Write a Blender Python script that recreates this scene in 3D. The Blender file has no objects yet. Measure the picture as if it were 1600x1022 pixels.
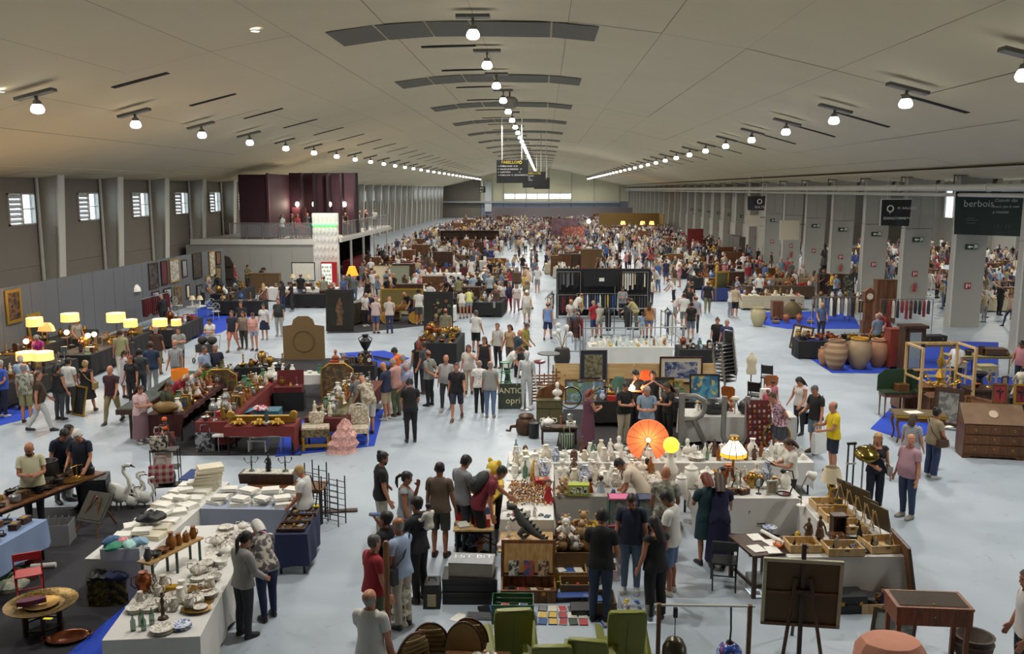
import bpy,bmesh,math,random
from math import cos,sin
import numpy as np
from mathutils import Vector,Matrix,Euler
PI=math.pi;D=bpy.data;SC=bpy.context.scene;COL=SC.collection
RN=random.Random(11);rad=math.radians
EXPOSURE=0.0;LAMP_W=400.;LAMP_SIDE=.8;LENS_E=7.;FLOOR_A='a8b2bc';FLOOR_B='9ba6b1'
# ---------- camera, world, exposure ----------
cam=D.cameras.new('camera');co=D.objects.new('camera',cam);COL.objects.link(co);SC.camera=co
cam.sensor_width=36;cam.lens=36*1400/1600;cam.clip_end=600
co.location=(0,0,6.7);co.rotation_euler=(rad(90-8.73),0,rad(2.0))
W=D.worlds.new('world');SC.world=W;W.use_nodes=True
bg=W.node_tree.nodes['Background'];bg.inputs[0].default_value=(.80,.90,1,1);bg.inputs[1].default_value=5.0
SC.view_settings.view_transform='Standard';SC.view_settings.look='None';SC.view_settings.gamma=1;SC.view_settings.use_curve_mapping=False
SC.view_settings.exposure=EXPOSURE
SC.cycles.max_bounces=5;SC.cycles.diffuse_bounces=3;SC.cycles.glossy_bounces=2;SC.cycles.transmission_bounces=4;SC.cycles.transparent_max_bounces=6
SC.cycles.use_denoising=True;SC.cycles.caustics_reflective=False;SC.cycles.caustics_refractive=False;SC.cycles.sample_clamp_indirect=8
# ---------- materials ----------
def lin(h):
 if isinstance(h,str):
  c=[int(h[i:i+2],16)/255 for i in(0,2,4)]
 else:c=list(h)
 return tuple(((v+.055)/1.055)**2.4 if v>.04045 else v/12.92 for v in c)+(1,)
MC={}
def M(h,rough=.65,metal=0.,var=.12,sc=9.,emit=0.,bump=0.):
 k=(h,rough,metal,var,sc,emit,bump)
 if k in MC:return MC[k]
 m=D.materials.new('paint_'+str(h));m.use_nodes=True;MC[k]=m;nt=m.node_tree;b=nt.nodes['Principled BSDF']
 c=lin(h);b.inputs['Base Color'].default_value=c;b.inputs['Roughness'].default_value=rough;b.inputs['Metallic'].default_value=metal
 m.diffuse_color=c
 if emit:b.inputs['Emission Color'].default_value=c;b.inputs['Emission Strength'].default_value=emit
 elif var:
  t=nt.nodes.new('ShaderNodeTexCoord');n=nt.nodes.new('ShaderNodeTexNoise');n.inputs['Scale'].default_value=sc;n.inputs['Detail'].default_value=2
  r=nt.nodes.new('ShaderNodeMix');r.data_type='RGBA';r.inputs[6].default_value=tuple(v*(1-var)for v in c[:3])+(1,);r.inputs[7].default_value=tuple(min(1,v*(1+var))for v in c[:3])+(1,)
  L=nt.links.new;L(t.outputs['Object'],n.inputs['Vector']);L(n.outputs['Fac'],r.inputs[0]);L(r.outputs[2],b.inputs['Base Color'])
  if bump:
   q=nt.nodes.new('ShaderNodeBump');q.inputs['Strength'].default_value=bump;q.inputs['Distance'].default_value=.02;L(n.outputs['Fac'],q.inputs['Height']);L(q.outputs[0],b.inputs['Normal'])
 return m
def MP(kind,h1,h2,sc=10.,h3=None,rough=.7,thr=.5,metal=0.):
 """patterned material: check, stripe, spots, floral, wood, speckle"""
 k=(kind,h1,h2,sc,h3,rough,thr)
 if k in MC:return MC[k]
 m=D.materials.new(kind+'_'+str(h1));m.use_nodes=True;MC[k]=m;nt=m.node_tree;N=nt.nodes.new;L=nt.links.new
 b=nt.nodes['Principled BSDF'];b.inputs['Roughness'].default_value=rough;b.inputs['Metallic'].default_value=metal
 t=N('ShaderNodeTexCoord');mx=N('ShaderNodeMix');mx.data_type='RGBA';mx.inputs[6].default_value=lin(h1);mx.inputs[7].default_value=lin(h2)
 m.diffuse_color=lin(h1);ob_=t.outputs['Object']
 def ramp(src,a,bb):
  r=N('ShaderNodeMapRange');r.inputs[1].default_value=a;r.inputs[2].default_value=bb;L(src,r.inputs[0]);return r.outputs[0]
 if kind=='check':
  ws=[]
  for d in 'XZ':
   w=N('ShaderNodeTexWave');w.bands_direction=d;w.inputs['Scale'].default_value=sc;L(ob_,w.inputs[0]);ws.append(ramp(w.outputs['Fac'],.45,.55))
  a=N('ShaderNodeMath');a.operation='ADD';L(ws[0],a.inputs[0]);L(ws[1],a.inputs[1]);h=N('ShaderNodeMath');h.operation='MULTIPLY';h.inputs[1].default_value=.5;L(a.outputs[0],h.inputs[0]);f=h.outputs[0]
 elif kind in('stripe','vstripe'):
  w=N('ShaderNodeTexWave');w.bands_direction='Z'if kind=='stripe'else 'X';w.inputs['Scale'].default_value=sc;L(ob_,w.inputs[0]);f=ramp(w.outputs['Fac'],thr-.05,thr+.05)
 elif kind=='spots':
  v=N('ShaderNodeTexVoronoi');v.inputs['Scale'].default_value=sc;L(ob_,v.inputs['Vector']);f=ramp(v.outputs['Distance'],thr*.7+.06,thr*.7-.06)
 elif kind=='wood':
  mp=N('ShaderNodeMapping');mp.inputs['Scale'].default_value=(1,1,.12)if thr<1 else(.12,1,1);L(ob_,mp.inputs[0])
  n=N('ShaderNodeTexNoise');n.inputs['Scale'].default_value=sc;n.inputs['Detail'].default_value=4;n.inputs['Distortion'].default_value=1.2;L(mp.outputs[0],n.inputs['Vector']);f=ramp(n.outputs['Fac'],.35,.65)
 else:
  n=N('ShaderNodeTexNoise');n.inputs['Scale'].default_value=sc;n.inputs['Detail'].default_value=3;n.inputs['Distortion'].default_value=.6;L(ob_,n.inputs['Vector']);f=ramp(n.outputs['Fac'],thr-.05,thr+.05)
 L(f,mx.inputs[0]);out=mx.outputs[2]
 if h3:
  v=N('ShaderNodeTexNoise');v.inputs['Scale'].default_value=sc*1.7;mp=N('ShaderNodeMapping');mp.inputs['Location'].default_value=(5,3,9);L(ob_,mp.inputs[0]);L(mp.outputs[0],v.inputs['Vector'])
  m2=N('ShaderNodeMix');m2.data_type='RGBA';m2.inputs[7].default_value=lin(h3);L(ramp(v.outputs['Fac'],.56,.6),m2.inputs[0]);L(out,m2.inputs[6]);out=m2.outputs[2]
 L(out,b.inputs['Base Color']);return m
def glass(h='e8f0f0',al=.25):
 k=('glass',h,al)
 if k in MC:return MC[k]
 m=D.materials.new('glass');m.use_nodes=True;MC[k]=m;nt=m.node_tree;b=nt.nodes['Principled BSDF']
 b.inputs['Base Color'].default_value=lin(h);b.inputs['Roughness'].default_value=.08;b.inputs['Alpha'].default_value=al;m.diffuse_color=lin(h);return m
WD=lambda a='5a3a22',b_='3c2413',sc=14:MP('wood',a,b_,sc,rough=.45)
# ---------- mesh building ----------
class MB:
 def __init__(s):s.v=[];s.f=[];s.m=[];s.sm=[]
 def add(s,vs,fs,mi=0,smooth=False,mat=None):
  o=len(s.v)
  if mat is not None:vs=[tuple(mat@Vector(p))for p in vs]
  s.v+=[tuple(p)for p in vs];s.f+=[tuple(i+o for i in f)for f in fs];s.m+=[mi]*len(fs);s.sm+=[smooth]*len(fs);return s
 def box(s,c,d,mi=0,rot=None,taper=1.,tx=None):
  x,y,z=d[0]/2,d[1]/2,d[2]/2;t=taper
  vs=[(-x*1,-y,-z),(x,-y,-z),(x,y,-z),(-x,y,-z),(-x*t,-y*t,z),(x*t,-y*t,z),(x*t,y*t,z),(-x*t,y*t,z)]
  fs=[(3,2,1,0),(4,5,6,7),(0,1,5,4),(1,2,6,5),(2,3,7,6),(3,0,4,7)]
  m=Matrix.Translation(c)@(Euler(rot).to_matrix().to_4x4()if rot else Matrix())
  return s.add(vs,fs,mi,False,m)
 def lathe(s,pr,seg=12,c=(0,0,0),mi=0,mat=None,smooth=True,sx=1.,sy=1.):
  vs=[];fs=[]
  for r,z in pr:
   for k in range(seg):
    a=2*PI*k/seg;vs.append((c[0]+r*sx*cos(a),c[1]+r*sy*sin(a),c[2]+z))
  for i in range(len(pr)-1):
   for k in range(seg):
    a=i*seg+k;b=i*seg+(k+1)%seg;fs.append((a,b,b+seg,a+seg))
  n=len(pr)
  if pr[0][0]>1e-4:fs.append(tuple(range(seg-1,-1,-1)))
  if pr[-1][0]>1e-4:fs.append(tuple((n-1)*seg+k for k in range(seg)))
  return s.add(vs,fs,mi,smooth,mat)
 def ell(s,c,r,mi=0,seg=10,rings=6,mat=None):
  pr=[(max(1e-5,sin(PI*i/rings)),-cos(PI*i/rings)*r[2])for i in range(rings+1)]
  return s.lathe([(a,z)for a,z in pr],seg,c,mi,mat,True,r[0],r[1])
 def tube(s,pts,r,seg=6,mi=0,cap=True,smooth=True):
  pts=[Vector(p)for p in pts];n=len(pts);rs=r if isinstance(r,(list,tuple))else[r]*n
  vs=[];fs=[];prev=None
  for i,p in enumerate(pts):
   d=(pts[min(i+1,n-1)]-pts[max(i-1,0)]);d=d.normalized()if d.length>1e-9 else Vector((0,0,1))
   u=(prev-d*prev.dot(d))if prev is not None else(Vector((0,0,1)).cross(d)if abs(d.z)<.9 else Vector((1,0,0)).cross(d))
   u=u.normalized()if u.length>1e-6 else Vector((1,0,0));prev=u;w=d.cross(u)
   for k in range(seg):
    a=2*PI*k/seg;vs.append(p+(u*cos(a)+w*sin(a))*rs[i])
  for i in range(n-1):
   for k in range(seg):
    a=i*seg+k;b=i*seg+(k+1)%seg;fs.append((a,b,b+seg,a+seg))
  if cap:fs+=[tuple(range(seg-1,-1,-1)),tuple((n-1)*seg+k for k in range(seg))]
  return s.add(vs,fs,mi,smooth)
 def ring(s,c,R_,r,seg=16,ts=6,mi=0,mat=None):
  vs=[];fs=[]
  for i in range(seg):
   a=2*PI*i/seg
   for k in range(ts):
    b=2*PI*k/ts;q=R_+r*cos(b);vs.append((c[0]+q*cos(a),c[1]+q*sin(a),c[2]+r*sin(b)))
  for i in range(seg):
   for k in range(ts):
    a=i*ts+k;b=i*ts+(k+1)%ts;a2=((i+1)%seg)*ts+k;b2=((i+1)%seg)*ts+(k+1)%ts;fs.append((a,a2,b2,b))
  return s.add(vs,fs,mi,True,mat)
 def prism(s,poly,z0,z1,mi=0,mat=None,smooth=False):
  n=len(poly);vs=[(p[0],p[1],z0)for p in poly]+[(p[0],p[1],z1)for p in poly]
  fs=[tuple(range(n-1,-1,-1)),tuple(range(n,2*n))]+[(i,(i+1)%n,n+(i+1)%n,n+i)for i in range(n)]
  return s.add(vs,fs,mi,smooth,mat)
 def loft(s,rings,mi=0,smooth=True,cap=True):
  n=len(rings[0]);vs=[p for r in rings for p in r];fs=[]
  for i in range(len(rings)-1):
   for k in range(n):
    a=i*n+k;b=i*n+(k+1)%n;fs.append((a,b,b+n,a+n))
  if cap:fs+=[tuple(range(n-1,-1,-1)),tuple((len(rings)-1)*n+k for k in range(n))]
  return s.add(vs,fs,mi,smooth)
 def mesh(s,name='mesh'):
  me=D.meshes.new(name);me.from_pydata(s.v,[],s.f)
  k=max(s.m)+1 if s.m else 1
  for _ in range(k):me.materials.append(None)
  me.polygons.foreach_set('material_index',s.m);me.polygons.foreach_set('use_smooth',s.sm)
  if any(s.sm):me.set_sharp_from_angle(angle=rad(42))
  me.update();return me
def ob(name,me,mats=None,parent=None,loc=(0,0,0),rot=(0,0,0),scale=None,**props):
 if isinstance(me,MB):me=me.mesh(name)
 o=D.objects.new(name,me);COL.objects.link(o);o.location=loc;o.rotation_euler=rot if isinstance(rot,(tuple,list))else(0,0,rot)
 if scale is not None:o.scale=scale if isinstance(scale,(tuple,list))else(scale,)*3
 if parent:o.parent=parent
 if mats is not None:
  if not isinstance(mats,(list,tuple)):mats=[mats]
  for i in range(len(o.material_slots)):
   sl=o.material_slots[i];sl.link='OBJECT';sl.material=mats[min(i,len(mats)-1)]
 for k,v in props.items():o[k]=v
 return o
BX,TU,LA,EL,RI,PZ,LO=[(lambda n:lambda*a,**k:getattr(MB(),n)(*a,**k))(n)for n in("box","tube","lathe","ell","ring","prism","loft")]
FL=lambda*a:MP('floral',*a)
ALL=[]
def tag(o,label,cat,group=None):
 o['label']=label;o['category']=cat
 if group:o['group']=group
 ALL.append(o);return o
def thing(name,label,cat,loc=(0,0,0),rz=0,group=None,scale=None):
 o=D.objects.new(name,None);COL.objects.link(o);o.location=loc;o.rotation_euler=(0,0,rz);o.empty_display_size=.1
 if scale:o.scale=(scale,)*3
 return tag(o,label,cat,group)
def st(name,mb,m,parent=None,**k):
 o=ob(name,mb,m,parent,**k);o['kind']='structure';return o
EX=Euler((PI/2,0,0)).to_matrix().to_4x4();TL=Matrix.Translation
def bulb(par,loc,e,col,size):
 L=D.lights.new('bulb','POINT');L.energy=e;L.color=col;L.shadow_soft_size=size;o=D.objects.new('bulb',L);COL.objects.link(o);o.parent=par;o.location=loc
MCACHE={}
def cm(key,fn):
 if key not in MCACHE:MCACHE[key]=fn().mesh(str(key[0]if isinstance(key,tuple)else key))
 return MCACHE[key]
# ---------- lamps of the hall (real high-bay fixtures) ----------
XR=-2.05;BAY=6.3
PROF=[(0,4.97),(1.5,4.97),(3,4.88),(5.5,4.55),(8,4.1),(10.5,3.5),(12.65,2.95),(15,2.3),(17,1.75),(19.5,1.15),(21.7,.68),(23.2,.5)]
def zc(u):
 u=abs(u)
 for(a,p),(b,q)in zip(PROF,PROF[1:]):
  if u<=b:return 6.7+p+(q-p)*(u-a)/(b-a)
 return 7.2
GREYM=M('6d6c66',.5,.3);LENS=D.materials.new('lamp_lens');LENS.use_nodes=True
_b=LENS.node_tree.nodes['Principled BSDF'];_b.inputs['Emission Color'].default_value=(1,.98,.94,1);_b.inputs['Emission Strength'].default_value=LENS_E
def hb_body():
 m=MB();m.lathe([(.05,.0),(.10,-.03),(.13,-.13),(.12,-.14)],14);return m
def hb_lens():return LA([(1e-5,-.40),(.11,-.39),(.17,-.35),(.19,-.28),(.16,-.19),(.12,-.135)],14)
def hb_plate(side):
 m=MB();m.box((0,0,.13),(1.15 if side else.95,.34,.09));m.box((0,0,.05),(.07,.07,.12));return m
lampdat=[]
def mklamp(x,y,tilt,row,k):
 z=zc(x-XR);dz=.42;t=thing('high_bay_lamp',f'round high bay ceiling lamp on grey bracket, {row}','ceiling lamp',(x,y,z-dz+.0),0,'high bay lamps of the hall ceiling')
 ob('bracket',cm(('bracket',tilt!=0),lambda:hb_plate(tilt!=0)),GREYM,t,(0,0,.1 if tilt==0 else.02),(0,tilt,0))
 ob('stem',cm('stem',lambda:TU([(0,0,0),(0,0,.22)],.025)),GREYM,t)
 h=ob('housing',cm('housing',hb_body),M('8a8a86',.4,.5),t)
 ob('lens',cm('lens',hb_lens),LENS,h)
 L=D.lights.new('lamp_light','AREA');L.shape='DISK';L.size=.46;L.energy=LAMP_W*(1 if tilt==0 else LAMP_SIDE);L.color=(1,.965,.90);L.spread=rad(165)
 lo=D.objects.new('lamp_light',L);COL.objects.link(lo);lo.parent=t;lo.location=(0,0,-.42)
for k in range(-2,30):
 y=26+BAY*k
 mklamp(-2.0,y,0,'ridge row',k)
 mklamp(-14.6,y,rad(-14),'left row',k);mklamp(10.15,y+.2,rad(14),'right row',k)
# ---------- floor ----------
def floor_mat():
 m=D.materials.new('painted_concrete');m.use_nodes=True;nt=m.node_tree;N=nt.nodes.new;L=nt.links.new;b=nt.nodes['Principled BSDF']
 t=N('ShaderNodeTexCoord')
 def noise(sc,det,dis=0):
  n=N('ShaderNodeTexNoise');n.inputs['Scale'].default_value=sc;n.inputs['Detail'].default_value=det;n.inputs['Distortion'].default_value=dis;L(t.outputs['Object'],n.inputs['Vector']);return n.outputs['Fac']
 def mr(s,a,b_,c,d):
  r=N('ShaderNodeMapRange');[r.inputs[i+1].__setattr__('default_value',v)for i,v in enumerate((a,b_,c,d))];L(s,r.inputs[0]);return r.outputs[0]
 m1=N('ShaderNodeMix');m1.data_type='RGBA';m1.inputs[6].default_value=lin(FLOOR_A);m1.inputs[7].default_value=lin(FLOOR_B);L(mr(noise(.35,5,.8),.35,.65,0,1),m1.inputs[0])
 m2=N('ShaderNodeMix');m2.data_type='RGBA';m2.inputs[7].default_value=lin('747a80');L(m1.outputs[2],m2.inputs[6]);L(mr(noise(2.3,6,2),.62,.75,0,.45),m2.inputs[0])
 L(m2.outputs[2],b.inputs['Base Color']);L(mr(noise(1.2,3),.3,.7,.32,.5),b.inputs['Roughness']);return m
fl=MB()
fl.add([(-30,-8,0),(66,-8,0),(66,225,0),(-30,225,0)],[(0,1,2,3)])
floor=st('floor',fl,floor_mat())
# ---------- ceiling: panels on a backing shell ----------
ceil=D.objects.new('ceiling',None);COL.objects.link(ceil);ceil['kind']='structure'
CM_=M('d2c4a4',.75,0,.05,.5)
us=[-23.2,-21.2,-18.6,-16,-13.3,-10.6,-8,-5.5,-2.75,0,2.75,5.5,8,10.6,13.3,16,18.6,21.2,24]
shell=MB()
prof=[(XR+u,zc(u)+.06)for u in sorted(set([-24.4]+us+[a for a,_ in PROF]+[-a for a,_ in PROF]))]
shell.add([(x,-9,z)for x,z in prof]+[(x,226,z)for x,z in prof],[(i,i+1,len(prof)+i+1,len(prof)+i)for i in range(len(prof)-1)],0,True)
st('backing_shell',shell,M('58544a',.9),ceil)
SOF=MB().add([(18,-9,7.6),(64,-9,7.6),(64,226,7.6),(18,226,7.6)],[(0,1,2,3)]).box((-23.8,108,7.7),(3,234,.1));st('soffit',SOF,CM_,ceil)
gy=[-8.5]+[15.0+12.6*i-.05 for i in range(-1,17)]
for a,b in zip(gy,gy[1:]):
 for i in range(len(us)-1):
  u0,u1=us[i],us[i+1];n=3;r=RN.uniform(-.006,.006);g=.006;ps=[]
  for j in range(n+1):
   u=u0+g+(u1-u0-2*g)*j/n;ps.append((XR+u,zc(u)+r))
  st('ceiling_panel',MB().add([(x,a+g,z)for x,z in ps]+[(x,b-g,z)for x,z in ps],[(j,j+1,n+2+j,n+1+j)for j in range(n)],0,True),CM_,ceil)
GR=M('6c685c',.8);GXS=[-6.6,-5.12,-3.6,-2.25,.21,1.65]
for k in range(15):
 y0=27.7+12.6*k
 for a,b in zip(GXS,GXS[1:]):
  za,zb=zc(a-XR)-.03,zc(b-XR)-.03;g=.03
  st('grille_panel',MB().add([(a+g,y0,za),(b-g,y0,zb),(b-g,y0+2.6,zb),(a+g,y0+2.6,za),(a+g,y0,za+.02),(b-g,y0,zb+.02),(b-g,y0+2.6,zb+.02),(a+g,y0+2.6,za+.02)],[(0,1,2,3),(7,6,5,4),(0,4,5,1),(1,5,6,2),(2,6,7,3),(3,7,4,0)]),GR,ceil)
DK=M('15130f',.9)
for k in range(26):
 for x0,x1,dy in((-13.7,-11.9,2.8),(10.9,12.9,2.4),(-4.3,-2.4,6.3)):
  y=25.9+BAY*k+dy;za,zb=zc(x0-XR)-.02,zc(x1-XR)-.02
  if x0==-4.3 and k%2:pass
  st('slot_vent',MB().add([(x0,y,za),(x1,y,zb),(x1,y+.3,zb),(x0,y+.3,za),(x0,y,za+.02),(x1,y,zb+.02),(x1,y+.3,zb+.02),(x0,y+.3,za+.02)],[(0,1,2,3),(7,6,5,4),(0,4,5,1),(1,5,6,2),(2,6,7,3),(3,7,4,0)]),DK,ceil)
# ---------- left wall: bays with window, columns, downpipes ----------
WL=M('7d766d',.7,0,.05,1);WHC=M('b9b6ac',.6,0,.05,1);FRM=M('c9c8c2',.4,.2)
wl=D.objects.new('wall_left',None);COL.objects.link(wl);wl['kind']='structure'
PANE=glass('cfe6ea',.35);LV=M('d8dadb',.5)
YC=[43.83+BAY*k for k in range(-8,29)]
for i,y in enumerate(YC):
# column, tapered, with front flange
 c=MB();c.add([(-24.9,y-.22,0),(-24.9,y+.22,0),(-24.15,y+.22,0),(-24.15,y-.22,0),(-24.9,y-.22,7.6),(-24.9,y+.22,7.6),(-23.75,y+.22,7.6),(-23.75,y-.22,7.6)],[(3,2,1,0),(4,5,6,7),(0,1,5,4),(1,2,6,5),(2,3,7,6),(3,0,4,7)])
 co_=st('column',c,WHC,wl);
 st('flange',MB().add([(-24.16,y-.3,0),(-24.16,y+.3,0),(-24.1,y+.3,0),(-24.1,y-.3,0),(-23.76,y-.3,7.6),(-23.76,y+.3,7.6),(-23.68,y+.3,7.6),(-23.68,y-.3,7.6)],[(3,2,1,0),(4,5,6,7),(0,1,5,4),(1,2,6,5),(2,3,7,6),(3,0,4,7)]),M('d2d0c8',.5,0,.03),co_)
 st('downpipe',TU([(-24.65,y-.55,0),(-24.65,y-.55,7.5)],.09,8),M('c4c2ba',.45),wl)
 if i+1<len(YC):
  a,b=y+.22,y+BAY-.22;w0,w1=y+3.35,y+5.55;z0,z1=5.02,6.52
  m=MB();X=-24.85;t=.2
  for(p,q,r,s_)in((a,b,0,3.0),(a,b,3.02,z0),(a,b,z1,7.6),(a,w0,z0,z1),(w1,b,z0,z1)):
   m.box((X,(p+q)/2,(r+s_)/2),(t,q-p,s_-r))
  st('wall_panel',m,WL,wl)
  f=MB()
  for(p,q,r,s_)in((w0,w1,z0,z0+.07),(w0,w1,z1-.07,z1),(w0,w0+.07,z0,z1),(w1-.07,w1,z0,z1),((w0+w1)/2-.05,(w0+w1)/2+.05,z0,z1)):f.box((-24.72,(p+q)/2,(r+s_)/2),(.12,q-p,s_-r))
  if y<160:
   wd=st('window_%d'%(i+1),f,FRM);mid=(w0+w1)/2
   for j in range(6):st('louvre',BX((0,0,0),(.16,mid-w0-.12,.13)),LV,wd,loc=(-24.8,(w0+mid)/2,z0+.2+j*.23),rot=(0,rad(35),0))
   st('pane',BX((-24.8,(mid+w1)/2,(z0+z1)/2),(.02,w1-mid-.1,z1-z0-.12)),PANE,wd)
   st('pane_bar',BX((-24.77,(mid+w1)/2,z0+.75),(.04,w1-mid-.1,.05)),FRM,wd)
# grey partition along the left wall
pt=D.objects.new('partition_left',None);COL.objects.link(pt);pt['kind']='structure';PG=M('5e6064',.6,0,.05,.7)
for k in range(26):st('partition_panel',BX((-20.5+RN.uniform(-.008,.008),31.4+k,1.5),(.07,.985,3.0)),PG,pt)
# ---------- right side: pillars, pipe, infill ----------
PW=M('a3a199',.6,0,.05,1);PLIST=[44.6+BAY*k for k in range(-5,28)];DJ=M('6a6964',.7)
wr=D.objects.new('wall_right',None);COL.objects.link(wr);wr['kind']='structure'
for i,y in enumerate(PLIST):
 m=MB();x0,x1=19.95,21.5
 m.add([(x0,y-.3,0),(x0,y+.3,0),(x1-.1,y+.3,0),(x1-.1,y-.3,0),(x0+.1,y-.3,4.54),(x0+.1,y+.3,4.54),(x1,y+.3,4.54),(x1,y-.3,4.54)],[(3,2,1,0),(4,5,6,7),(0,1,5,4),(1,2,6,5),(2,3,7,6),(3,0,4,7)])
 c=st('pillar',m,PW,wr)
 m=MB();m.box((20.42,y,6.07),(.74,.56,3.0));m.box((21.16,y,6.07),(.72,.56,3.0));m.prism([(0,0),(.5,1.0),(.5,0)],-.28,.28,0,TL((21.5,y,6.6))@EX);st('pillar_head',m,M('a3a198',.6,0,.05,1),c)
 st('corner_strip',BX((19.98,y-.31,3.75),(.05,.04,7.5)),M('d0cec6',.5),c)
 if 38<y<130:
  e=MB();e.box((0,0,0),(.62,.03,.26));sg=ob('exit_sign',e,M('0f3a20',.4));sg.location=(20.75,y-.345,3.95);tag(sg,'green emergency exit sign with white arrow on pillar face','exit sign','green exit signs on the pillars')
  a=PZ([(-.22,0),(-.1,.08),(-.1,.03),(.04,.03),(.04,-.03),(-.1,-.03),(-.1,-.08)],0,.008,0,EX);ob('arrow',a,M('e8efe8'),sg,(0,-.016,0))
  d=MB();
  for q in((.12,0,.03,.2),(.26,0,.03,.2),(.19,.085,.14,.03),(.19,-.0,.05,.11),(.19,.06,.05,.04)):d.box((q[0],-.02,q[1]),(q[2],.01,q[3]))
  ob('door_mark',d,M('e8efe8'),sg)
  r=ob('fire_point_sign',BX((0,0,0),(.28,.02,.3)),M('9a2b30',.5),None,(20.7,y-.33,2.05));tag(r,'small red fire point sign on pillar face','sign','red fire point signs on the pillars');ob('pictogram',BX((-.05,-.012,0),(.07,.008,.2)).box((.07,-.012,.02),(.06,.008,.12)),M('e2d9d9'),r)
 if 45<y<82 and i%2==0:
  fx=thing('fire_extinguisher','red fire extinguisher hung on a white pillar','extinguisher',(20.7,y-.42,1.05),0,'red extinguishers on the pillars');ob('cylinder',LA([(.07,0),(.075,.04),(.075,.42),(.03,.5)],10),M('a5222a',.35),fx);ob('hose',TU([(0,0,.5),(.1,-.02,.5),(.12,-.02,.2)],.012),M('111111'),fx)
 if y>82:
  w=MB();
  w.box((20.8,y+BAY/2,1.6),(.15,BAY-.6,3.2));w.box((20.9,y+BAY/2,5.42),(.15,BAY-.6,4.35));st('infill_panel',w,M('a9a79e',.7,0,.05,1),wr)
  for q in(1.5,3.1,4.7):st('mullion',BX((20.8,y+q,5.4),(.06,.09,4.3)),M('c6c4bb',.6),wr)
pp=TU([(19.3,-8,6.78),(19.3,216,6.78)],.17,10);pipe=st('trim_1',pp,M('c9c7bd',.4,.1,.04));
pc=TU([(19.35,-8,6.45),(19.35,216,6.45)],.09,8);st('trim_2',pc,M('bdbbb1',.45,.1,.04))
for k in range(30):st('pipe_collar',LA([(.175,-.06),(.2,-.05),(.2,.05),(.175,.06)],10,mat=EX),M('d5d3c9',.4),pipe,loc=(19.3,20+k*5,6.78))
for k in range(22):
 ob('bracket',BX((0,0,.1),(.05,.08,.9)).box((.3,0,.5),(.65,.08,.06)),GREYM,pipe,(19.3,24.5+k*6.3,6.85))
# second hall beyond the pillars
w2=D.objects.new('wall_far_right',None);COL.objects.link(w2);w2['kind']='structure'
for k in range(16):
 y=14+BAY*k;m=MB();X=47
 for(p,q,r,s_)in((y,y+BAY,0,3.4),(y,y+BAY,6.7,7.6),(y,y+.9,3.4,6.7),(y+5.4,y+BAY,3.4,6.7)):m.box((X,(p+q)/2,(r+s_)/2),(.2,q-p-.02,s_-r))
 st('wall_panel',m,WHC,w2);wd=st('window_%d'%(60+k),BX((X,y+3.15,3.44),(.2,4.5,.08)).box((X,y+3.15,6.66),(.2,4.5,.08)).box((X,y+3.15,5.05),(.15,.08,3.2)).box((X,y+.94,5.05),(.2,.08,3.2)).box((X,y+5.36,5.05),(.2,.08,3.2)),FRM)
 for q in(y+2.02,y+4.28):st('pane',BX((X,q,5.05),(.02,2.1,3.1)),PANE,wd)
 st('column',BX((X-.5,y,3.8),(.8,.4,7.6)),WHC,w2)
st('wall_side_end',BX((34,114.2,3.8),(26,.2,7.6)),WL);st('wall_side_front',BX((43,-8,3.8),(46,.2,7.6)),WL)
for x in(29,38):
 for k in range(13):
  y=14+BAY*k*1.15;t=thing('high_bay_lamp','high bay lamp hanging in the side hall','ceiling lamp',(x,y,7.15),0,'high bay lamps of the side hall')
  ob('stem',cm('stem',None),GREYM,t,(0,0,.2));h=ob('housing',cm('housing',None),M('8a8a86',.4,.5),t);ob('lens',cm('lens',None),LENS,h)
  L=D.lights.new('lamp_light','AREA');L.shape='DISK';L.size=.46;L.energy=LAMP_W*.75;L.color=(1,.965,.90);L.spread=rad(165);lo=D.objects.new('lamp_light',L);COL.objects.link(lo);lo.parent=t;lo.location=(0,0,-.42)
# ---------- end wall and the wall behind ----------
we=D.objects.new('wall_end',None);COL.objects.link(we);we['kind']='structure';CR=M('dcd8ba',.7,0,.04,.3);Y=216.5
def endcol(x0,x1,z0,z1,m,n):st(n,BX(((x0+x1)/2,Y,(z0+z1)/2),(x1-x0-.1,.3,z1-z0)),m,we)
xs=[-25,-15,-9.6,-4.2,1.2,6.6,12,18,22]
for a,b in zip(xs,xs[1:]):
 lo_=M('8b93a0',.6,0,.05,.3)if a>-20 else WL
 endcol(a,b,0,3.9,lo_,'lower_panel')
 if-10<a<6:
  endcol(a,b,3.9,4.4,CR,'wall_panel');endcol(a,b,5.75,12,CR,'wall_panel')
  wd=st('window_%d'%(90+int(a)),BX(((a+b)/2,Y,4.45),(b-a,.3,.1)).box(((a+b)/2,Y,5.7),(b-a,.3,.1)).box(((a+b)/2,Y,5.1),(.2,.3,1.2)).box((a+.1,Y,5.1),(.3,.3,1.2)),FRM);
  for q in(.28,.72):st('pane',BX((a+(b-a)*q,Y,5.08),((b-a)*.4,.03,1.2)),PANE,wd)
 else:endcol(a,b,3.9,12,CR if a>-20 else WL,'wall_panel')
 st('mullion',BX((a,Y-.2,7.5),(.22,.2,8)),WHC,we)
st('end_column',BX((-13.2,Y-1,5),(1.6,.6,7)),M('c9ccd0',.6),we)
st('backing',BX((-1,Y+.3,1.9),(52,.2,3.9)).box((-1,Y+.3,9),(52,.2,6.4)),M('55524a'),we);st('end_ledge',BX((-3,Y-1.2,3.75),(42,.8,.35)),M('a3a7ab',.5),we)  # backing slab added unseen to stop sky light leaking between the panels
st('partition_end',BX((3.9,190,1.45),(29.5,.12,2.9)),M('6f6769',.7,0,.05,.3))
st('wall_back',BX((-2,-8.3,6),(48,.3,12)),WL)
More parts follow.
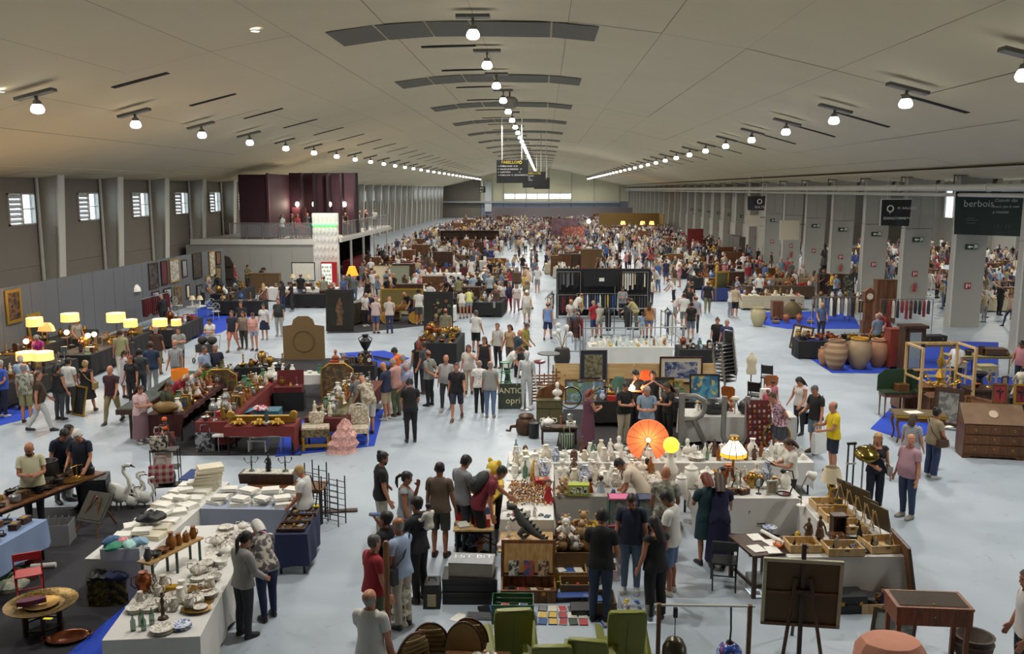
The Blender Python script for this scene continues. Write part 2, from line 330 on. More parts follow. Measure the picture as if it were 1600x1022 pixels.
# ---------- mezzanine with the café ----------
mz=D.objects.new('mezzanine',None);COL.objects.link(mz);mz['kind']='structure'
WM=M('a3a29c',.6,0,.03,.8);
for k in range(6):st('front_panel',BX((-24.2+1.45*k+.72,60.1,1.5),(1.44,.2,3.0)),WM,mz)
st('side_panel',BX((-15.55,60.9,1.5),(.15,1.6,3.0)),WM,mz);st('shade_wall',BX((-18.2,70.5,1.5),(.15,18,3.0)).box((-16.8,79.4,1.5),(2.8,.15,3.0)),M('1c1714',.8),mz);st('bar_counter',BX((-15.6,74,.55),(.6,7,1.1)),M('7a1820',.5),mz)  # near-black wall added so the space under the terrace looks shaded
st('slab',BX((-19.6,69.7,3.17),(8.4,19.3,.3)).box((-14.5,70.2,3.3),(1.9,20,.12)),M('c6c4bc',.5,0,.03),mz)
st('slab_edge',BX((-19.6,59.98,3.2),(8.5,.12,.36)).box((-13.62,69.7,3.36),(.12,19.6,.34)).box((-14.5,79.5,3.36),(1.9,.12,.34)),M('d6d5cf',.45,0,.02),mz)
for y in(64,68.5,73,78.8):st('post',BX((-13.8,y,1.6),(.14,.14,3.2)),M('dcdad4',.4),mz)
PU=M('34121f',.7,0,.08,2)
pw=D.objects.new('wall_purple',None);COL.objects.link(pw);pw['kind']='structure'
st('wall_panel',BX((-19.75,61.1,5.5),(2.0,.2,4.4)),PU,pw);st('corner_post',BX((-18.75,61.05,5.55),(.14,.3,4.5)),M('4b2630',.6),pw)
for k in range(5):
 x=-18.3+k*1.0;st('wall_panel',BX((x,66.5+.45*(k%2),5.6),(1.0,.15,4.6)),PU,pw);st('fin',BX((x+.5,66.2,5.6),(.16,.9,4.6)),M('220a14',.8),pw)
st('wall_panel',BX((-18.75,63.6,5.5),(.15,4.8,4.5)),PU,pw)
for k,x in enumerate((-18.1,-16.9,-15.75,-14.65)):
 s=thing('wall_sconce','small lit globe wall lamp on the purple café wall','wall lamp',(x,66.1 if k else 65.9,5.62),0,'lit globes on the purple wall')
 ob('globe',EL((0,0,0),(.15,.15,.19)),M('ffe9cf',.5,0,0,1,14),s);ob('bracket',TU([(0,0,-.2),(0,.25,-.3)],.025),DK,s)
 bulb(s,(0,-.25,0),60,(1,.85,.65),.15)
dn=st('door_1',BX((-18.0,65.9,4.35),(1.0,.1,2.1)).box((-17.5,65.85,4.35),(.08,.1,2.1)),M('5a2b30',.6))
# railing
def railing(p,q,n,label):
 p,q=Vector(p),Vector(q);r=thing('railing',label,'railing',p);d=q-p;L_=d.length;dd=d/L_
 ob('top_rail',TU([(0,0,1.12),tuple(d+Vector((0,0,1.12)))],.035),M('9d9d99',.3,.6),r)
 ob('bottom_rail',TU([(0,0,.12),tuple(d+Vector((0,0,.12)))],.02),M('9d9d99',.3,.6),r)
 for i in range(n+1):ob('baluster',TU([(0,0,0),(0,0,1.12)],.03),M('9d9d99',.3,.6),r,tuple(dd*(L_*i/n)))
 a=math.atan2(d.y,d.x)
 for i in range(n):ob('glass_panel',BX((L_/n/2,0,.62),(L_/n-.12,.012,.9)),glass('9fa3a6',.28),r,tuple(dd*(L_*i/n)),(0,0,a))
railing((-21.2,60.15,3.33),(-15.6,60.15,3.33),5,'steel and glass balustrade along the front of the café balcony')
railing((-13.75,61.3,3.37),(-13.75,79.3,3.37),12,'steel and glass balustrade along the long side of the café terrace')
tw=thing('café_sign_tower'.replace('é','e'),'white tower of raised diamond panels topped by green-lit panel at the café corner','sign tower',(-14.65,60.15,0))
ob('shaft',BX((0,0,2.2),(1.7,.36,4.4)),M('e2e1dc',.5,0,.02),tw)
for r in range(4):
 for k in range(6):ob('diamond',cm('dmd',lambda:PZ([(0,-.28),(.1,0),(0,.28),(-.1,0)],0,.06,0,EX)),M('f0efea',.4),tw,(-.68+k*.27,-.18,2.35+r*.52))
tp=ob('lit_top',BX((0,0,4.75),(1.7,.4,.75)),M('d8ddd0',.4,0,0,1,.35),tw)
for k in range(6):ob('slat',BX((-.7+k*.28,-.22,4.75),(.16,.05,.62)),M('eef0e6',.4),tp)
ob('neon_strip',BX((0,-.24,4.36),(1.66,.05,.06)),M('4dff62',.5,0,0,1,6),tw)
vm=thing('vending_machine','lit drinks vending machine with red sides under the white sign tower','vending machine',(-14.35,59.5,0),0)
ob('cabinet',BX((0,0,.95),(1.0,.4,1.9)),M('b01d2a',.4),vm);ob('window',BX((-.1,-.26,1.1),(.66,.02,1.4)),M('cfe8d8',.3,0,0,1,1.2),vm)
for r in range(5):
 for c_ in range(6):ob('bottle',cm('vb',lambda:LA([(.035,0),(.035,.12),(.015,.17),(.015,.2)],6)),M(['e0b020','d02828','3a8a3a','ead9c0','2a4ea0'][(r+c_)%5],.4),vm,(-.36+c_*.105,-.29,.45+r*.26))
# ---------- hanging signs and banners ----------
TXT=[]
def text(s,size,m,parent,loc,rot=(PI/2,0,0),al='LEFT',name='lettering',ext=.004,shear=0):
 c=D.curves.new(name,'FONT');c.body=s;c.size=size;c.extrude=ext;c.align_x=al;c.shear=shear;c.resolution_u=2;o=D.objects.new(name,c);COL.objects.link(o);o.parent=parent;o.location=loc;o.rotation_euler=rot;c.materials.append(m);TXT.append(o);return o
WT=M('dcdcd6',.6);SIGNB=M('191a1d',.5)
def hang_sign(x,y,z,w,h,title,rows,label):
 t=thing('hanging_sign',label,'sign',(x,y,z));ob('board',BX((0,0,0),(w,.12,h)),SIGNB,t)
 for q in(-.33,.3):ob('suspension_pole',TU([(w*q,0,h/2),(w*q,0,zc(x-XR)-z-.05)],.035,6),M('d2d2cc',.4),t)
 text(title,.25*h/1.45,M('c9b23c',.6),t,(-.1,-.07,h*.34),al='CENTER')
 o=RI((0,0,0),.08,.02,14,5,mat=TL((w*.25,-.07,h*.39))@EX);ob('emblem',o,M('c9b23c',.6),t)
 for i,r in enumerate(rows):text(r,.135*h/1.45,WT,t,(-w*.47,-.07,h*(.2-.13*i)),name='lettering')
hang_sign(-2.0,58,7.83,2.02,1.45,'PABELLON',['\u2192 PABELLONES  O-O','\u2190 SALIDA & PARKING   O','\u2190 CAFETERIA              O','\u2192 PABELLON  O  SEGUIMIENTO'],'large black hanging direction sign reading PABELLON, nearest of the row')
hang_sign(-.85,80,7.55,2.0,1.4,'PABELLON',['\u2192 PABELLONES','\u2190 SALIDA','\u2190 CAFETERIA'],'black hanging direction sign, middle of the row of three')
hang_sign(-.2,98,7.35,1.7,1.2,'PABELLON',['\u2192 PABELLONES','\u2190 SALIDA'],'black hanging direction sign, farthest of the row of three')
hw=ob('wayfinding_sign',BX((0,0,0),(1.4,.1,1.3)),SIGNB,None,(-12.9,190,6.7));tag(hw,'small far black sign with white letters before the end wall','sign');text('WC',.5,WT,hw,(-.5,-.06,.05));text('SOS',.4,WT,hw,(-.5,-.06,-.5));ob('suspension_pole',TU([(0,0,.6),(0,0,zc(-10.9)-6.66)],.04),WT,hw)
# dome speaker at the ridge
ds=thing('dome_speaker','grey dome loudspeaker hanging under the ridge among the lamps','loudspeaker',(-1.75,46.8,11.1));ob('dome',LA([(1e-4,-.35),(.3,-.3),(.42,-.1),(.42,.12),(.25,.25)],16),M('8f8a7c',.5),ds);ob('hanger',TU([(0,0,.2),(0,0,.52)],.05),GREYM,ds)
# banners
def banner(x0,x1,z0,z1,y,m,label,sag=.1):
 b=MB();nx,nz=10,6;vs=[];
 for j in range(nz+1):
  for i in range(nx+1):
   a=i/nx;c=j/nz;vs.append((x0+(x1-x0)*(a if c<.99 else a)+(1-c)*.12*(.5-a),y+.05*sin(a*9+c*3)*(1-c),z0+(z1-z0)*c-(1-c)*sag*a))
 fs=[(j*(nx+1)+i,j*(nx+1)+i+1,(j+1)*(nx+1)+i+1,(j+1)*(nx+1)+i)for j in range(nz)for i in range(nx)]
 b.add(vs,fs,0,True);b.add([(v[0],v[1]+.02,v[2])for v in vs],[f[::-1]for f in fs],0,True)
 t=thing('banner',label,'banner');ob('cloth',b,m,t);return t
b1=banner(19.2,22.45,4.62,6.58,42.9,M('1d2d2a',.6,0,.15,1),'big dark green hanging banner lettered berbois between right pillars');ob('top_hem',TU([(19.2,42.9,6.58),(22.45,42.9,6.58)],.03),DK,b1)
for s,sz,x,z,sh in(('berbois',.46,19.55,5.9,0),('Cuando das',.22,20.95,6.13,.3),('bravo que la vean',.17,20.9,5.86,.3),('a rosette',.2,20.9,5.6,.3),('~~~~~~',.1,19.75,5.35,0),('~~~~~~~~~',.1,19.75,5.25,0),('~~~~~~~',.1,19.75,5.12,0),('10 : 11',.3,20.95,4.9,.2)):text(s,sz,M('b9bdb8'if z>4.95 else '4a5a52',.7),b1,(x,42.83,z),shear=sh)
b2=banner(18.15,19.75,4.78,6.17,49.3,M('1a1b20',.5),'black hanging banner lettered SSANGYONG beside white pillar',.04);ob('edge_strip',BX((18.14,49.28,5.47),(.04,.03,1.4)).box((18.95,49.28,6.18),(1.62,.03,.04)),WT,b2)
text('SSANGYONG',.2,WT,b2,(18.27,49.22,5.1));text('M. GALLEGO',.18,WT,b2,(19.0,49.22,5.65));text('www.gallego',.13,WT,b2,(19.1,49.22,5.15))
ob('wreath_emblem',RI((0,0,0),.16,.035,14,5,mat=TL((18.62,49.22,5.68))@EX).box((18.62,49.22,5.45),(.03,.02,.12)),WT,b2)
b3=banner(15.4,16.75,5.15,6.2,69,M('2a2a2f',.6),'grey banner with white emblem hanging farther along the pillars',.02);text('SOLTEC',.25,WT,b3,(15.95,68.9,5.3));ob('emblem',RI((0,0,0),.16,.04,14,5,mat=TL((16.3,68.9,5.8))@EX),WT,b3)
for o_,y_,x_ in((b2,49.3,18.95),(b3,69,16.0)):ob('suspension_cord',TU([(x_-.5,y_,6.15),(x_-.5,y_,zc(x_-.5-XR))],.012),WT,o_);ob('suspension_cord',TU([(x_+.5,y_,6.15),(x_+.5,y_,zc(x_+.5-XR))],.012),WT,o_)
def white_board(x,y,z,w,h):
 b=ob('white_screen',BX((0,0,0),(w,.06,h)),M('d9cfbb',.6),None,(x,y,z));tag(b,'blank cream board hung between the far pillars','board','blank cream boards');ob('bracket',BX((.6,.03,h*.3),(1.15,.06,.08)),GREYM,b)
white_board(18.9,69.9,3.6,1.5,1.5);white_board(18.9,82.2,3.9,1.3,1.0)
# spot downlights in the left ceiling
for i,(x,y)in enumerate(((-15.3,25.4),(-8.1,25.8))):
 d=thing('recessed_downlight','small round recessed spotlight in the ceiling, '+('beside the slot vent'if i==0 else 'alone between lamp rows'),'ceiling lamp',(x,y,zc(x-XR)-.06));ob('trim_ring',RI((0,0,0),.13,.02),M('d0ccc0'),d);ob('lens',LA([(1e-4,-.012),(.12,-.01)],12),LENS,d)
# ---------- people: one continuous body mesh, clothes as children ----------
BON=dict(pelvis=0,spine=1,chest=2,neck=3,head=4,ua0=5,fa0=6,ha0=7,ua1=8,fa1=9,ha1=10,th0=11,sh0=12,ft0=13,th1=14,sh1=15,ft1=16)
A0=rad(30)
def armp(s,t):return np.array((s*(.172+sin(A0)*t),0.,1.385-cos(A0)*t))
JT={'pelvis':(0,0,.94),'spine':(0,0,1.02),'chest':(0,0,1.19),'neck':(0,-.005,1.42),'head':(0,0,1.50)}
for s,i in((1,0),(-1,1)):
 JT['ua%d'%i]=armp(s,0);JT['fa%d'%i]=armp(s,.285);JT['ha%d'%i]=armp(s,.53);JT['th%d'%i]=(s*.09,0,.91);JT['sh%d'%i]=(s*.098,0,.49);JT['ft%d'%i]=(s*.102,-.01,.085)
JT={k:np.array(v,float)for k,v in JT.items()}
def body_parts():
 m=MB();E=[(cos(2*PI*k/18),sin(2*PI*k/18))for k in range(18)]
 def rg(c,rx,ry):return[(c[0]+rx*a,c[1]+ry*b,c[2])for a,b in E]
 T=[(.83,.1,.075,-.005),(.87,.155,.108,-.012),(.93,.170,.118,-.015),(1.0,.158,.108,-.005),(1.07,.146,.102,.002),(1.15,.150,.106,.004),(1.24,.162,.115,.006),(1.32,.168,.112,.002),(1.38,.160,.092,-.006),(1.42,.11,.075,-.01),(1.45,.068,.062,-.01)]
 m.loft([rg((0,y,z),a,b)for z,a,b,y in T])
 m.loft([rg((0,-.012+.02*i,1.40+.055*i),.058,.06)for i in range(4)])
 H=[(1.487,.028,.032,.06),(1.505,.05,.062,.036),(1.54,.064,.082,.02),(1.58,.073,.093,.01),(1.62,.078,.1,.0),(1.66,.077,.1,-.006),(1.695,.062,.082,-.01),(1.715,.035,.048,-.01),(1.722,.012,.015,-.01)]
 m.loft([rg((0,y,z),a,b)for z,a,b,y in H])
 m.loft([[(x*w,y,z)for x,y,z in((-.014,.09,1.585),(.014,.09,1.585),(.016,.125,1.568),(-.016,.125,1.568))]if 0 else rg((0,yy,zz),r,r*1.1)for zz,yy,r,w in((1.565,.108,.017,1),(1.585,.106,.014,1),(1.615,.096,.009,1))])
 for s in(1,-1):
  m.ell((s*.079,-.005,1.595),(.012,.022,.032),seg=8)
  m.ell((s*.155,-.004,1.375),(.062,.062,.062),seg=12,rings=8)
  d=np.array((s*sin(A0),0,-cos(A0)));u=np.array((cos(A0)*s,0,sin(A0)));w=np.array((0,1,0))
  def ar(t,ru,rw,oy=0.):c=armp(s,t)+w*oy;return[tuple(c+u*ru*a+w*rw*b*s)for a,b in E]
  m.loft([ar(t,a,b)for t,a,b in((-.03,.045,.05),(.03,.052,.056),(.1,.049,.053),(.2,.043,.046),(.285,.037,.040),(.34,.038,.042),(.42,.033,.036),(.5,.025,.030),(.545,.022,.028))])
  m.loft([ar(t,a,b)for t,a,b in((.52,.021,.027),(.55,.017,.037),(.59,.017,.042),(.625,.015,.042),(.64,.010,.036))])
  for k,(oy,L)in enumerate(((.031,.062),(.011,.075),(-.010,.070),(-.030,.052))):
   P=[armp(s,.615)+w*oy,armp(s,.645+L*.4)+w*oy*1.08-u*.004,armp(s,.645+L*.75)+w*oy*1.1-u*.014,armp(s,.64+L)+w*oy*1.1-u*.026]
   m.tube(P,[.0105,.010,.0095,.007],8)
  m.tube([armp(s,.555)+w*.028,armp(s,.59)+w*.056-u*.008,armp(s,.635)+w*.066-u*.018],[.014,.012,.009],8)
  m.loft([rg((s*x,y,z),a,b)for z,x,y,a,b in((.93,.085,-.01,.082,.1),(.86,.09,-.008,.088,.1),(.76,.094,0,.08,.086),(.62,.097,.004,.067,.07),(.53,.098,.004,.055,.058),(.48,.099,.002,.05,.054),(.40,.1,-.012,.052,.058),(.33,.1,-.014,.05,.056),(.22,.101,-.01,.038,.042),(.12,.102,-.01,.032,.038),(.06,.102,-.01,.034,.045))])
  F=[(-.068,.036,.026,.026),(-.045,.040,.034,.038),(0,.05,.038,.05),(.05,.045,.042,.045),(.10,.032,.046,.032),(.15,.026,.044,.026),(.185,.02,.03,.02)]
  m.loft([[(s*.104+rx*a+(s*.012 if y>.05 else 0),y,h+rz*b)for a,b in E]for y,h,rx,rz in F])
 return m
def build_template(ratio_tris,planes):
 o=D.objects.new('tmp',body_parts().mesh('tmp'));COL.objects.link(o)
 r=o.modifiers.new('r','REMESH');r.mode='VOXEL';r.voxel_size=.0085 if ratio_tris>2500 else.013
 s=o.modifiers.new('s','SMOOTH');s.iterations=3;s.factor=.5
 dg=bpy.context.evaluated_depsgraph_get();me=D.meshes.new_from_object(o.evaluated_get(dg));n=len(me.polygons)*2
 o.modifiers.clear();o.data=me;d=o.modifiers.new('d','DECIMATE');d.ratio=min(1,ratio_tris/n)
 dg.update();me2=D.meshes.new_from_object(o.evaluated_get(dg));D.objects.remove(o)
 bm=bmesh.new();bm.from_mesh(me2)
 for co_,no in planes:bmesh.ops.bisect_plane(bm,geom=bm.verts[:]+bm.edges[:]+bm.faces[:],plane_co=co_,plane_no=no,dist=.0015)
 bmesh.ops.triangulate(bm,faces=bm.faces[:])
 v=np.array([p.co[:]for p in bm.verts]);bm.faces.ensure_lookup_table();f=np.array([[q.index for q in p.verts]for p in bm.faces])
 bm.free();D.meshes.remove(me2)
 return v,f
def seg_d(v,a,b):
 ab=b-a;t=np.clip(((v-a)@ab)/(ab@ab),0,1);return np.linalg.norm(v-(a+t[:,None]*ab),axis=1)
def weights(v):
 W_=np.zeros((len(v),17));J=JT
 def put(b,a,c,r):W_[:,BON[b]]=np.maximum(W_[:,BON[b]],(r/np.maximum(seg_d(v,np.array(a),np.array(c)),.004))**5)
 put('pelvis',(-.06,0,.93),(.06,0,.93),.12);put('pelvis',(0,0,.88),(0,0,.99),.12);put('spine',(-.03,0,1.05),(.03,0,1.15),.12);put('chest',(-.05,0,1.22),(.05,0,1.34),.12);put('chest',(-.12,0,1.385),(.12,0,1.385),.06)
 put('neck',(0,0,1.43),(0,.005,1.47),.055);put('head',(0,.01,1.535),(0,0,1.68),.085)
 for s,i in((1,0),(-1,1)):
  side=(v[:,0]*s>-.005)
  for b,a,c,r in(('ua',armp(s,.03),armp(s,.27),.05),('fa',armp(s,.30),armp(s,.51),.042),('ha',armp(s,.56),armp(s,.72),.045),('th',(s*.09,0,.84),(s*.098,0,.52),.082),('sh',(s*.099,-.005,.47),(s*.102,-.01,.12),.05),('ft',(s*.102,-.03,.05),(s*.105,.15,.03),.045)):
   put(b+str(i),a,c,r);W_[~side,BON[b+str(i)]]=0
# arms never grab legs
 return W_/W_.sum(1,keepdims=True)
def vnorm(v,f):
 n=np.cross(v[f[:,1]]-v[f[:,0]],v[f[:,2]]-v[f[:,0]]);o=np.zeros_like(v)
 for k in range(3):np.add.at(o,f[:,k],n)
 return o/np.maximum(np.linalg.norm(o,axis=1,keepdims=True),1e-9)
def armt(v):
 s=np.where(v[:,0]>=0,1.,-1.);return(np.abs(v[:,0])-.172)*sin(A0)+(1.385-v[:,2])*cos(A0)
def isarm(v):
 return(np.abs(v[:,0])>.172+np.maximum(0,(1.385-v[:,2]))*.36-.022)&(v[:,2]>.62)&(v[:,2]<1.45)&(armt(v)>-.02)
PL=[((0,0,z),(0,0,1))for z in(.10,.51,.70,.86,.985)]+[((0,.0,1.455),(0,.35,1))]
for s in(1,-1):
 for t in(.03,.17,.53):PL.append((tuple(armp(s,t)),(s*sin(A0),0,-cos(A0))))
PL2=[((0,0,z),(0,0,1))for z in(.10,.52,.92)]+[((0,.0,1.455),(0,.35,1))]
class Tmpl:
 def __init__(s,tris,planes,sm):
  s.v,s.f=build_template(tris,planes);s.w=weights(s.v);s.n=vnorm(s.v,s.f);s.sm=sm;s.G={}
  c=s.v[s.f].mean(1);s.c=c;s.arm=isarm(c);s.t=armt(c)
 def region(s,kind):
  c,arm,t=s.c,s.arm,s.t;neck=(c[:,2]+c[:,1]*.35>1.455)&~arm
  sl={'tee':.17,'long':.53,'tank':.03,'bare':-9,'strap':.03}
  if kind in sl:
   k=(~arm)&~neck&(c[:,2]>.86)&(c[:,2]<1.5);
   if kind in('tank','strap'):k&=~((np.abs(c[:,0])<.085)&(c[:,2]>1.38))
   return k|(arm&(t<sl[kind]))
  if kind=='torso_short':return(~arm)&~neck&(c[:,2]>.985)|(arm&(t<.17))
  lo={'trousers':.10,'shorts':.51,'hot':.70,'wide':.10}
  if kind in lo:return(~arm)&(c[:,2]<.985)&(c[:,2]>lo[kind])
  if kind=='shoes':return c[:,2]<.10
  if kind=='sandals':return c[:,2]<.022
  hz=c[:,2]+.0
  if kind=='hair':return(c[:,2]>1.52)&((c[:,2]>1.672-.0*c[:,1])|((c[:,1]<-.02)&(c[:,2]>1.54))|((c[:,2]>1.615)&(c[:,1]<.045)))&(np.abs(c[:,0])<.2)
  if kind=='hair2':return(c[:,2]>1.55)&((c[:,2]>1.655)|(c[:,1]<.0)|((c[:,2]>1.60)&(c[:,1]<.05)))&(np.abs(c[:,0])<.2)
  if kind=='fringe':return(c[:,2]>1.54)&(c[:,2]<1.655)&(c[:,1]<-.012)
  if kind=='crop':return(c[:,2]>1.55)&((c[:,2]>1.68)|((c[:,1]<-.01)&(c[:,2]>1.56))|((c[:,2]>1.63)&(c[:,1]<.03)))
  if kind=='beard':return(c[:,2]<1.557)&(c[:,2]>1.48)&(c[:,1]>.045)
  if kind=='cap':return(c[:,2]>1.645)
 def garment(s,kind,off,iters):
  k=(kind,off)
  if k in s.G:return s.G[k]
  f=s.f[s.region(kind)];idx,inv=np.unique(f,return_inverse=True);f=inv.reshape(-1,3);v=s.v[idx]+s.n[idx]*off
# Laplacian smoothing of the inside (border kept)
  e=np.vstack([f[:,[0,1]],f[:,[1,2]],f[:,[2,0]]]);es=np.sort(e,1);u,cnt=np.unique(es,axis=0,return_counts=True);bd=np.zeros(len(v),bool);bd[u[cnt==1].ravel()]=True
  for _ in range(iters):
   a=np.zeros_like(v);n=np.zeros(len(v));np.add.at(a,u[:,0],v[u[:,1]]);np.add.at(a,u[:,1],v[u[:,0]]);np.add.at(n,u[:,0],1);np.add.at(n,u[:,1],1)
   nv=.5*v+.5*a/np.maximum(n,1)[:,None];nv[bd]=v[bd];v=nv+s.n[idx]*(.0012)
  s.G[k]=(v,f,s.w[idx],bd,s.n[idx]);return s.G[k]
TP=[Tmpl(5200,PL,1),Tmpl(1700,PL,1),Tmpl(520,PL2,1)]
def Rx(a):c,s=cos(a),sin(a);return np.array(((1,0,0),(0,c,-s),(0,s,c)))
def Ry(a):c,s=cos(a),sin(a);return np.array(((c,0,s),(0,1,0),(-s,0,c)))
def Rz(a):c,s=cos(a),sin(a);return np.array(((c,-s,0),(s,c,0),(0,0,1)))
def fk(p):
 r=np.radians;L=r(p.get('lean',0));tw=r(p.get('twist',0));hp,hy=p.get('head',(8,0));R0=Rx(-L*.45);out=[None]*17
 def setb(b,R_,pos):out[BON[b]]=(R_,pos-R_@JT[b],pos)
 at=lambda b,j:out[BON[b]][0]@JT[j]+out[BON[b]][1]
 setb('pelvis',R0,JT['pelvis']);Rs=R0@Rx(-L*.25)@Rz(tw*.5);setb('spine',Rs,at('pelvis','spine'));Rc=Rs@Rx(-L*.3)@Rz(tw*.5);setb('chest',Rc,at('spine','chest'))
 Rn=Rc@Rx(-r(hp)*.3)@Rz(r(hy)*.4);setb('neck',Rn,at('chest','neck'));Rh=Rn@Rx(-r(hp)*.7+L*.25)@Rz(r(hy)*.6);setb('head',Rh,at('neck','head'))
 Rw=Rz(0)
 for i,s in((0,1),(1,-1)):
  sw,ab,bd,twi=[r(x)for x in p.get('arm%d'%i,(4,9,14,0))]
  ws=Rc if p.get('armc',1)and abs(L)<.35 else Rx(-L*.6)
# hanging frame, then swing; undo A pose
  base=ws@Rx(sw)@Ry(-s*ab);un=Ry(s*A0)
  setb('ua%d'%i,base@un,at('chest','ua%d'%i));fr=base@Rz(-s*twi)@Rx(bd)
  setb('fa%d'%i,fr@un,at('ua%d'%i,'fa%d'%i));setb('ha%d'%i,fr@Rx(rad(8))@un,at('fa%d'%i,'ha%d'%i))
  h,k,sp=(list(p.get('leg%d'%i,(0,3)))+[0])[:3];Rt=Ry(-s*r(sp))@Rx(r(h));setb('th%d'%i,Rt,at('pelvis','th%d'%i));Rk=Rt@Rx(-r(k));setb('sh%d'%i,Rk,at('th%d'%i,'sh%d'%i))
  setb('ft%d'%i,Rk@Rx(-r(h-k)*(.85 if h-k>-40 else.3)),at('sh%d'%i,'ft%d'%i))
 return out
def lbs(v,w,B):
 Rm=np.stack([b[0]for b in B]);T=np.stack([b[1]for b in B])
 return np.einsum('nb,bij,nj->ni',w,Rm,v)+w@T
def morph(v,n,fem,fat,w):
 v=v.copy();z=v[:,2];x=v[:,0];tor=(w[:,0]+w[:,1]+w[:,2])
 g=lambda c,s_:np.exp(-((z-c)/s_)**2)
 if fem:
  v[:,0]*=1+tor*(-.10*g(1.1,.1)-.08*g(1.37,.1)+.05*g(.92,.1));bust=tor*(np.exp(-((np.abs(x)-.075)/.06)**2-((z-1.27)/.065)**2))*(v[:,1]>0);v[:,1]+=bust*.045*fem
 if fat:
  b=tor*g(1.08,.15);v[:,1]+=b*fat*.085*(v[:,1]>-.02)*np.clip((v[:,1]+.03)/.1,0,1)+b*fat*-.03*(v[:,1]<-.02);v[:,0]*=1+fat*.22*tor*g(1.05,.2)+fat*.08*(w[:,11]+w[:,14])
 return v
def tome(name,v,f,smooth=True):
 me=D.meshes.new(name);me.vertices.add(len(v));me.vertices.foreach_set('co',np.ascontiguousarray(v,dtype=np.float32).ravel())
 n=len(f);me.loops.add(n*3);me.loops.foreach_set('vertex_index',np.ascontiguousarray(f,dtype=np.int32).ravel());me.polygons.add(n);me.polygons.foreach_set('loop_start',np.arange(0,3*n,3,dtype=np.int32))
 if smooth:me.polygons.foreach_set('use_smooth',np.ones(n,bool))
 me.update(calc_edges=True);return me
def bandf(rings,closed=True):
 n=len(rings[0]);f=[]
 for i in range(len(rings)-1):
  for k in range(n if closed else n-1):
   a=i*n+k;b=i*n+(k+1)%n;f+=[(a,b,b+n),(a,b+n,a+n)]
 return np.vstack([np.array(r)for r in rings]),np.array(f)
SKIN=[M(h,.5,0,.06,30)for h in('b57c60','a66e50','94603f','c08c70','6a4430')]
def skirt(B,wz,hz,flare,fat,n=16):
 rings=[];Rp,Tp,_=B[0]
 for j in range(7):
  z=wz+(hz-wz)*j/6;a=j/6
  cs=[]
  for i,s in((0,1),(1,-1)):
   b='th%d'%i if z>.49 else 'sh%d'%i;p=np.array((s*.097,0,min(z,.9)));R_,T,_=B[BON[b]];q=R_@p+T
   cs.append(q)
  c=(cs[0]+cs[1])/2
  if z>.86:q=Rp@np.array((0,-.005,z))+Tp;t=(z-.86)/.14;c=c*(1-t)+q*t if t<1 else q
  d=np.abs(cs[0]-cs[1])/2
  rx=(.165+.02*min(1,a*4))*(1+fat*.22)+flare*a*.16+max(0,d[0]-.1)*a;ry=(.118+.02*min(1,a*4))*(1+fat*.3)+flare*a*.13+d[1]*a*.9
  rings.append([(c[0]+rx*cos(2*PI*k/n)*(1+.05*a*sin(5*k)),c[1]+ry*sin(2*PI*k/n)*(1+.06*a*cos(7*k)),c[2])for k in range(n)])
 return bandf(rings)
SHOE={}
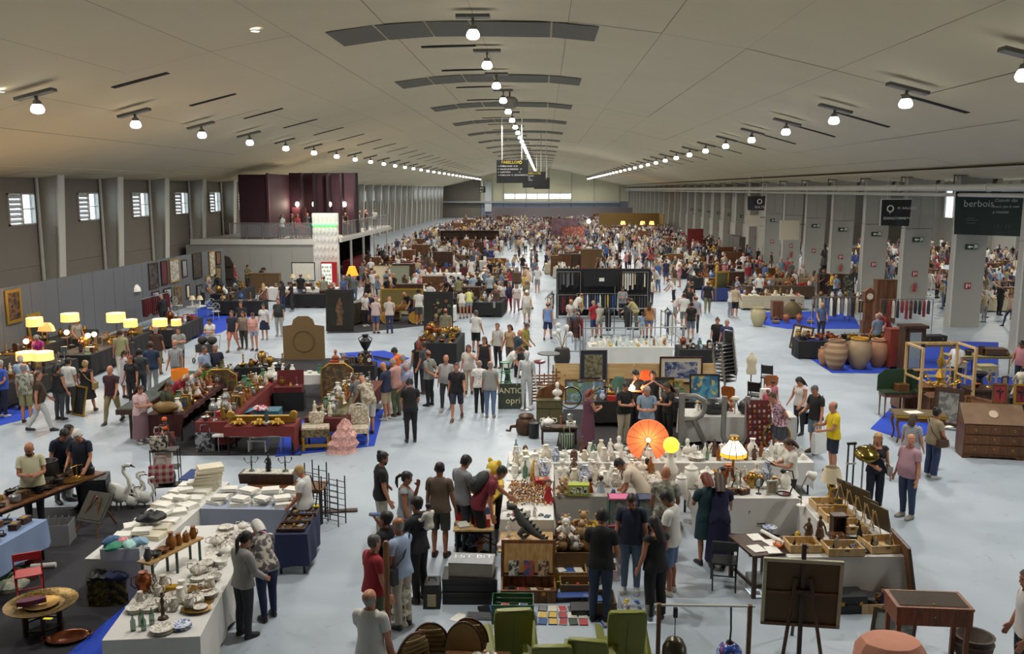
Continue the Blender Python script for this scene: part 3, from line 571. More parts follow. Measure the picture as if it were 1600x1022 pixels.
def person(pos,h,head,top,bot,hair,label,pose=None,skin=0,fem=0,fat=0.,lod=0,shoes='26262a',group=None,z0=0.,beard=None,cap=None,glasses=False,skirtz=None,flare=.4,hairlen=0,child=1.0,eyes=None,tuck=False,name='person',seat=None):
 """top=(kind,material) bot=(kind,material) hair=(style,material)"""
 T=TP[lod];p=dict(pose or{});B=fk(p);sc=h/1.725
 vr=morph(T.v,T.n,fem,fat,T.w);v=lbs(vr,T.w,B);lo=v[:,2].min()
 off=np.array((0,0,-lo));g_=lambda vv:(vv+off)*sc
 t=thing(name,label,'person',(pos[0],pos[1],z0),rad(head),group)
 if isinstance(skin,int):skin=SKIN[skin]
 b=ob('body',tome('body',g_(v),T.f),None,t);b.data.materials.append(skin)
 def gar(nm,kind,off_,it,mat,extra=None):
  gv,gf,gw,bd,gn=T.garment(kind,off_,it);q=morph(gv,None,fem,fat,gw)
  if extra is not None:q=extra(q)
  o=ob(nm,tome(nm,g_(lbs(q,gw,B)),gf),None,t);o.data.materials.append(mat);return o
 it=4 if lod==0 else 1
 if bot:
  k,mt=bot
  if k in('skirt','dress'):
   sv,sf=skirt(B,1.02 if k=='skirt'else 1.06,skirtz or.5,flare,fat);o=ob('skirt',tome('skirt',g_(sv),sf),None,t);o.data.materials.append(mt)
  else:
   def wide(q):
    s_=np.sign(q[:,0]);a=np.clip((.8-q[:,2])/.6,0,1)*(.5 if k=='wide'else.12);cx=s_*.1;q=q.copy();q[:,0]=cx+(q[:,0]-cx)*(1+a);q[:,1]*=(1+a);
    if k in('shorts','hot'):b_=np.clip((.8-q[:,2])/.3,0,1)*.22;q[:,0]=cx+(q[:,0]-cx)*(1+b_);q[:,1]*=1+b_
    return q
   gar('shorts'if k in('shorts','hot')else 'trousers',k,.010,it,mt,wide)
 if top:
  k,mt=top
  def loose(q):
   q=q.copy();a=np.clip((1.2-q[:,2])/.3,0,1)*(~isarm(q));q[:,0]*=1+.07*a;q[:,1]*=1+.10*a;return q
  gar('dress_top'if bot and bot[0]=='dress'else 'shirt',k,.016 if not tuck else.013,it,mt,None if tuck or(bot and bot[0]=='dress')else loose)
 if shoes:[gar1(T,'shoe',s,B,g_,t,shoes)for s in(1,-1)]
 Rh,Th,_=B[4];hd=lambda P:[tuple(g_(Rh@np.array(q)+Th))for q in P]
 if hair:
  st_,hm=hair
  if st_!='bald':
   gar('hair','hair2'if lod==2 else{'fringe':'fringe','crop':'crop'}.get(st_,'hair'),.007 if st_ in('fringe','crop')else.016,2 if st_!='fringe'else 0,hm)
  if st_ in('long','bob'):
   zb=1.30 if st_=='long'else 1.44;n=9;rr=[]
   for j in range(6):
    z=1.67+(zb-1.67)*j/5;r=.092+.012*sin(j/5*PI);aa=[]
    for k in range(n):
     th=rad(-28)-rad(124)*k/(n-1);aa.append((r*1.02*cos(th),r*1.12*sin(th)-.012-.01*j,z))
    for k in range(n-1,-1,-1):
     th=rad(-28)-rad(124)*k/(n-1);aa.append(((r-.022)*cos(th),(r-.022)*sin(th)-.012-.01*j,z))
    rr.append(hd(aa))
   vv,ff=bandf(rr);o=ob('hair_back',tome('hair_back',vv,ff),None,t);o.data.materials.append(hm)
  if st_=='tail':
   zz=hairlen or.2;P=[Vector(q)for q in hd([(0,-.085,1.63),(0,-.125,1.625)])];b_=P[1]+Vector((0,-.07,-.05))*sc;P+=[b_,b_+Vector((0,-.01,-zz*.5))*sc,b_+Vector((0,.01,-zz))*sc];o=ob('ponytail',TU(P,[.03*sc,.034*sc,.03*sc,.03*sc,.012*sc],8),hm,t)
  if st_=='bun':o=ob('hair_bun',EL(hd([(0,-.085,1.70)])[0],(.042*sc,)*3),hm,t)
 if beard:gar('beard','beard',.012,0,beard)
 if cap:
  gar('cap','cap',.014,1,cap);c=hd([(.07,.08,1.652),(.06,.15,1.645),(0,.175,1.643),(-.06,.15,1.645),(-.07,.08,1.652)]);c2=[(x,y,z+.008)for x,y,z in c];m=MB();m.add(c+c2,[(4,3,2,1,0),(5,6,7,8,9)]+[(i,i+1,6+i,5+i)for i in range(4)]);ob('cap_peak',m,cap,t)
 if lod==0 if eyes is None else eyes:
  for s in(1,-1):
   c=hd([(s*.031,.088,1.605)])[0];ob('eye',EL(c,(.011*sc,.009*sc,.007*sc),seg=8,rings=4),M('1c1512',.3),t)
   P=hd([(s*.015,.101,1.622),(s*.033,.095,1.628),(s*.05,.078,1.622)]);ob('eyebrow',TU(P,.0045*sc,5),hair[1]if hair and hair[0]!='bald'else M('3a2c24'),t)
  P=hd([(-.024,.098,1.537),(0,.106,1.536),(.024,.098,1.537)]);ob('mouth',TU(P,.006*sc,5),M('8a4a42',.5),t)
 if glasses:
  m=MB();
  for s in(1,-1):m.ring((0,0,0),.021*sc,.003*sc,10,4,mat=TL(hd([(s*.032,.11,1.603)])[0])@EX)
  ob('spectacles',m,M('111214',.3),t)['kind']='stuff'
 t['_']=0;del t['_']
 t_info={'hand':[g_(B[BON['ha%d'%i]][0]@armp(s,.60)+B[BON['ha%d'%i]][1])for i,s in((0,1),(1,-1))],'shoulder':[g_(B[2][0]@np.array((s*.15,0,1.44))+B[2][1])for s in(1,-1)],'hip':[g_(B[0][0]@np.array((s*.19,.0,.98))+B[0][1])for s in(1,-1)],'chest':g_(B[2][0]@np.array((0,.13,1.25))+B[2][1]),'back':g_(B[2][0]@np.array((0,-.13,1.25))+B[2][1]),'sc':sc,'t':t,'head':g_(Rh@np.array((0,0,1.6))+Th)}
 return t_info
def gar1(T,nm,s,B,g_,t,col):
 gv,gf,gw,bd,gn=T.garment('shoes',.009,1);c=gv[gf].mean(1);f=gf[c[:,0]*s>0];idx,inv=np.unique(f,return_inverse=True)
 o=ob(nm,tome(nm,g_(lbs(gv[idx],gw[idx],B)),inv.reshape(-1,3)),None,t);o.data.materials.append(M(col,.5))
def wpos(pi,loc):
 t=pi['t'];a=t.rotation_euler[2];c,s=cos(a),sin(a);x,y,z=loc;return(t.location.x+c*x-s*y,t.location.y+s*x+c*y,t.location.z+z)
def shoulder_bag(pi,side,mat,label,size=(.28,.1,.2),cross=True,strapm=None,drop=0.):
 """bag on a strap; a thing of its own carried by the person"""
 sc=pi['sc'];hip=pi['hip'][side];sh=pi['shoulder'][1-side if cross else side];a=pi['t'].rotation_euler[2]
 sx=1 if side==0 else-1;o=np.array((sx*.07,0,-.06-drop));c=hip+o;t=thing('shoulder_bag',label,'bag',wpos(pi,c),a)
 ob('pouch',BX((0,0,0),(size[1],size[0],size[2]),0,None,.9),mat,t)
 ob('flap',BX((sx*.004,0,size[2]*.28),(size[1]*1.04,size[0]*.97,size[2]*.42)),mat,t)
 d=sh-c;q=[(0,.1,size[2]/2),tuple(d*.5+np.array((sx*.03,.15,0))),tuple(d+np.array((0,.04,.03))),tuple(d+np.array((0,-.06,.02))),tuple(d*.5+np.array((sx*.03,-.15,0))),(0,-.1,size[2]/2)]
 ob('strap',TU(q,.014,5),strapm or mat,t);return t
def held(pi,i,kind,mat,label,cat,off=(0,0,0)):
 c=pi['hand'][i]+np.array(off);return c,wpos(pi,c)
# poses
ST=dict(head=(10,0));LOOK=dict(head=(38,0),arm0=(12,10,40,-20),arm1=(10,10,35,-20));WALK=dict(leg0=(22,8),leg1=(-16,14),arm0=(-14,9,12,0),arm1=(18,9,20,0),head=(6,0))
LEAN=dict(lean=38,head=(30,0),arm0=(45,8,18,0),arm1=(30,10,30,0),leg0=(4,6),leg1=(-4,4));REACH=dict(lean=40,head=(20,0),arm0=(10,10,20,0),arm1=(62,8,8,0),leg0=(6,8),leg1=(-6,4))
BEHIND=dict(head=(14,0),arm0=(-24,14,62,-100),arm1=(-24,14,62,-100));HOLD=dict(head=(32,0),arm0=(22,8,78,-30),arm1=(22,8,78,-30));CROSS=dict(head=(12,0),arm0=(22,6,95,-62),arm1=(26,8,92,-58));HIP=dict(head=(16,0),arm1=(-12,38,88,-40))
SIT=dict(leg0=(82,82,6),leg1=(80,80,6),lean=8,head=(20,0),arm0=(35,8,55,-20),arm1=(35,8,55,-20));CROUCH=dict(leg0=(104,128,14),leg1=(98,122,14),lean=42,head=(20,0),arm0=(60,6,25,-5),arm1=(64,6,20,-5))
CALL=dict(head=(10,15),arm1=(38,30,130,-30));PHONE=dict(head=(30,0),arm1=(35,6,95,-25))
# ---------- goods: builders of market wares ----------
BLK=M('1a1a1c',.5);BRASS=M('a5803c',.32,.85,.12,14);COPPER=M('8f4f30',.32,.8,.12,14);SILV=M('a9aaa8',.28,.85,.1,14);GOLD=M('b08a35',.4,.6,.2,18);WHT=M('e4e1d8',.4);CRM=M('d8cfb8',.5);IRON=M('2b2725',.5,.6,.2)
DWD=WD('4a2e1c','2c190e');MWD=WD('7a4f2c','54331b');LWD=WD('c2a06c','a27f4c');PINE=WD('d3b684','b9945c');PLY=MP('wood','d9bd8c','c4a06a',5,rough=.6,thr=2)
PR={'vase':[(.05,0),(.085,.05),(.10,.12),(.08,.2),(.04,.25),(.038,.29),(.055,.32),(.045,.32)],'urn':[(.05,0),(.045,.03),(.09,.1),(.12,.2),(.11,.28),(.06,.33),(.07,.36),(.06,.36)],'bottle':[(.038,0),(.042,.01),(.042,.17),(.017,.22),(.015,.28),(.018,.29)],'jar':[(.055,0),(.065,.02),(.065,.13),(.05,.15),(.055,.17),(.02,.19),(.012,.21)],'bowl':[(.04,0),(.045,.01),(.09,.05),(.115,.09),(.108,.09),(.085,.05),(1e-4,.02)],'plate':[(.06,0),(.07,.008),(.13,.022),(.127,.026),(.07,.013),(1e-4,.012)],'dishes':[(.06,0),(.13,.02),(.13,.026),(.10,.024),(.125,.032),(.13,.04),(.10,.038),(.13,.055),(.127,.06),(.07,.045),(1e-4,.044)],'cup':[(.025,0),(.03,.005),(.04,.04),(.044,.07),(.04,.07),(.03,.02),(1e-4,.012)],'jug':[(.045,0),(.07,.05),(.075,.1),(.05,.17),(.04,.2),(.05,.23),(.045,.23)],'goblet':[(.035,0),(.008,.015),(.007,.08),(.035,.11),(.04,.16),(.036,.16),(1e-4,.11)],'candlestick':[(.06,0),(.05,.02),(.018,.04),(.026,.09),(.013,.14),(.022,.2),(.013,.24),(.034,.26),(.034,.27),(.015,.275),(.014,.3)],'bell':[(.07,0),(.06,.02),(.045,.08),(.03,.11),(1e-4,.12)],'tureen':[(.06,0),(.05,.02),(.11,.07),(.12,.1),(.11,.12),(.06,.155),(.015,.17),(.02,.19),(1e-4,.2)],'pot':[(.09,0),(.11,.02),(.11,.12),(.115,.125),(.06,.14),(.02,.15),(.02,.17),(1e-4,.17)],'ball':[(1e-4,0),(.06,.02),(.085,.085),(.06,.15),(1e-4,.17)]}
def lathed(kind,handle=0,spout=False,seg=12):
 def f():
  m=LA(PR[kind],seg);H=max(z for r,z in PR[kind]);r=max(r for r,z in PR[kind])
  for i in range(handle):
   s=1 if i==0 else-1
   m.tube([(s*r*.62,0,H*.85),(s*r*1.35,0,H*.8),(s*r*1.45,0,H*.5),(s*r*.9,0,H*.3)],.009,5)
  if spout:m.tube([(-r*.8,0,H*.35),(-r*1.4,0,H*.6),(-r*1.65,0,H*.9)],[.018,.014,.01],6)
  return m
 return cm((kind,handle,spout),f)
def figurine():
 m=MB();m.lathe([(.05,0),(.05,.02),(.03,.03),(.055,.05),(.045,.12),(.028,.17),(.036,.22),(.02,.255),(.012,.265)],10);m.ell((0,0,.29),(.022,.025,.03),seg=8);m.tube([(.03,0,.23),(.055,.03,.18),(.02,.055,.16)],.012,5);m.tube([(-.03,0,.23),(-.05,.02,.17),(-.06,.04,.12)],.012,5);return m
def bust():
 m=MB();m.lathe([(.07,0),(.075,.03),(.03,.06),(.03,.09)],10);m.ell((0,0,.15),(.11,.06,.08),seg=10);m.tube([(0,0,.19),(0,.005,.27)],[.035,.03],8);m.ell((0,.01,.32),(.045,.055,.065),seg=10);m.ell((0,.065,.315),(.01,.014,.014),seg=6);return m
def teddy():
 m=MB();m.ell((0,0,.1),(.075,.065,.095),0,8);m.ell((0,.01,.225),(.062,.058,.058),0,8);m.ell((0,.065,.212),(.028,.022,.022),1,6)
 for s in(1,-1):m.ell((s*.05,0,.275),(.024,.014,.024),0,6);m.tube([(s*.06,.01,.15),(s*.12,.05,.11)],[.03,.026],6);m.tube([(s*.05,.02,.05),(s*.08,.12,.035)],[.04,.034],6)
 return m
def doll():
 m=MB();m.lathe([(.075,0),(.06,.06),(.035,.14),(.04,.19),(.015,.205)],10,mi=0);m.ell((0,0,.245),(.042,.042,.048),1,8);m.ell((0,-.01,.258),(.048,.046,.045),2,8)
 for s in(1,-1):m.tube([(s*.035,0,.18),(s*.085,.02,.12)],[.014,.01],5,1);m.tube([(s*.03,.03,.02),(s*.035,.12,.015)],[.016,.013],5,1)
 return m
def toycar():
 m=MB();m.box((0,0,.03),(.06,.14,.03));m.box((0,-.005,.055),(.052,.075,.03),0,None,.8)
 for x in(.03,-.03):
  for y in(.045,-.045):m.lathe([(.017,-.006),(.017,.006)],8,mi=1,mat=TL((x,y,.018))@Euler((0,PI/2,0)).to_matrix().to_4x4())
 return m
def clock():
 m=MB();m.box((0,0,.02),(.2,.1,.04));m.box((0,0,.12),(.16,.08,.17));m.prism([(-.09,0),(.09,0),(.06,.05),(0,.075),(-.06,.05)],-.045,.045,0,TL((0,0,.205))@EX);m.lathe([(.055,0),(.055,.01)],14,mi=1,mat=TL((0,-.04,.13))@EX);m.tube([(0,-.052,.13),(0,-.052,.165)],.004,4,2);m.tube([(0,-.052,.13),(.025,-.052,.12)],.004,4,2);return m
def radio():
 m=MB();m.box((0,0,.09),(.3,.14,.18));m.box((-.05,-.072,.1),(.16,.006,.12),1);
 for z in(.05,.13):m.lathe([(.022,0),(.02,.016)],10,mi=2,mat=TL((.1,-.07,z))@EX)
 m.tube([(-.1,0,.18),(-.1,0,.22),(.1,0,.22),(.1,0,.18)],.008,5,2);return m
def cabox():
 m=MB();m.box((0,0,.045),(.22,.15,.09));m.box((0,0,.105),(.226,.156,.03));m.box((0,-.08,.09),(.025,.008,.03),1);m.box((0,0,.122),(.12,.08,.006),1);return m
def book():
 m=MB();m.box((0,0,.018),(.15,.21,.03),1);m.box((0,0,.0015),(.16,.22,.003));m.box((0,0,.035),(.16,.22,.003));m.box((-.08,0,.018),(.005,.22,.036));return m
def discbox():
 m=MB();m.box((0,0,.008),(.136,.19,.014));m.box((.004,0,.0155),(.12,.178,.002),1);return m
def smallframe():
 m=MB();w,h,t=.2,.26,.03
 for c,d in(((0,0,t/2),(w,.02,t)),((0,0,h-t/2),(w,.02,t)),((-w/2+t/2,0,h/2),(t,.02,h-2*t)),((w/2-t/2,0,h/2),(t,.02,h-2*t))):m.box(c,d)
 m.box((0,.004,h/2),(w-2*t,.008,h-2*t),1);m.tube([(0,.01,h*.8),(0,.1,0)],.006,4);return m
def mirror_hand():
 m=MB();m.ring((0,0,.22),.09,.012,16,5,0,TL((0,0,.22))@EX@TL((0,0,-.22)));m.lathe([(.085,-.003),(.085,.003)],16,mi=1,mat=TL((0,0,.22))@EX);m.lathe([(.06,0),(.05,.015),(.01,.03),(.012,.13)],10);return m
def scales():
 m=MB();m.lathe([(.08,0),(.06,.03),(.015,.05),(.012,.26)],10);m.tube([(-.15,0,.25),(0,0,.27),(.15,0,.25)],.008,5)
 for s in(1,-1):m.lathe([(.06,.1),(.05,.09),(1e-4,.085)],10,(s*.15,0,0));m.tube([(s*.15,0,.25),(s*.2,0,.1)],.003,4);m.tube([(s*.15,0,.25),(s*.1,0,.1)],.003,4)
 return m
def iron():
 m=MB();m.prism([(-.05,-.08),(.05,-.08),(.05,.02),(0,.11),(-.05,.02)],0,.04);m.tube([(0,-.06,.04),(0,-.06,.1),(0,.05,.1),(0,.05,.04)],.012,6);return m
def telephone():
 m=MB();m.box((0,0,.04),(.18,.15,.08),0,None,.7);m.lathe([(.05,0),(.05,.012)],12,mi=1,mat=TL((0,-.055,.055))@Euler((rad(60),0,0)).to_matrix().to_4x4());m.tube([(-.11,0,.09),(-.09,0,.12),(.09,0,.12),(.11,0,.09)],[.028,.016,.016,.028],7);return m
def basket():
 m=MB();m.lathe([(.09,0),(.13,.02),(.15,.09),(.14,.09),(.12,.03),(1e-4,.02)],14);m.tube([(-.14,0,.08),(-.11,0,.2),(0,0,.25),(.11,0,.2),(.14,0,.08)],.01,5);return m
def pan():
 m=MB();m.lathe([(.09,0),(.115,.035),(.11,.035),(.088,.008),(1e-4,.008)],14);m.tube([(.11,0,.03),(.28,0,.05)],[.012,.01],5);return m
def tray():
 m=MB();m.lathe([(.16,0),(.19,.02),(.185,.024),(.155,.008),(1e-4,.008)],18,sx=1.2);return m
def tablelamp():
 m=MB();m.lathe([(.07,0),(.06,.03),(.02,.05),(.05,.12),(.03,.2),(.01,.24),(.01,.3)],10);m.lathe([(.14,.27),(.08,.45),(.076,.45),(.135,.27)],14,mi=1);return m
def cloth_fold():
 m=MB();
 for k in range(3):m.box((RN.uniform(-.008,.008),RN.uniform(-.008,.008),.012+k*.022),(.34-.01*k,.26-.01*k,.02),0,(0,0,RN.uniform(-.05,.05)))
 return m
def suitcase_s():
 m=MB();m.box((0,0,.1),(.6,.42,.1));m.box((0,0,.18),(.61,.43,.055));
 for x in(-.2,.2):m.box((x,-.215,.16),(.05,.02,.06),1)
 m.tube([(-.08,-.21,.13),(-.07,-.26,.13),(.07,-.26,.13),(.08,-.21,.13)],.012,5,1);
 for x in(-.29,.29):
  for y in(-.2,.2):m.box((x,y,.1),(.04,.04,.105),1)
 return m
KINDS={'vase':('vase','vase',lambda:lathed('vase')),'urn':('urn','urn',lambda:lathed('urn',2)),'bottle':('bottle','bottle',lambda:lathed('bottle')),'jar':('lidded_jar','jar',lambda:lathed('jar')),'bowl':('bowl','bowl',lambda:lathed('bowl')),'plate':('plate','plate',lambda:lathed('plate',seg=16)),'dishes':('dish','dish',lambda:lathed('dishes',seg=16)),'cup':('cup','cup',lambda:lathed('cup',1)),'jug':('jug','jug',lambda:lathed('jug',1)),'teapot':('teapot','teapot',lambda:lathed('jar',1,True)),'goblet':('goblet','glass',lambda:lathed('goblet')),'candlestick':('candlestick','candlestick',lambda:lathed('candlestick')),'bell':('bell','bell',lambda:lathed('bell',0)),'tureen':('tureen','tureen',lambda:lathed('tureen',2)),'pot':('cooking_pot','pot',lambda:lathed('pot',2)),'ball':('ball','ball',lambda:lathed('ball')),'figurine':('figurine','figurine',lambda:cm('figurine',figurine)),'bust':('bust','bust',lambda:cm('bust',bust)),'teddy':('teddy_bear','plush toy',lambda:cm('teddy',teddy)),'doll':('doll','doll',lambda:cm('doll',doll)),'car':('toy_car','toy car',lambda:cm('car',toycar)),'clock':('mantel_clock','clock',lambda:cm('clock',clock)),'radio':('radio','radio',lambda:cm('radio',radio)),'casket':('casket','box',lambda:cm('casket',cabox)),'book':('book','book',lambda:cm('book',book)),'disc':('disc_case','disc case',lambda:cm('disc',discbox)),'frame':('photo_frame','picture frame',lambda:cm('sframe',smallframe)),'mirror':('table_mirror','mirror',lambda:cm('hmir',mirror_hand)),'scales':('balance_scales','scales',lambda:cm('scales',scales)),'iron':('flat_iron','iron',lambda:cm('iron',iron)),'phone':('telephone','telephone',lambda:cm('phone',telephone)),'basket':('basket','basket',lambda:cm('basket',basket)),'pan':('frying_pan','pan',lambda:cm('pan',pan)),'tray':('tray','tray',lambda:cm('tray',tray)),'lamp':('table_lamp','lamp',lambda:cm('lamp',tablelamp)),'cloth':('folded_linen','linen',lambda:cm(('cloth',RN.randrange(4)),cloth_fold)),'suitcase':('suitcase','suitcase',lambda:cm('suit',suitcase_s))}
# colours: word -> material(s)
def C_(w):
 t={'white':WHT,'cream':CRM,'black':BLK,'brass':BRASS,'copper':COPPER,'silver':SILV,'gilt':GOLD,'dark wooden':DWD,'brown wooden':MWD,'pale wooden':LWD,'iron':IRON}
 if w in t:return t[w]
 hx={'blue':'3a5a94','navy':'26305a','red':'a82a2c','dark red':'6a1c20','green':'3f6a45','dark green':'203d2c','yellow':'d2b030','orange':'cf6a2a','pink':'d59aa4','brown':'5c4030','tan':'a98a62','grey':'8a8b8c','dark grey':'434447','purple':'5a3a68','turquoise':'4a9a9a','beige':'bfae8f','terracotta':'a0603f','light blue':'a9bccf','amber':'8a5418'}
 if w.startswith('clear'):return glass('d8e4e2',.35)
 if w.startswith('green glass'):return glass('3a7a5a',.6)
 if w=='blue and white':return FL('dfe0e2','5a74a8',30)
 if w=='floral white':return FL('e6e2da','a8a898',34,'b09088')
 return M(hx.get(w,'888888'),.5)
ACC=[WHT,BLK,GOLD,M('c9a98a'),M('3a2a20')]
GRP={}
def good(kind,col,loc,rz=0,s=1.,where='on the stall',group=None,extra='',parent=None):
 nm,cat,fn=KINDS[kind];me=fn();m=C_(col);acc={'doll':[m,SKIN[3],M(RN.choice(['4a2e1a','c2a05a','2a1a12']))],'teddy':[m,CRM],'car':[m,BLK],'clock':[m,WHT,BLK],'radio':[m,CRM,BLK],'casket':[m,BRASS],'book':[m,CRM],'disc':[m,M(RN.choice(['c9c2b0','3a5a8a','a03a3a','d0b050','304030','777777']))],'frame':[m,M(RN.choice(['8a7a60','50606a','a09080','40382e']),.4,0,.4,20)],'mirror':[m,M('b8c0c4',.1,.9,0)],'phone':[m,CRM],'lamp':[m,M('d8c7a0',.8)],'suitcase':[m,BRASS]}.get(kind,[m])
 o=ob(nm,me,acc,None,loc,rz,s)
 kw={'dishes':'stack of plates','jar':'lidded jar','bust':'carved bust','teddy':'teddy bear','car':'toy car','clock':'mantel clock','radio':'old radio','casket':'small casket','disc':'disc case','frame':'standing photo frame','mirror':'oval table mirror','scales':'balance scales','iron':'flat iron','phone':'dial telephone','pan':'frying pan','lamp':'table lamp','cloth':'folded linen','pot':'cooking pot'}.get(kind,kind)
 if kind=='dishes':kw='plate pile'
 return tag(o,f'{extra+" " if extra else ""}{col} {kw} {where}',cat,group or f'{cat} wares {where}')
def scatter(org,rz,L,W_,z,spec,n,where,cell=.24,seed=1,edge=.08,smin=.8,smax=1.15,group=None):
 """place n wares on a rectangle (origin corner, axis angle), one per jittered grid cell"""
 r=random.Random(seed);nx=max(1,int((L-2*edge)/cell));ny=max(1,int((W_-2*edge)/cell));cells=[(i,j)for i in range(nx)for j in range(ny)];r.shuffle(cells)
 c,s=cos(rz),sin(rz);cx=(L-2*edge)/nx;cy=(W_-2*edge)/ny
 pool=[(k,q)for k,cols,wt in spec for q in cols for _ in range(wt)]
 for(i,j)in cells[:n]:
  k,q=r.choice(pool);x=edge+(i+.5+r.uniform(-.12,.12))*cx;y=edge+(j+.5+r.uniform(-.12,.12))*cy
  good(k,q,(org[0]+c*x-s*y,org[1]+s*x+c*y,z),rz+r.uniform(-.5,.5)+(PI if r.random()<.1 else 0),min(r.uniform(smin,smax),1.3),where,group)
# ---------- furniture ----------
def table(org,rz,L,W_,h,label,top,legm=None,cloth=None,drop=.55,name='table',group=None,thick=.03,folds=True):
 """table from its corner org along rz; cloth = (material, drop)"""
 t=thing(name,label,'table',(org[0],org[1],0),rz,group)
 ob('tabletop',BX((L/2,W_/2,h-thick/2-.006),(L,W_,thick)),top,t)
 for x in(.07,L-.07):
  for y in(.07,W_-.07):ob('leg',TU([(x,y,0),(x,y,h-thick-.006)],.024,8),legm or IRON,t)
 ob('apron',BX((L/2,W_/2,h-thick-.05),(L-.1,W_-.1,.05)),legm or top,t)
 return t
def cloth_over(org,rz,L,W_,h,label,m,drops=(.6,.6,.6,.6),seed=0,cat='tablecloth',group=None,name='tablecloth',wav=.022):
 """cloth lying on a table; drops front(y0),right(x1),back(y1),left(x0)"""
 r=random.Random(seed);mb=MB();o=.012
 per=[];
 def side(p,q,d,k):
  n=max(3,int((Vector(q)-Vector(p)).length/.09))
  for i in range(n):a=i/n;per.append((p[0]+(q[0]-p[0])*a,p[1]+(q[1]-p[1])*a,d,k,i))
 A,B_,C2,Dd=(-o,-o),(L+o,-o),(L+o,W_+o),(-o,W_+o)
 side(A,B_,drops[0],0);side(B_,C2,drops[1],1);side(C2,Dd,drops[2],2);side(Dd,A,drops[3],3)
 n=len(per);nr=[(0,-1),(1,0),(0,1),(-1,0)];ph=r.uniform(0,6);R_=[]
 for lv in(0,.08,.5,1):
  row=[]
  for i,(x,y,d,k,ii)in enumerate(per):
   nx_,ny_=nr[k];w=(wav*(sin(i*1.1+ph)+.7*sin(i*.47+ph*2))+wav*.9)*lv+.004
   if lv<.1:w=.004
   row.append((x+nx_*w,y+ny_*w,max(.012,h-d*lv*(1+.03*sin(i*.7+ph)))))
  R_.append(row)
 mb.loft(R_[::-1],0,True,False);mb.add([(p[0],p[1],h)for p in R_[0]],[tuple(range(n))])
# inner face
 ob_=ob(name,mb,m,None,(org[0],org[1],0),rz);return tag(ob_,label,cat,group)
def ctable(org,rz,L,W_,h,label,m,drops=.62,seed=0,clothname='white',group=None):
 d=drops if isinstance(drops,tuple)else(drops,)*4
 table(org,rz,L,W_,h-.012,'trestle frame beneath '+(label.split(' on ',1)[1]if ' on 'in label else label.split(' under ')[-1]),PINE,IRON,name='trestle_table')
 return cloth_over(org,rz,L,W_,h,label,m,d,seed)
def carpet(poly,m,label,z=.008,name='carpet'):
 b=MB();b.prism([(p[0],p[1])for p in poly],.001,z);o=ob(name,b,m);return tag(o,label,'carpet')
def chair_simple(loc,rz,label,seatm,framem,kind='wood',group=None):
 t=thing('chair',label,'chair',(loc[0],loc[1],loc[2]if len(loc)>2 else 0),rz,group)
 for x in(-.19,.19):ob('leg',TU([(x,-.19,0),(x,-.18,.44)],.018,6),framem,t);ob('leg',TU([(x,.2,0),(x,.18,.44),(x*.95,.24,.92)],.018,6),framem,t)
 ob('seat',BX((0,0,.455),(.44,.42,.04)),seatm,t)
 if kind=='wood':
  for z in(.62,.76,.88):ob('back_slat',BX((0,.215+(z-.5)*.07,z),(.36,.018,.06)),framem,t)
 else:ob('backrest',BX((0,.225,.75),(.40,.03,.3),0,(rad(-8),0,0)),seatm,t)
 return t
def picture(loc,rz,w,h,label,fm,pm,tilt=0.,fw=.06,mat_=None,name='framed_picture',cat='picture',group=None,lean=0):
 t=thing(name,label,cat,loc,rz,group);q=Matrix.Rotation(tilt,4,'X')
 f=MB();
 for c,d in(((0,0,fw/2),(w,.04,fw)),((0,0,h-fw/2),(w,.04,fw)),((-w/2+fw/2,0,h/2),(fw,.04,h-2*fw)),((w/2-fw/2,0,h/2),(fw,.04,h-2*fw))):f.box(c,d)
 def add(nm,mb,m):ob(nm,mb,m,t,(0,0,0),(tilt,0,0))
 add('frame',f,fm);add('canvas',BX((0,.006,h/2),(w-2*fw,.012,h-2*fw)),mat_ or pm)
 if mat_:mw=w-2*fw-2*min(w,h)*.14;mh=h-2*fw-2*min(w,h)*.14;add('print',BX((0,-.003,h/2),(mw,.01,mh)),pm)
 add('backing',BX((0,.022,h/2),(w-.04,.006,h-.04)),MWD)
 return t
def painting(k,*cols):
 return FL(cols[0],cols[1],k,cols[2]if len(cols)>2 else None,.5)
def cabinet(loc,rz,w,d,h,label,m,drawers=0,doors=2,name='cabinet',cat='cabinet',legs=.08,group=None,hw=BRASS,top=True):
 t=thing(name,label,cat,(loc[0],loc[1],loc[2]if len(loc)>2 else 0),rz,group)
 ob('body',BX((0,0,legs+(h-legs)/2),(w,d,h-legs)),m,t)
 if top:ob('top',BX((0,0,h+.012),(w+.05,d+.05,.024)),m,t)
 for x in(-w/2+.04,w/2-.04):
  for y in(-d/2+.04,d/2-.04):ob('foot',LA([(.02,0),(.032,legs*.6),(.03,legs)],8,(x,y,0)),m,t)
 zt=h;
 if drawers:
  dh=(h-legs)*(1 if not doors else.35)/drawers
  for i in range(drawers):
   z=zt-dh*(i+.5);f=ob('drawer',BX((0,0,0),(w-.07,.03,dh-.03)),m,t,(0,-d/2-.008,z))
   for x in((-w*.27,w*.27)if w>.6 else(0,)):ob('handle',cm('dhandle',lambda:RI((0,0,0),.028,.006,10,4,mat=EX).lathe([(.014,0),(.01,.014)],8,(0,0,0),0,TL((0,0,.026))@EX)),hw,f,(x,-.02,0))
  zt-=dh*drawers
 if doors:
  hh=zt-legs
  for i in range(doors):
   x=-w/2+(i+.5)*w/doors;f=ob('door',BX((0,0,0),(w/doors-.03,.025,hh-.05)).box((0,-.015,0),(w/doors-.16,.012,hh-.2)),m,t,(x,-d/2-.008,legs+hh/2));ob('knob',EL((0,0,0),(.016,.016,.016),seg=8,rings=4),hw,f,((w/doors*.36)*(1 if i==0 else-1),-.03,0))
 return t
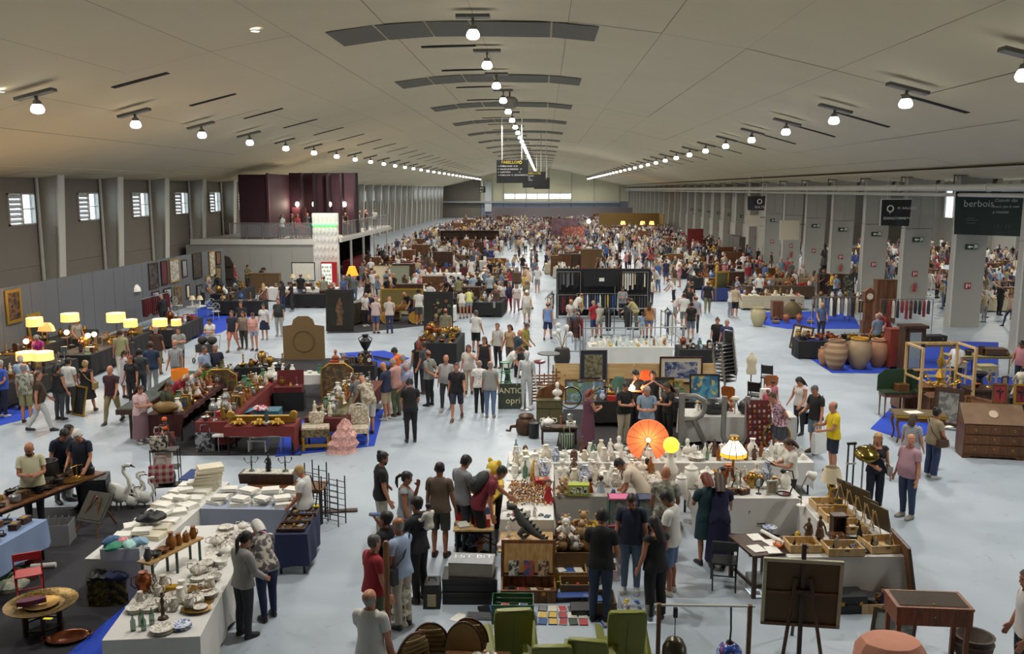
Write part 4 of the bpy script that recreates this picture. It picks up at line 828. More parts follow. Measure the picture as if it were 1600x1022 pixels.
def rail(loc,rz,L,h,label,garments,seed=0,group=None,nm='clothes_rail',gl='hanging'):
 """clothes rail; garments = (n, [(word, material)])"""
 t=thing(nm,label,'clothes rail',(loc[0],loc[1],0),rz,group);r=random.Random(seed)
 ob('bar',TU([(-L/2,0,h),(L/2,0,h)],.016,6),SILV,t)
 for x in(-L/2,L/2):ob('upright',TU([(x,0,0),(x,0,h)],.018,6),SILV,t);ob('foot',BX((x,0,.02),(.04,.5,.04)),SILV,t)
 n,pal=garments;c,s=cos(rz),sin(rz)
 for i in range(n):
  x=-L/2+.1+(L-.2)*(i+.5)/n;w,m=r.choice(pal);H=r.uniform(.6,.95);a=r.uniform(-.12,.12)
  g=MB();g.loft([[(px*q,py*.5,pz)for px,py in((-.05,-.18),(.0,-.22),(.05,-.18),(.05,.18),(0,.22),(-.05,.18))]for pz,q,_ in((-.02-H,.75,0),(-.5*H,.7,0),(-.14,.6,0))]+[[(px*.3,py,-.06)for px,py in((-.05,-.06),(0,-.07),(.05,-.06),(.05,.06),(0,.07),(-.05,.06))]])
  o=thing('hanging_garment',f'{w} garment {gl}','garment',(loc[0]+c*x,loc[1]+s*x,h),rz+a,'garments '+gl);ob('cloth',g,m,o);ob('hanger',cm('hgr',lambda:TU([(0,0,.03),(0,.02,.02),(0,0,-.06),(0,.17,-.13),(0,-.17,-.13),(0,0,-.06)],.006,4)),IRON,o)
 return t
def lit_lamp(loc,rz,label,shade_h,basem,hb=.45,r0=.2,r1=.17,hs=.22,on=6.,em=1.6,name='lit_lamp'):
 t=thing(name,label,'lamp',loc,rz);ob('base',LA([(.1,0),(.09,.02),(.02,.05),(.045,.14),(.02,.24),(.012,.3),(.012,hb)],12),basem,t)
 ob('shade',LA([(r0,hb),(r1,hb+hs),(r1-.006,hb+hs),(r0-.006,hb)],20),M(shade_h,.8,0,0,1,em),t)
 if on:
  bulb(t,(0,0,hb+hs*.5),on,(1,.72,.38),.05)
 return t
def at(g,z=0.):return(g[0],g[1],z)
CLW=M('d3d1cc',.75,0,.05,3);CLG=M('a8a49b',.8,0,.06,3);CLB=M('26376e',.8,0,.08,4);CLBL=M('7f93b8',.8,0,.06,3);CLR=M('6c231f',.8,0,.1,4);CLK=M('1b1b1e',.85);CARD=M('2a2a2e',.95,0,.12,3);CARB=M('1a3fae',.95,0,.08,3);LINEN=M('dcd8cc',.8)
CHINA=[('vase',['white','cream','blue and white','floral white'],2),('jar',['white','floral white','brown'],2),('jug',['white','cream','floral white'],2),('teapot',['white','floral white'],1),('cup',['white','floral white'],2),('bowl',['white','blue and white'],1),('tureen',['white','floral white'],1),('bottle',['green glass','clear glass','amber','white'],2),('figurine',['white','cream','brown'],2),('goblet',['clear glass'],1),('dishes',['white','floral white'],1),('bust',['white'],1)]
METAL=[('candlestick',['brass','silver','gilt'],2),('jug',['copper','brass','silver'],2),('pot',['copper','iron'],1),('bell',['brass'],1),('urn',['brass','copper'],1),('teapot',['silver','brass'],1),('goblet',['silver'],1),('scales',['brass'],1),('iron',['iron'],1),('bowl',['copper','brass'],1),('tray',['silver','brass'],1)]
CURIO=[('casket',['brown wooden','dark wooden','red'],2),('clock',['dark wooden','gilt','black'],1),('figurine',['black','brass','brown','cream'],2),('frame',['gilt','dark wooden','silver'],2),('candlestick',['brass','silver'],2),('radio',['brown wooden','dark wooden'],1),('phone',['black','red'],1),('vase',['dark red','blue','green','turquoise'],1),('bust',['brass','white','terracotta'],1),('urn',['brass','copper'],1),('mirror',['gilt','dark wooden'],1),('book',['dark red','brown','green','navy'],2),('basket',['tan'],1),('jar',['blue and white','brown'],1)]
TOYS=[('teddy',['tan','brown','white','yellow','pink'],2),('doll',['pink','red','light blue','white'],2),('car',['red','blue','yellow','green'],2),('ball',['white','red','orange'],1),('book',['red','blue','yellow'],1),('casket',['green','red','blue'],1)]
# ===== floor coverings =====
carpet([(-9.49,14.55),(-10.84,17.88),(-8.27,18.17),(-7.36,18.9),(-6.2,15.21),(-6.69,14.51),(-6.66,11.97),(-8.13,10.64),(-10.26,13.08)],CARD,'dark grey carpet under the linen and brass stalls, left foreground')
carpet([(-6.67,14.49),(-6.2,14.85),(-6.08,15.07),(-5.25,12.43),(-5.81,11.34),(-6.96,11.3)],CARB,'bright blue carpet strip beside the crockery table, left foreground',.011)
carpet([(-9.81,21.72),(-6.14,21.85),(-6.62,35.13),(-10.99,34.98),(-11.77,26.49)],CARD,'dark grey carpet inside the red-cloth stall')
carpet([(-6.76,21.72),(-4.43,22.77),(-4.88,26.73),(-6.85,26.66),(-7.19,23.74)],CARB,'bright blue carpet under the armchairs of the red-cloth stall',.011);carpet([(-6.48,30.66),(-5.34,35.18),(-6.67,36.86),(-8.42,36.21)],CARB,'bright blue carpet behind the red-cloth stall, near dark urn',.011)
carpet([(0.34,22.47),(6.15,22.28),(6.74,27.14),(0.64,26.92)],CARD,'dark grey carpet in front of the plywood stall')
carpet([(4.29,18.57),(5.27,17.15),(4.68,15.58),(3.82,15.84)],CARD,'dark grey carpet beneath the long white table, centre right')
carpet([(10.7,35.74),(10.67,32.82),(13.46,32.8),(16.52,32.45),(20.18,39.88),(13.95,40.52)],CARB,'bright blue carpet under the big clay jars')
carpet([(10.59,45.31),(11.86,43.46),(15.44,43.58),(17.17,50.14),(12.05,49.43)],CARB,'bright blue carpet beneath the lace-cloth stall, right of the aisle')
carpet([(9.28,24.98),(9.85,23.7),(12.14,25.79),(14.82,27.42),(17.79,32.27),(13.64,32.13)],CARB,'bright blue carpet among the antique furniture, right side')
carpet([(-15.87,39.48),(-15.22,41.33),(-15.78,50.64),(-20.19,53.48),(-18.71,45.41)],CARB,'bright blue carpet by the garden chairs, left wall');carpet([(-15.71,24.11),(-15.24,25.2),(-15.51,26.36),(-17.6,27.12)],CARB,'bright blue carpet at the left edge under the lamp stall')
carpet([(-10.19,41.32),(-8.72,41.56),(-4.81,44.77),(-4.73,51.02),(-11.24,53.8)],CARD,'dark grey carpet between the two big paintings')
# ===== A: left foreground =====
table((-10.11,15.66),rad(71),2.55,.8,.76,'long brown wooden table laden with old metalware, left',MWD,IRON)
table((-9.25,13.1),rad(84),2.2,.95,.745,'table under the pale blue cloth, left edge',PINE,IRON);cloth_over((-9.25,13.1),rad(84),2.2,.95,.757,'pale blue cloth on table at the left edge',CLBL,(.5,.45,.1,.4),3)
scatter((-10.11,15.66),rad(71),2.55,.8,.76,[('pan',['iron'],2),('pot',['iron','silver'],2),('tray',['brass'],1),('iron',['iron'],2),('casket',['dark wooden'],2),('scales',['brass'],1),('bell',['brass'],1)],36,'on the long brown table, left',.24,5)
scatter((-9.25,13.1),rad(84),2.2,.95,.757,[('tray',['brass'],1),('pan',['brass','iron'],2),('casket',['dark wooden','brown wooden'],2),('iron',['iron'],1),('clock',['black'],1),('bowl',['brass'],1)],26,'on the pale blue cloth, left edge',.28,6)
c_=thing('black_cauldron','black three-legged iron cauldron standing among pans at the long brown table','pot',at((-10.17,17.41),.76));ob('bowl',LA([(.1,.12),(.2,.16),(.23,.3),(.2,.42),(.22,.44),(.19,.44),(1e-4,.2)],16),IRON,c_)
for k in range(3):ob('leg',TU([(.13*cos(k*2.1),.13*sin(k*2.1),.2),(.2*cos(k*2.1),.2*sin(k*2.1),0)],.022,6),IRON,c_)
def crate(loc,rz,L,W_,H,label,m,n=3,cat='crate',name='slatted_crate',gap=.02,fl=True):
 t=thing(name,label,cat,loc,rz);sh=(H-gap*(n-1))/n
 ob('base_board',BX((0,0,.008),(L-.03,W_-.03,.016)),m,t)
 for i in range(n):
  z=sh/2+i*(sh+gap)
  for y in(-W_/2+.008,W_/2-.008):ob('slat',BX((0,0,0),(L,.014,sh)),m,t,(0,y,z))
  for x in(-L/2+.008,L/2-.008):ob('slat',BX((0,0,0),(.014,W_-.034,sh)),m,t,(x,0,z))
 for x in(-L/2+.02,L/2-.02):
  for y in(-W_/2+.022,W_/2-.022):ob('corner_post',BX((0,0,0),(.02,.02,H)),m,t,(x,y,H/2))
 return t
def tray_box(loc,rz,L,W_,H,label,m,cat='wooden tray'):
 t=thing('wooden_tray',label,cat,loc,rz);ob('base',BX((0,0,.006),(L-.02,W_-.02,.012)),m,t)
 for y in(-W_/2+.01,W_/2-.01):ob('side',BX((0,y,H/2),(L,.018,H)),m,t)
 for x in(-L/2+.01,L/2-.01):ob('side',BX((x,0,H/2),(.018,W_-.04,H)),m,t)
 ob('pull_slot',BX((0,-W_/2-.001,H*.72),(.07,.006,.02)),BLK,t);return t
def in_box(loc,rz,L,W_,z,spec,n,where,seed,cell=.13,s=(.5,.75)):scatter((loc[0]-cos(rz)*L/2+sin(rz)*W_/2,loc[1]-sin(rz)*L/2-cos(rz)*W_/2),rz,L,W_,z,spec,n,where,cell,seed,.04,s[0],s[1])
b_=crate(at((-9.28,16.05)),rad(12),.55,.45,.42,'grey translucent plastic bin of rods beside the blue cloth',glass('9a9c9d',.55),1,'bin','plastic_bin');
for k in range(4):tag(ob('metal_rod',TU([(0,0,0),(.02*k,.03,.5)],.016,6),SILV,None,at(((-9.28,16.05)[0]-.15+.1*k,(-9.28,16.05)[1]+.02*k),.02)),'short metal rod standing in the grey plastic bin','rod','metal rods in the plastic bin')
tag(ob('black_display_crate',BX((0,0,.36),(.5,.6,.72)).box((0,-.31,.36),(.42,.02,.6)),BLK,None,at((-9.43,17.89)),.3),'black crate stand at the far end of the long brown table','crate')
# folding chair
fc=thing('folding_chair','red metal folding chair with open back, left foreground','chair',at((-8.45,13.69)),rad(-150));RED=M('b5282c',.35)
for s in(-.2,.2):
 ob('leg',TU([(s,-.22,0),(s,.16,.84)],.014,6),RED,fc);ob('leg',TU([(s*.9,.24,0),(s*.9,-.18,.46)],.014,6),RED,fc)
ob('seat',BX((0,-.02,.45),(.4,.36,.02)),RED,fc);ob('backrest',BX((0,.145,.80),(.42,.025,.12)),RED,fc);ob('crossbar',TU([(-.2,-.18,.1),(.2,-.18,.1)],.012,6),RED,fc);ob('crossbar',TU([(-.18,.2,.1),(.18,.2,.1)],.012,6),RED,fc)
bt=thing('brass_tray_table','large round engraved brass tray on a low dark folding stand, left foreground','table',at((-7.65,12.65)),0);
ob('tray',LA([(.45,.42),(.5,.435),(.52,.46),(.5,.455),(.33,.43),(.30,.40),(1e-4,.39)],36),FL('8a6e36','5b4720',22,None,.35,.5,.8),bt);ob('centre_dish',LA([(.16,.405),(.24,.44),(.255,.45),(.2,.44),(1e-4,.42)],24),BRASS,bt)
for k in range(6):a=k*PI/3;ob('leg',BX((.27*cos(a),.27*sin(a),.21),(.06,.05,.41),0,(0,0,a)),DWD,bt)
ob('ring',RI((0,0,.1),.26,.018,20,6),DWD,bt)
tag(ob('folded_red_cloth',LO([[(x*.2,y*.07,z)for x,y in((-1,-1),(-.3,-1.3),(.4,-.9),(1,-.4),(.9,.6),(.2,1.2),(-.5,.8),(-1,.5))]for z in(0,.05,.075)]),FL('7a2430','3e2a50',30),None,at((-7.76,12.6),.46),.4),'crumpled dark red patterned cloth lying on the brass tray edge','cloth')
tag(ob('price_label',BX((0,0,0),(.13,.06,.004)),M('e8dc20')),'small yellow price label on the big brass tray','label').location=at((-7.25,12.12),.465)
cp=thing('copper_tray','oval copper tray with two handles leaning on the dark carpet','tray',at((-7.12,12.37)),.3);ob('dish',LA([(.2,.0),(.26,.05),(.27,.06),(.24,.06),(.19,.02),(1e-4,.015)],24,sx=1.1,sy=.85),COPPER,cp,(0,0,.0))
for s in(1,-1):ob('handle',TU([(s*.27,-.07,.055),(s*.35,-.05,.075),(s*.35,.05,.075),(s*.27,.07,.055)],.012,6),COPPER,cp)
# camo suitcases with clothing
def suitcase(loc,rz,L,W_,H,label,m,z=0,cat='suitcase'):
 t=thing('suitcase',label,cat,(loc[0],loc[1],z),rz);ob('lower_shell',BX((0,0,H*.3),(L,W_,H*.6)),m,t);ob('lid',BX((0,0,H*.8),(L+.01,W_+.01,H*.38)),m,t);ob('handle',TU([(-.08,-W_/2,H*.5),(-.07,-W_/2-.05,H*.5),(.07,-W_/2-.05,H*.5),(.08,-W_/2,H*.5)],.012,6),BLK,t)
 for x in(-L*.3,L*.3):ob('latch',BX((x,-W_/2-.008,H*.6),(.05,.016,.06)),BRASS,t)
 return t
CAMO=FL('6a5f2c','3a3420',7,'8a7a34')
p=(-7.07,13.69);suitcase(p,rad(8),.62,.42,.22,'camouflage patterned suitcase, lower of two, before the linen table',CAMO);suitcase(p,rad(5),.6,.42,.22,'camouflage patterned suitcase, upper of two, heaped with clothes',CAMO,.222)
def garment_heap(loc,z,label,m,rz=0,s=1.,seed=0):
 r=random.Random(seed);rg=[]
 for zz,q in((0,1),(.05,1.03),(.09,.8),(.115,.4)):rg.append([(cos(a)*.2*q*s*(1+.15*sin(3*a+seed)),sin(a)*.14*q*s*(1+.2*cos(2*a+seed)),zz*s*(1+.25*sin(4*a+seed)))for a in[2*PI*k/14 for k in range(14)]])
 return tag(ob('folded_garment',LO(rg),m,None,(loc[0],loc[1],z),rz),label,'clothing')
for k,(dx,dy,m,l)in enumerate(((-.22,.05,MP('vstripe','d6cdd0','a86a72',12),'pink striped garment heaped on the camouflage suitcases'),(.0,.12,M('c9bda0'),'beige garment heaped on the camouflage suitcases'),(.2,.1,M('aaa6b8'),'pale lilac garment heaped on the camouflage suitcases'),(-.12,-.12,BLK,'black garment heaped on the camouflage suitcases'),(.15,-.12,M('20264e'),'navy lettered garment draped over the camouflage suitcases'),(.33,.02,M('37393c'),'charcoal garment draped on the suitcase end'))):garment_heap((p[0]+dx,p[1]+dy),.447+.004*k,l,m,k*.7,.95,k)
for k,(g,m,l)in enumerate((((-9.53,15.09),M('c9c4ba'),'crumpled pale cloth in junk heap under blue table'),((-9.32,14.42),M('4f7a62'),'green cloth at the left edge of the junk heap'),((-9.34,15.24),M('8d2430'),'dark red bag in the junk heap under blue table'),((-9.02,14.43),M('5a4a3a'),'brown cloth lying in the junk heap'),((-8.99,14.05),FL('8a9a88','b8a890',12),'patterned fabric at the front of the junk heap'))):garment_heap(g,.01,l,m,k,1.3,k)
tag(ob('paper_roll',TU([(0,0,.05),(.4,.1,.05)],.05,10),WHT,None,at((-9.1,14.83),.0)),'white paper roll lying at the junk heap','roll');good('casket','gilt',at((-8.88,14.51)),.3,1.,'on the dark carpet beside the junk heap')
# firescreen / chalk panel on easel
ez=thing('picture_easel','dark framed panel tilted back on a small wooden easel, beside the swans','easel',at((-8.78,16.59)),rad(-18));ob('panel',BX((0,0,0),(.62,.03,.62)).box((0,-.02,0),(.52,.012,.52),0),M('3b3a30',.6),ez,(0,0,.52),(rad(-38),0,0));
for s in(1,-1):ob('leg',TU([(s*.28,-.3,0),(s*.05,.06,.75)],.018,6),MWD,ez)
ob('rear_leg',TU([(0,.5,0),(0,.06,.72)],.018,6),MWD,ez)
# swans
def swan(loc,rz,s,m,label,bill):
 t=thing('swan_figure',label,'bird figure',at(loc),rz,None,s);m1=MB();m1.loft([[(x*.5*q+o,y*.5*q,z)for x,y in[(cos(2*PI*k/12)*.36,sin(2*PI*k/12)*.2)for k in range(12)]]for z,q,o in((.12,.4,0),(.16,.9,0),(.26,1.15,-.01),(.36,1.0,-.03),(.43,.55,-.07),(.46,.12,-.12))]);ob('body',m1,m,t)
 ob('neck',TU([(.14,0,.3),(.24,0,.42),(.22,0,.55),(.13,0,.66),(.14,0,.76),(.22,0,.79)],[.06,.045,.035,.032,.035,.04],8).ell((.23,0,.785),(.055,.038,.038),0,8),m,t);ob('bill',TU([(.27,0,.785),(.36,0,.75)],[.02,.006],6),bill,t);ob('tail',TU([(-.16,0,.34),(-.32,0,.42)],[.05,.01],6),m,t)
 for s_ in(1,-1):ob('leg',TU([(0,s_*.05,.14),(.0,s_*.06,.02),(.06,s_*.07,.008)],.014,6),M('4a4640'),t)
 return t
W1=M('dcdcd6',.5)
swan((-8.97,17.91),rad(-10),1.25,W1,'tall white swan figure, largest of the swan group',BLK)
for k,(g,s,m,l)in enumerate((((-8.87,18.11),.62,BLK,'black swan figure standing among white swans'),((-8.68,17.88),.66,W1,'small white swan figure, front of the swan group'),((-8.74,18.19),.85,W1,'white swan figure behind the black swan'),((-8.46,18.01),.82,W1,'white swan figure nearest the wire rack'),((-8.89,18.39),.8,W1,'white swan figure at the back of the group'))):swan(g,rad(-20+13*k),s,m,l,BLK)
# wire rack with bags
wr_=thing('wire_rack','black wire shelf rack hung with bags beside the linen table','rack',at((-8.22,18.62)),rad(15))
for x in(-.28,.28):
 for y in(-.18,.18):ob('upright',TU([(x,y,0),(x,y,1.15)],.012,6),IRON,wr_)
for z in(.3,.7,1.1):ob('shelf',BX((0,0,z),(.58,.38,.015)),IRON,wr_)
def tote(loc,rz,w,h,label,m,handles=True):
 t=thing('tote_bag',label,'bag',loc,rz);ob('body',LO([[(x*w/2*q,y*.06*q2,z)for x,y in((-1,-1),(0,-1.3),(1,-1),(1,1),(0,1.3),(-1,1))]for z,q,q2 in((0,.9,1),(h*.5,1,1.4),(h,.97,.7))]),m,t)
 for y in(-.04,.04):ob('handle',TU([(-w*.25,y,h*.98),(-w*.2,y,h+.2),(w*.2,y,h+.2),(w*.25,y,h*.98)],.012,5),m,t)
 return t
q=(-8.22,18.62);tote((q[0]+.02,q[1]-.3,.45),.2,.5,.38,'patchwork red and white tote bag hanging on the wire rack',MP('check','b8a8a0','8a2430',2.2));tote((q[0]-.1,q[1]-.05,1.11),.3,.36,.3,'black floral bag on top of the wire rack',FL('201e20','c8c0b0',14));tote((q[0]-.05,q[1],.72),.1,.4,.3,'white tote bag on the middle shelf of the wire rack',WHT);tote((q[0],q[1],.31),0,.36,.3,'dark bag on the lowest shelf of the wire rack',BLK)
# A3 linen tables
ctable((-7.42,13.6),rad(90-1)-rad(90),.92,3.9,.76,'white cloth on the long linen table, left wing',CLW,(.7,.7,.3,.6),4);ctable((-6.42,15.95),0,1.75,1.05,.76,'pale blue-grey cloth under the linen table, right wing',M('9aa2b4',.8,0,.05,3),(.7,.5,.4,.1),5)
tag(ob('blue_cloth',BX((0,0,0),(.62,.7,.02),0,(0,rad(3),0)),CLB,None,(-7.2,17.9,.76)),'royal blue cloth folded on the far end of the linen table','cloth')
scatter((-7.42,14.3),0,.92,3.1,.76,[('cloth',['white','cream'],2)],24,'on the left linen table',.37,9,.03,.9,1.25);scatter((-7.42,14.3),0,.92,3.1,.845,[('cloth',['white'],2)],12,'in the upper layer of the left linen table',.42,10,.05,.8,1.1)
scatter((-6.42,15.95),0,1.75,1.05,.76,[('cloth',['white'],2)],14,'on the right linen table',.37,12,.03,.9,1.2);scatter((-6.42,15.95),0,1.75,1.05,.845,[('cloth',['white'],2)],9,'in the upper layer of the right linen table',.4,13,.05,.8,1.1)
for k in range(6):good('cloth','cream',(-6.75+.02*k,17.1,.76+.075*k),.1*k,1.5,'in the tall pile behind the linen table')
bx=crate(at((-6.84,13.74),.76),rad(6),.62,.42,.2,'white plastic tub of folded clothes on the linen table end',M('c7c9cc',.4),1,'tub','plastic_tub')
q=(-6.84,13.74)
for k,(dx,dy,m,l)in enumerate(((-.05,.06,MP('spots','c85a64','e8d0d0',40),'red spotted cloth peaking from the white tub'),(-.1,-.13,M('2f8a6c'),'green cloth hanging over the tub front'),(.12,-.06,M('a8d4cc'),'mint cloth folded over the tub'),(.24,.05,M('8fb2cc'),'light blue cloth at the tub end'),(-.22,.05,M('456a94'),'blue cloth at the left of the tub'))):garment_heap((q[0]+dx,q[1]+dy),.93+.01*k,l,m,k,.75,k+3)
garment_heap((-6.93,14.92),.93,'black shawl lying across the linen piles',BLK,.3,1.2,2)
tr=thing('planter_trough','long dark wooden trough lined with lace behind the linen table','trough',at((-5.62,17.57),.76),0);ob('trough',BX((0,0,.1),(1.1,.36,.2),0,None,1.04),DWD,tr);ob('lace',BX((0,0,.205),(1.02,.32,.02)),FL('d8d4c8','a8a498',30),tr)
table((-6.0,17.1),0,1.6,.55,.76,'narrow wooden table carrying the dark trough',MWD)
def candelabra(loc,label,m,s=1.):
 t=thing('candelabra',label,'candelabra',loc,.3,None,s);ob('stem',LA([(.07,0),(.05,.02),(.012,.05),(.02,.14),(.01,.3)],10),m,t)
 for k in range(4):a=k*PI/2;ob('arm',TU([(0,0,.2),(.08*cos(a),.08*sin(a),.17),(.13*cos(a),.13*sin(a),.24)],.008,5).lathe([(.022,.24),(.012,.25),(.012,.29)],8,(.13*cos(a),.13*sin(a),0)),m,t)
 return t
q=(-5.62,17.57);candelabra((q[0]-.35,q[1],.98),'dark green candelabra on left end of the wooden trough',M('3c4a3a',.4));candelabra((q[0]+.35,q[1],.98),'dark green candelabra on right end of the wooden trough',M('3c4a3a',.4));good('figurine','black',(q[0],q[1],.98),PI,1.15,'standing in the middle of the wooden trough',extra='tall')
for(g,h,w)in(((-4.58,17.32),1.25,.36),((-4.21,17.23),1.0,.4)):
 t=thing('metal_grid_rack','black metal wire rack, '+('taller one'if h>1.2 else 'shorter one')+' of the pair by woman in patterned trousers','rack',at(g),rad(-25))
 for x in(-w/2,w/2):
  for y in(-.12,.12):ob('upright',TU([(x,y,0),(x,y,h)],.013,6),BLK,t)
 for k in range(7):ob('bar',TU([(-w/2,-.12,.12+k*h/8),(w/2,-.12,.12+k*h/8)],.008,5),BLK,t);ob('bar',TU([(-w/2,.12,.12+k*h/8),(w/2,.12,.12+k*h/8)],.008,5),BLK,t)
tag(ob('wooden_plank',BX((0,0,.02),(.9,.16,.03)),DWD,None,at((-4.33,17.88)),.2),'dark wooden plank lying under the black metal racks','plank')
# A4 crockery table
o4=(-5.85,11.0);r4=rad(7);ctable(o4,r4,1.25,4.1,.75,'white cloth on the long crockery table, left foreground',CLW,(.7,.68,.3,.55),7)
def loc4(x,y):return(o4[0]+cos(r4)*x-sin(r4)*y,o4[1]+sin(r4)*x+cos(r4)*y)
scatter(loc4(.0,.62),r4,1.25,1.0,.75,[('jug',['white','floral white'],2),('cup',['white','floral white'],3),('dishes',['floral white','white'],2),('teapot',['floral white'],1),('plate',['brass'],1)],34,'on the near half of the left crockery table',.18,15)
scatter(loc4(.55,1.6),r4,.68,2.45,.75,[('dishes',['floral white','white'],3),('tureen',['white','floral white'],2),('bowl',['white','floral white'],2),('plate',['floral white'],1),('cup',['white'],1)],48,'on the far half of the left crockery table',.185,16)
for k,(x,y)in enumerate(((.32,.22),(.46,.22),(.38,.36),(.52,.38))):good('bottle','green glass',at(loc4(x,y),.75),k,.85,'standing at the near table end beside plates',extra='squat')
good('dishes','blue and white',at(loc4(.95,.25),.75),0,1.1,'at the near end of the left crockery table');good('dishes','floral white',at(loc4(.72,.15),.75),0,1.25,'at the very front of the left crockery table');good('candlestick','dark wooden',at(loc4(.62,.55),.75),0,1.3,'on the near half of the left crockery table');good('basket','tan',at(loc4(1.0,1.35),.75),0,.8,'of fruit on the left crockery table')
tag(ob('brass_shell_dish',LA([(.04,0),(.12,.03),(.17,.045),(.11,.03),(1e-4,.012)],12,sx=1.3),BRASS,None,at(loc4(1.02,.75),.75)),'scalloped brass shell dish beside plates on the left crockery table','dish')
sh=thing('shelf_stand','brown board shelf on green legs, standing on the crockery table','shelf',at(loc4(.22,1.95),.75),r4+rad(62))
ob('board',BX((.2,0,.37),(1.15,.26,.03)),LWD,sh);
for x in(-.3,.2,.7):
 for y in(-.1,.1):ob('leg',BX((x,y,.18),(.03,.03,.36)),M('2f4a3a'),sh)
q=loc4(.22,1.95);
for k in range(7):a=r4+rad(62);d=-.28+k*.16;good(RN.choice(['jug','bowl','teapot','vase']),'amber'if k>1 else 'dark grey',(q[0]+cos(a)*d,q[1]+sin(a)*d,1.137),k,.85,'on the brown board shelf above the crockery')
good('urn','copper',at(loc4(.12,1.35),.75),.4,1.0,'big, beside the brown board shelf');tag(ob('amber_box',BX((0,0,.05),(.32,.12,.1)),M('b08a1e',.35),None,at(loc4(.42,1.4),.75),r4),'amber yellow low box under the brown board shelf','box')
ctable((-4.66,14.75),rad(4),.55,1.25,.75,'navy cloth on the cutlery table beside the woman in grey',M('1c2448',.8),(.6,.6,.3,.3),8);
for k in range(3):t=tray_box((-4.42+.005*k,15.02+k*.38,.765),rad(4),.5,.34,.05,'shallow cutlery tray on the navy cloth',DWD);in_box((-4.42,15.02+k*.38),rad(4),.5,.34,.78,[('car',['silver','gilt'],1),('disc',['silver','cream'],1)],6,'in the cutlery trays on navy cloth',k+40)
# ===== B: red-cloth stall =====
SP=[('candlestick',['brass','silver'],2),('figurine',['cream','brass','terracotta'],2),('casket',['dark wooden','red'],1),('vase',['green','white','silver'],1),('bowl',['silver','white','copper'],1),('frame',['gilt'],1),('bell',['brass'],1),('jug',['silver','brass'],1),('book',['dark red'],1)]
ctable((-10.55,22.9),rad(4),.95,5.6,.76,'dark red cloth on the left wing of the antiques stall',M('40191a',.8),(.6,.1,.3,.65),21)
cs=thing('glass_display_case','long glass-topped display case along the red-cloth stall, left wing','display case',(-10.7,23.1,0),rad(4));ob('case',BX((-.45,2.6,.78),(.62,5.2,.14)),DWD,cs);ob('glass_top',BX((-.45,2.6,.862),(.58,5.1,.012)),glass('6a7470',.55),cs)
for y in(.2,2.6,5.0):ob('leg',BX((-.45,y,.35),(.06,.06,.7)),DWD,cs)
scatter((-10.5,22.95),rad(4),.9,5.5,.76,SP,75,'on the left wing of the red-cloth stall',.22,22,.06,.95,1.5)
ctable((-8.95,22.2),rad(3),.85,5.2,.76,'rust red cloth on the inner table of the antiques stall',CLR,(.6,.6,.3,.3),23);scatter((-8.95,22.2),rad(3),.85,5.2,.76,SP,60,'on the inner red table',.23,24,.06,.95,1.5)
ctable((-8.05,21.75),rad(4),1.75,.85,.76,'brick red cloth on front table with gilt carvings',CLR,(.25,.66,.3,.5),25)
gc=thing('gilt_cornice','long gilt wooden cornice with carved ends on the front red table','cornice',(-7.2,22.2,.775),rad(4));ob('beam',BX((0,0,.09),(1.7,.1,.16)).box((0,-.02,.17),(1.76,.14,.03)),GOLD,gc)
for s in(-.8,.8):ob('scroll',LA([(.1,-.06),(.11,0),(.1,.06)],14,mat=TL((s,-.02,.2))@EX),GOLD,gc)
def gilt_carving(loc,label,rz=0):
 t=thing('gilt_carving',label,'carving',loc,rz);ob('scroll',EL((0,0,.08),(.1,.08,.08),0,10),GOLD,t)
 for a in(-.9,-.3,.3,.9):ob('leaf',TU([(.05*sin(a),-.02,.05),(.18*sin(a),-.14*cos(a),.06),(.27*sin(a),-.2*cos(a),.03)],[.05,.045,.01],6),GOLD,t)
gilt_carving((-7.72,21.95,.79),'carved gilt shell ornament at left on the front red table');gilt_carving((-6.75,22.0,.79),'carved gilt shell ornament at right on the front red table');gilt_carving((-7.2,21.95,.79),'carved gilt leaf ornament in middle of the front red table');good('bowl','white',(-7.02,21.92,.775),0,1,'beside the gilt carvings');good('bottle','dark grey',(-7.05,22.05,.775),0,1.3,'behind the white bowl on front red table')
bn=thing('folding_bench','white folding bench with grey metal legs before the red table','bench',at((-7.51,22.14)),rad(2));ob('seat',BX((0,0,.45),(1.9,.28,.04)),M('e6e4de',.4),bn)
for x in(-.8,0,.8):ob('leg_frame',TU([(x,-.13,0),(x,-.1,.43),(x,.1,.43),(x,.13,0)],.012,6),SILV,bn)
b2_=thing('step_stool','white box stool under the front red table','stool',(-7.35,22.25,0));ob('top',BX((0,0,.3),(.5,.32,.03)),WHT,b2_);
for s in(-.22,.22):ob('side',BX((s,0,.14),(.03,.3,.28)),WHT,b2_)
ctable((-6.25,22.75),rad(-3),1.1,4.7,.76,'dark red cloth on the right wing of the antiques stall',M('55201d',.8),(.35,.4,.3,.3),27);scatter((-6.2,22.8),rad(-3),.75,4.6,.76,SP+[('teapot',['silver'],3),('goblet',['silver'],2),('dishes',['white'],1)],80,'on the right wing of the red-cloth stall',.2,28,.06,.95,1.5)
gtt=thing('marquetry_tabletop','greenish glass-covered panel along the right wing edge','tabletop',(-5.35,24.1,.765),rad(-3));ob('panel',BX((0,0,.03),(.42,2.4,.05)),FL('5a5438','74705a',5,None,.3),gtt);ob('edge',BX((-.22,0,.03),(.03,2.42,.06)),MWD,gtt)
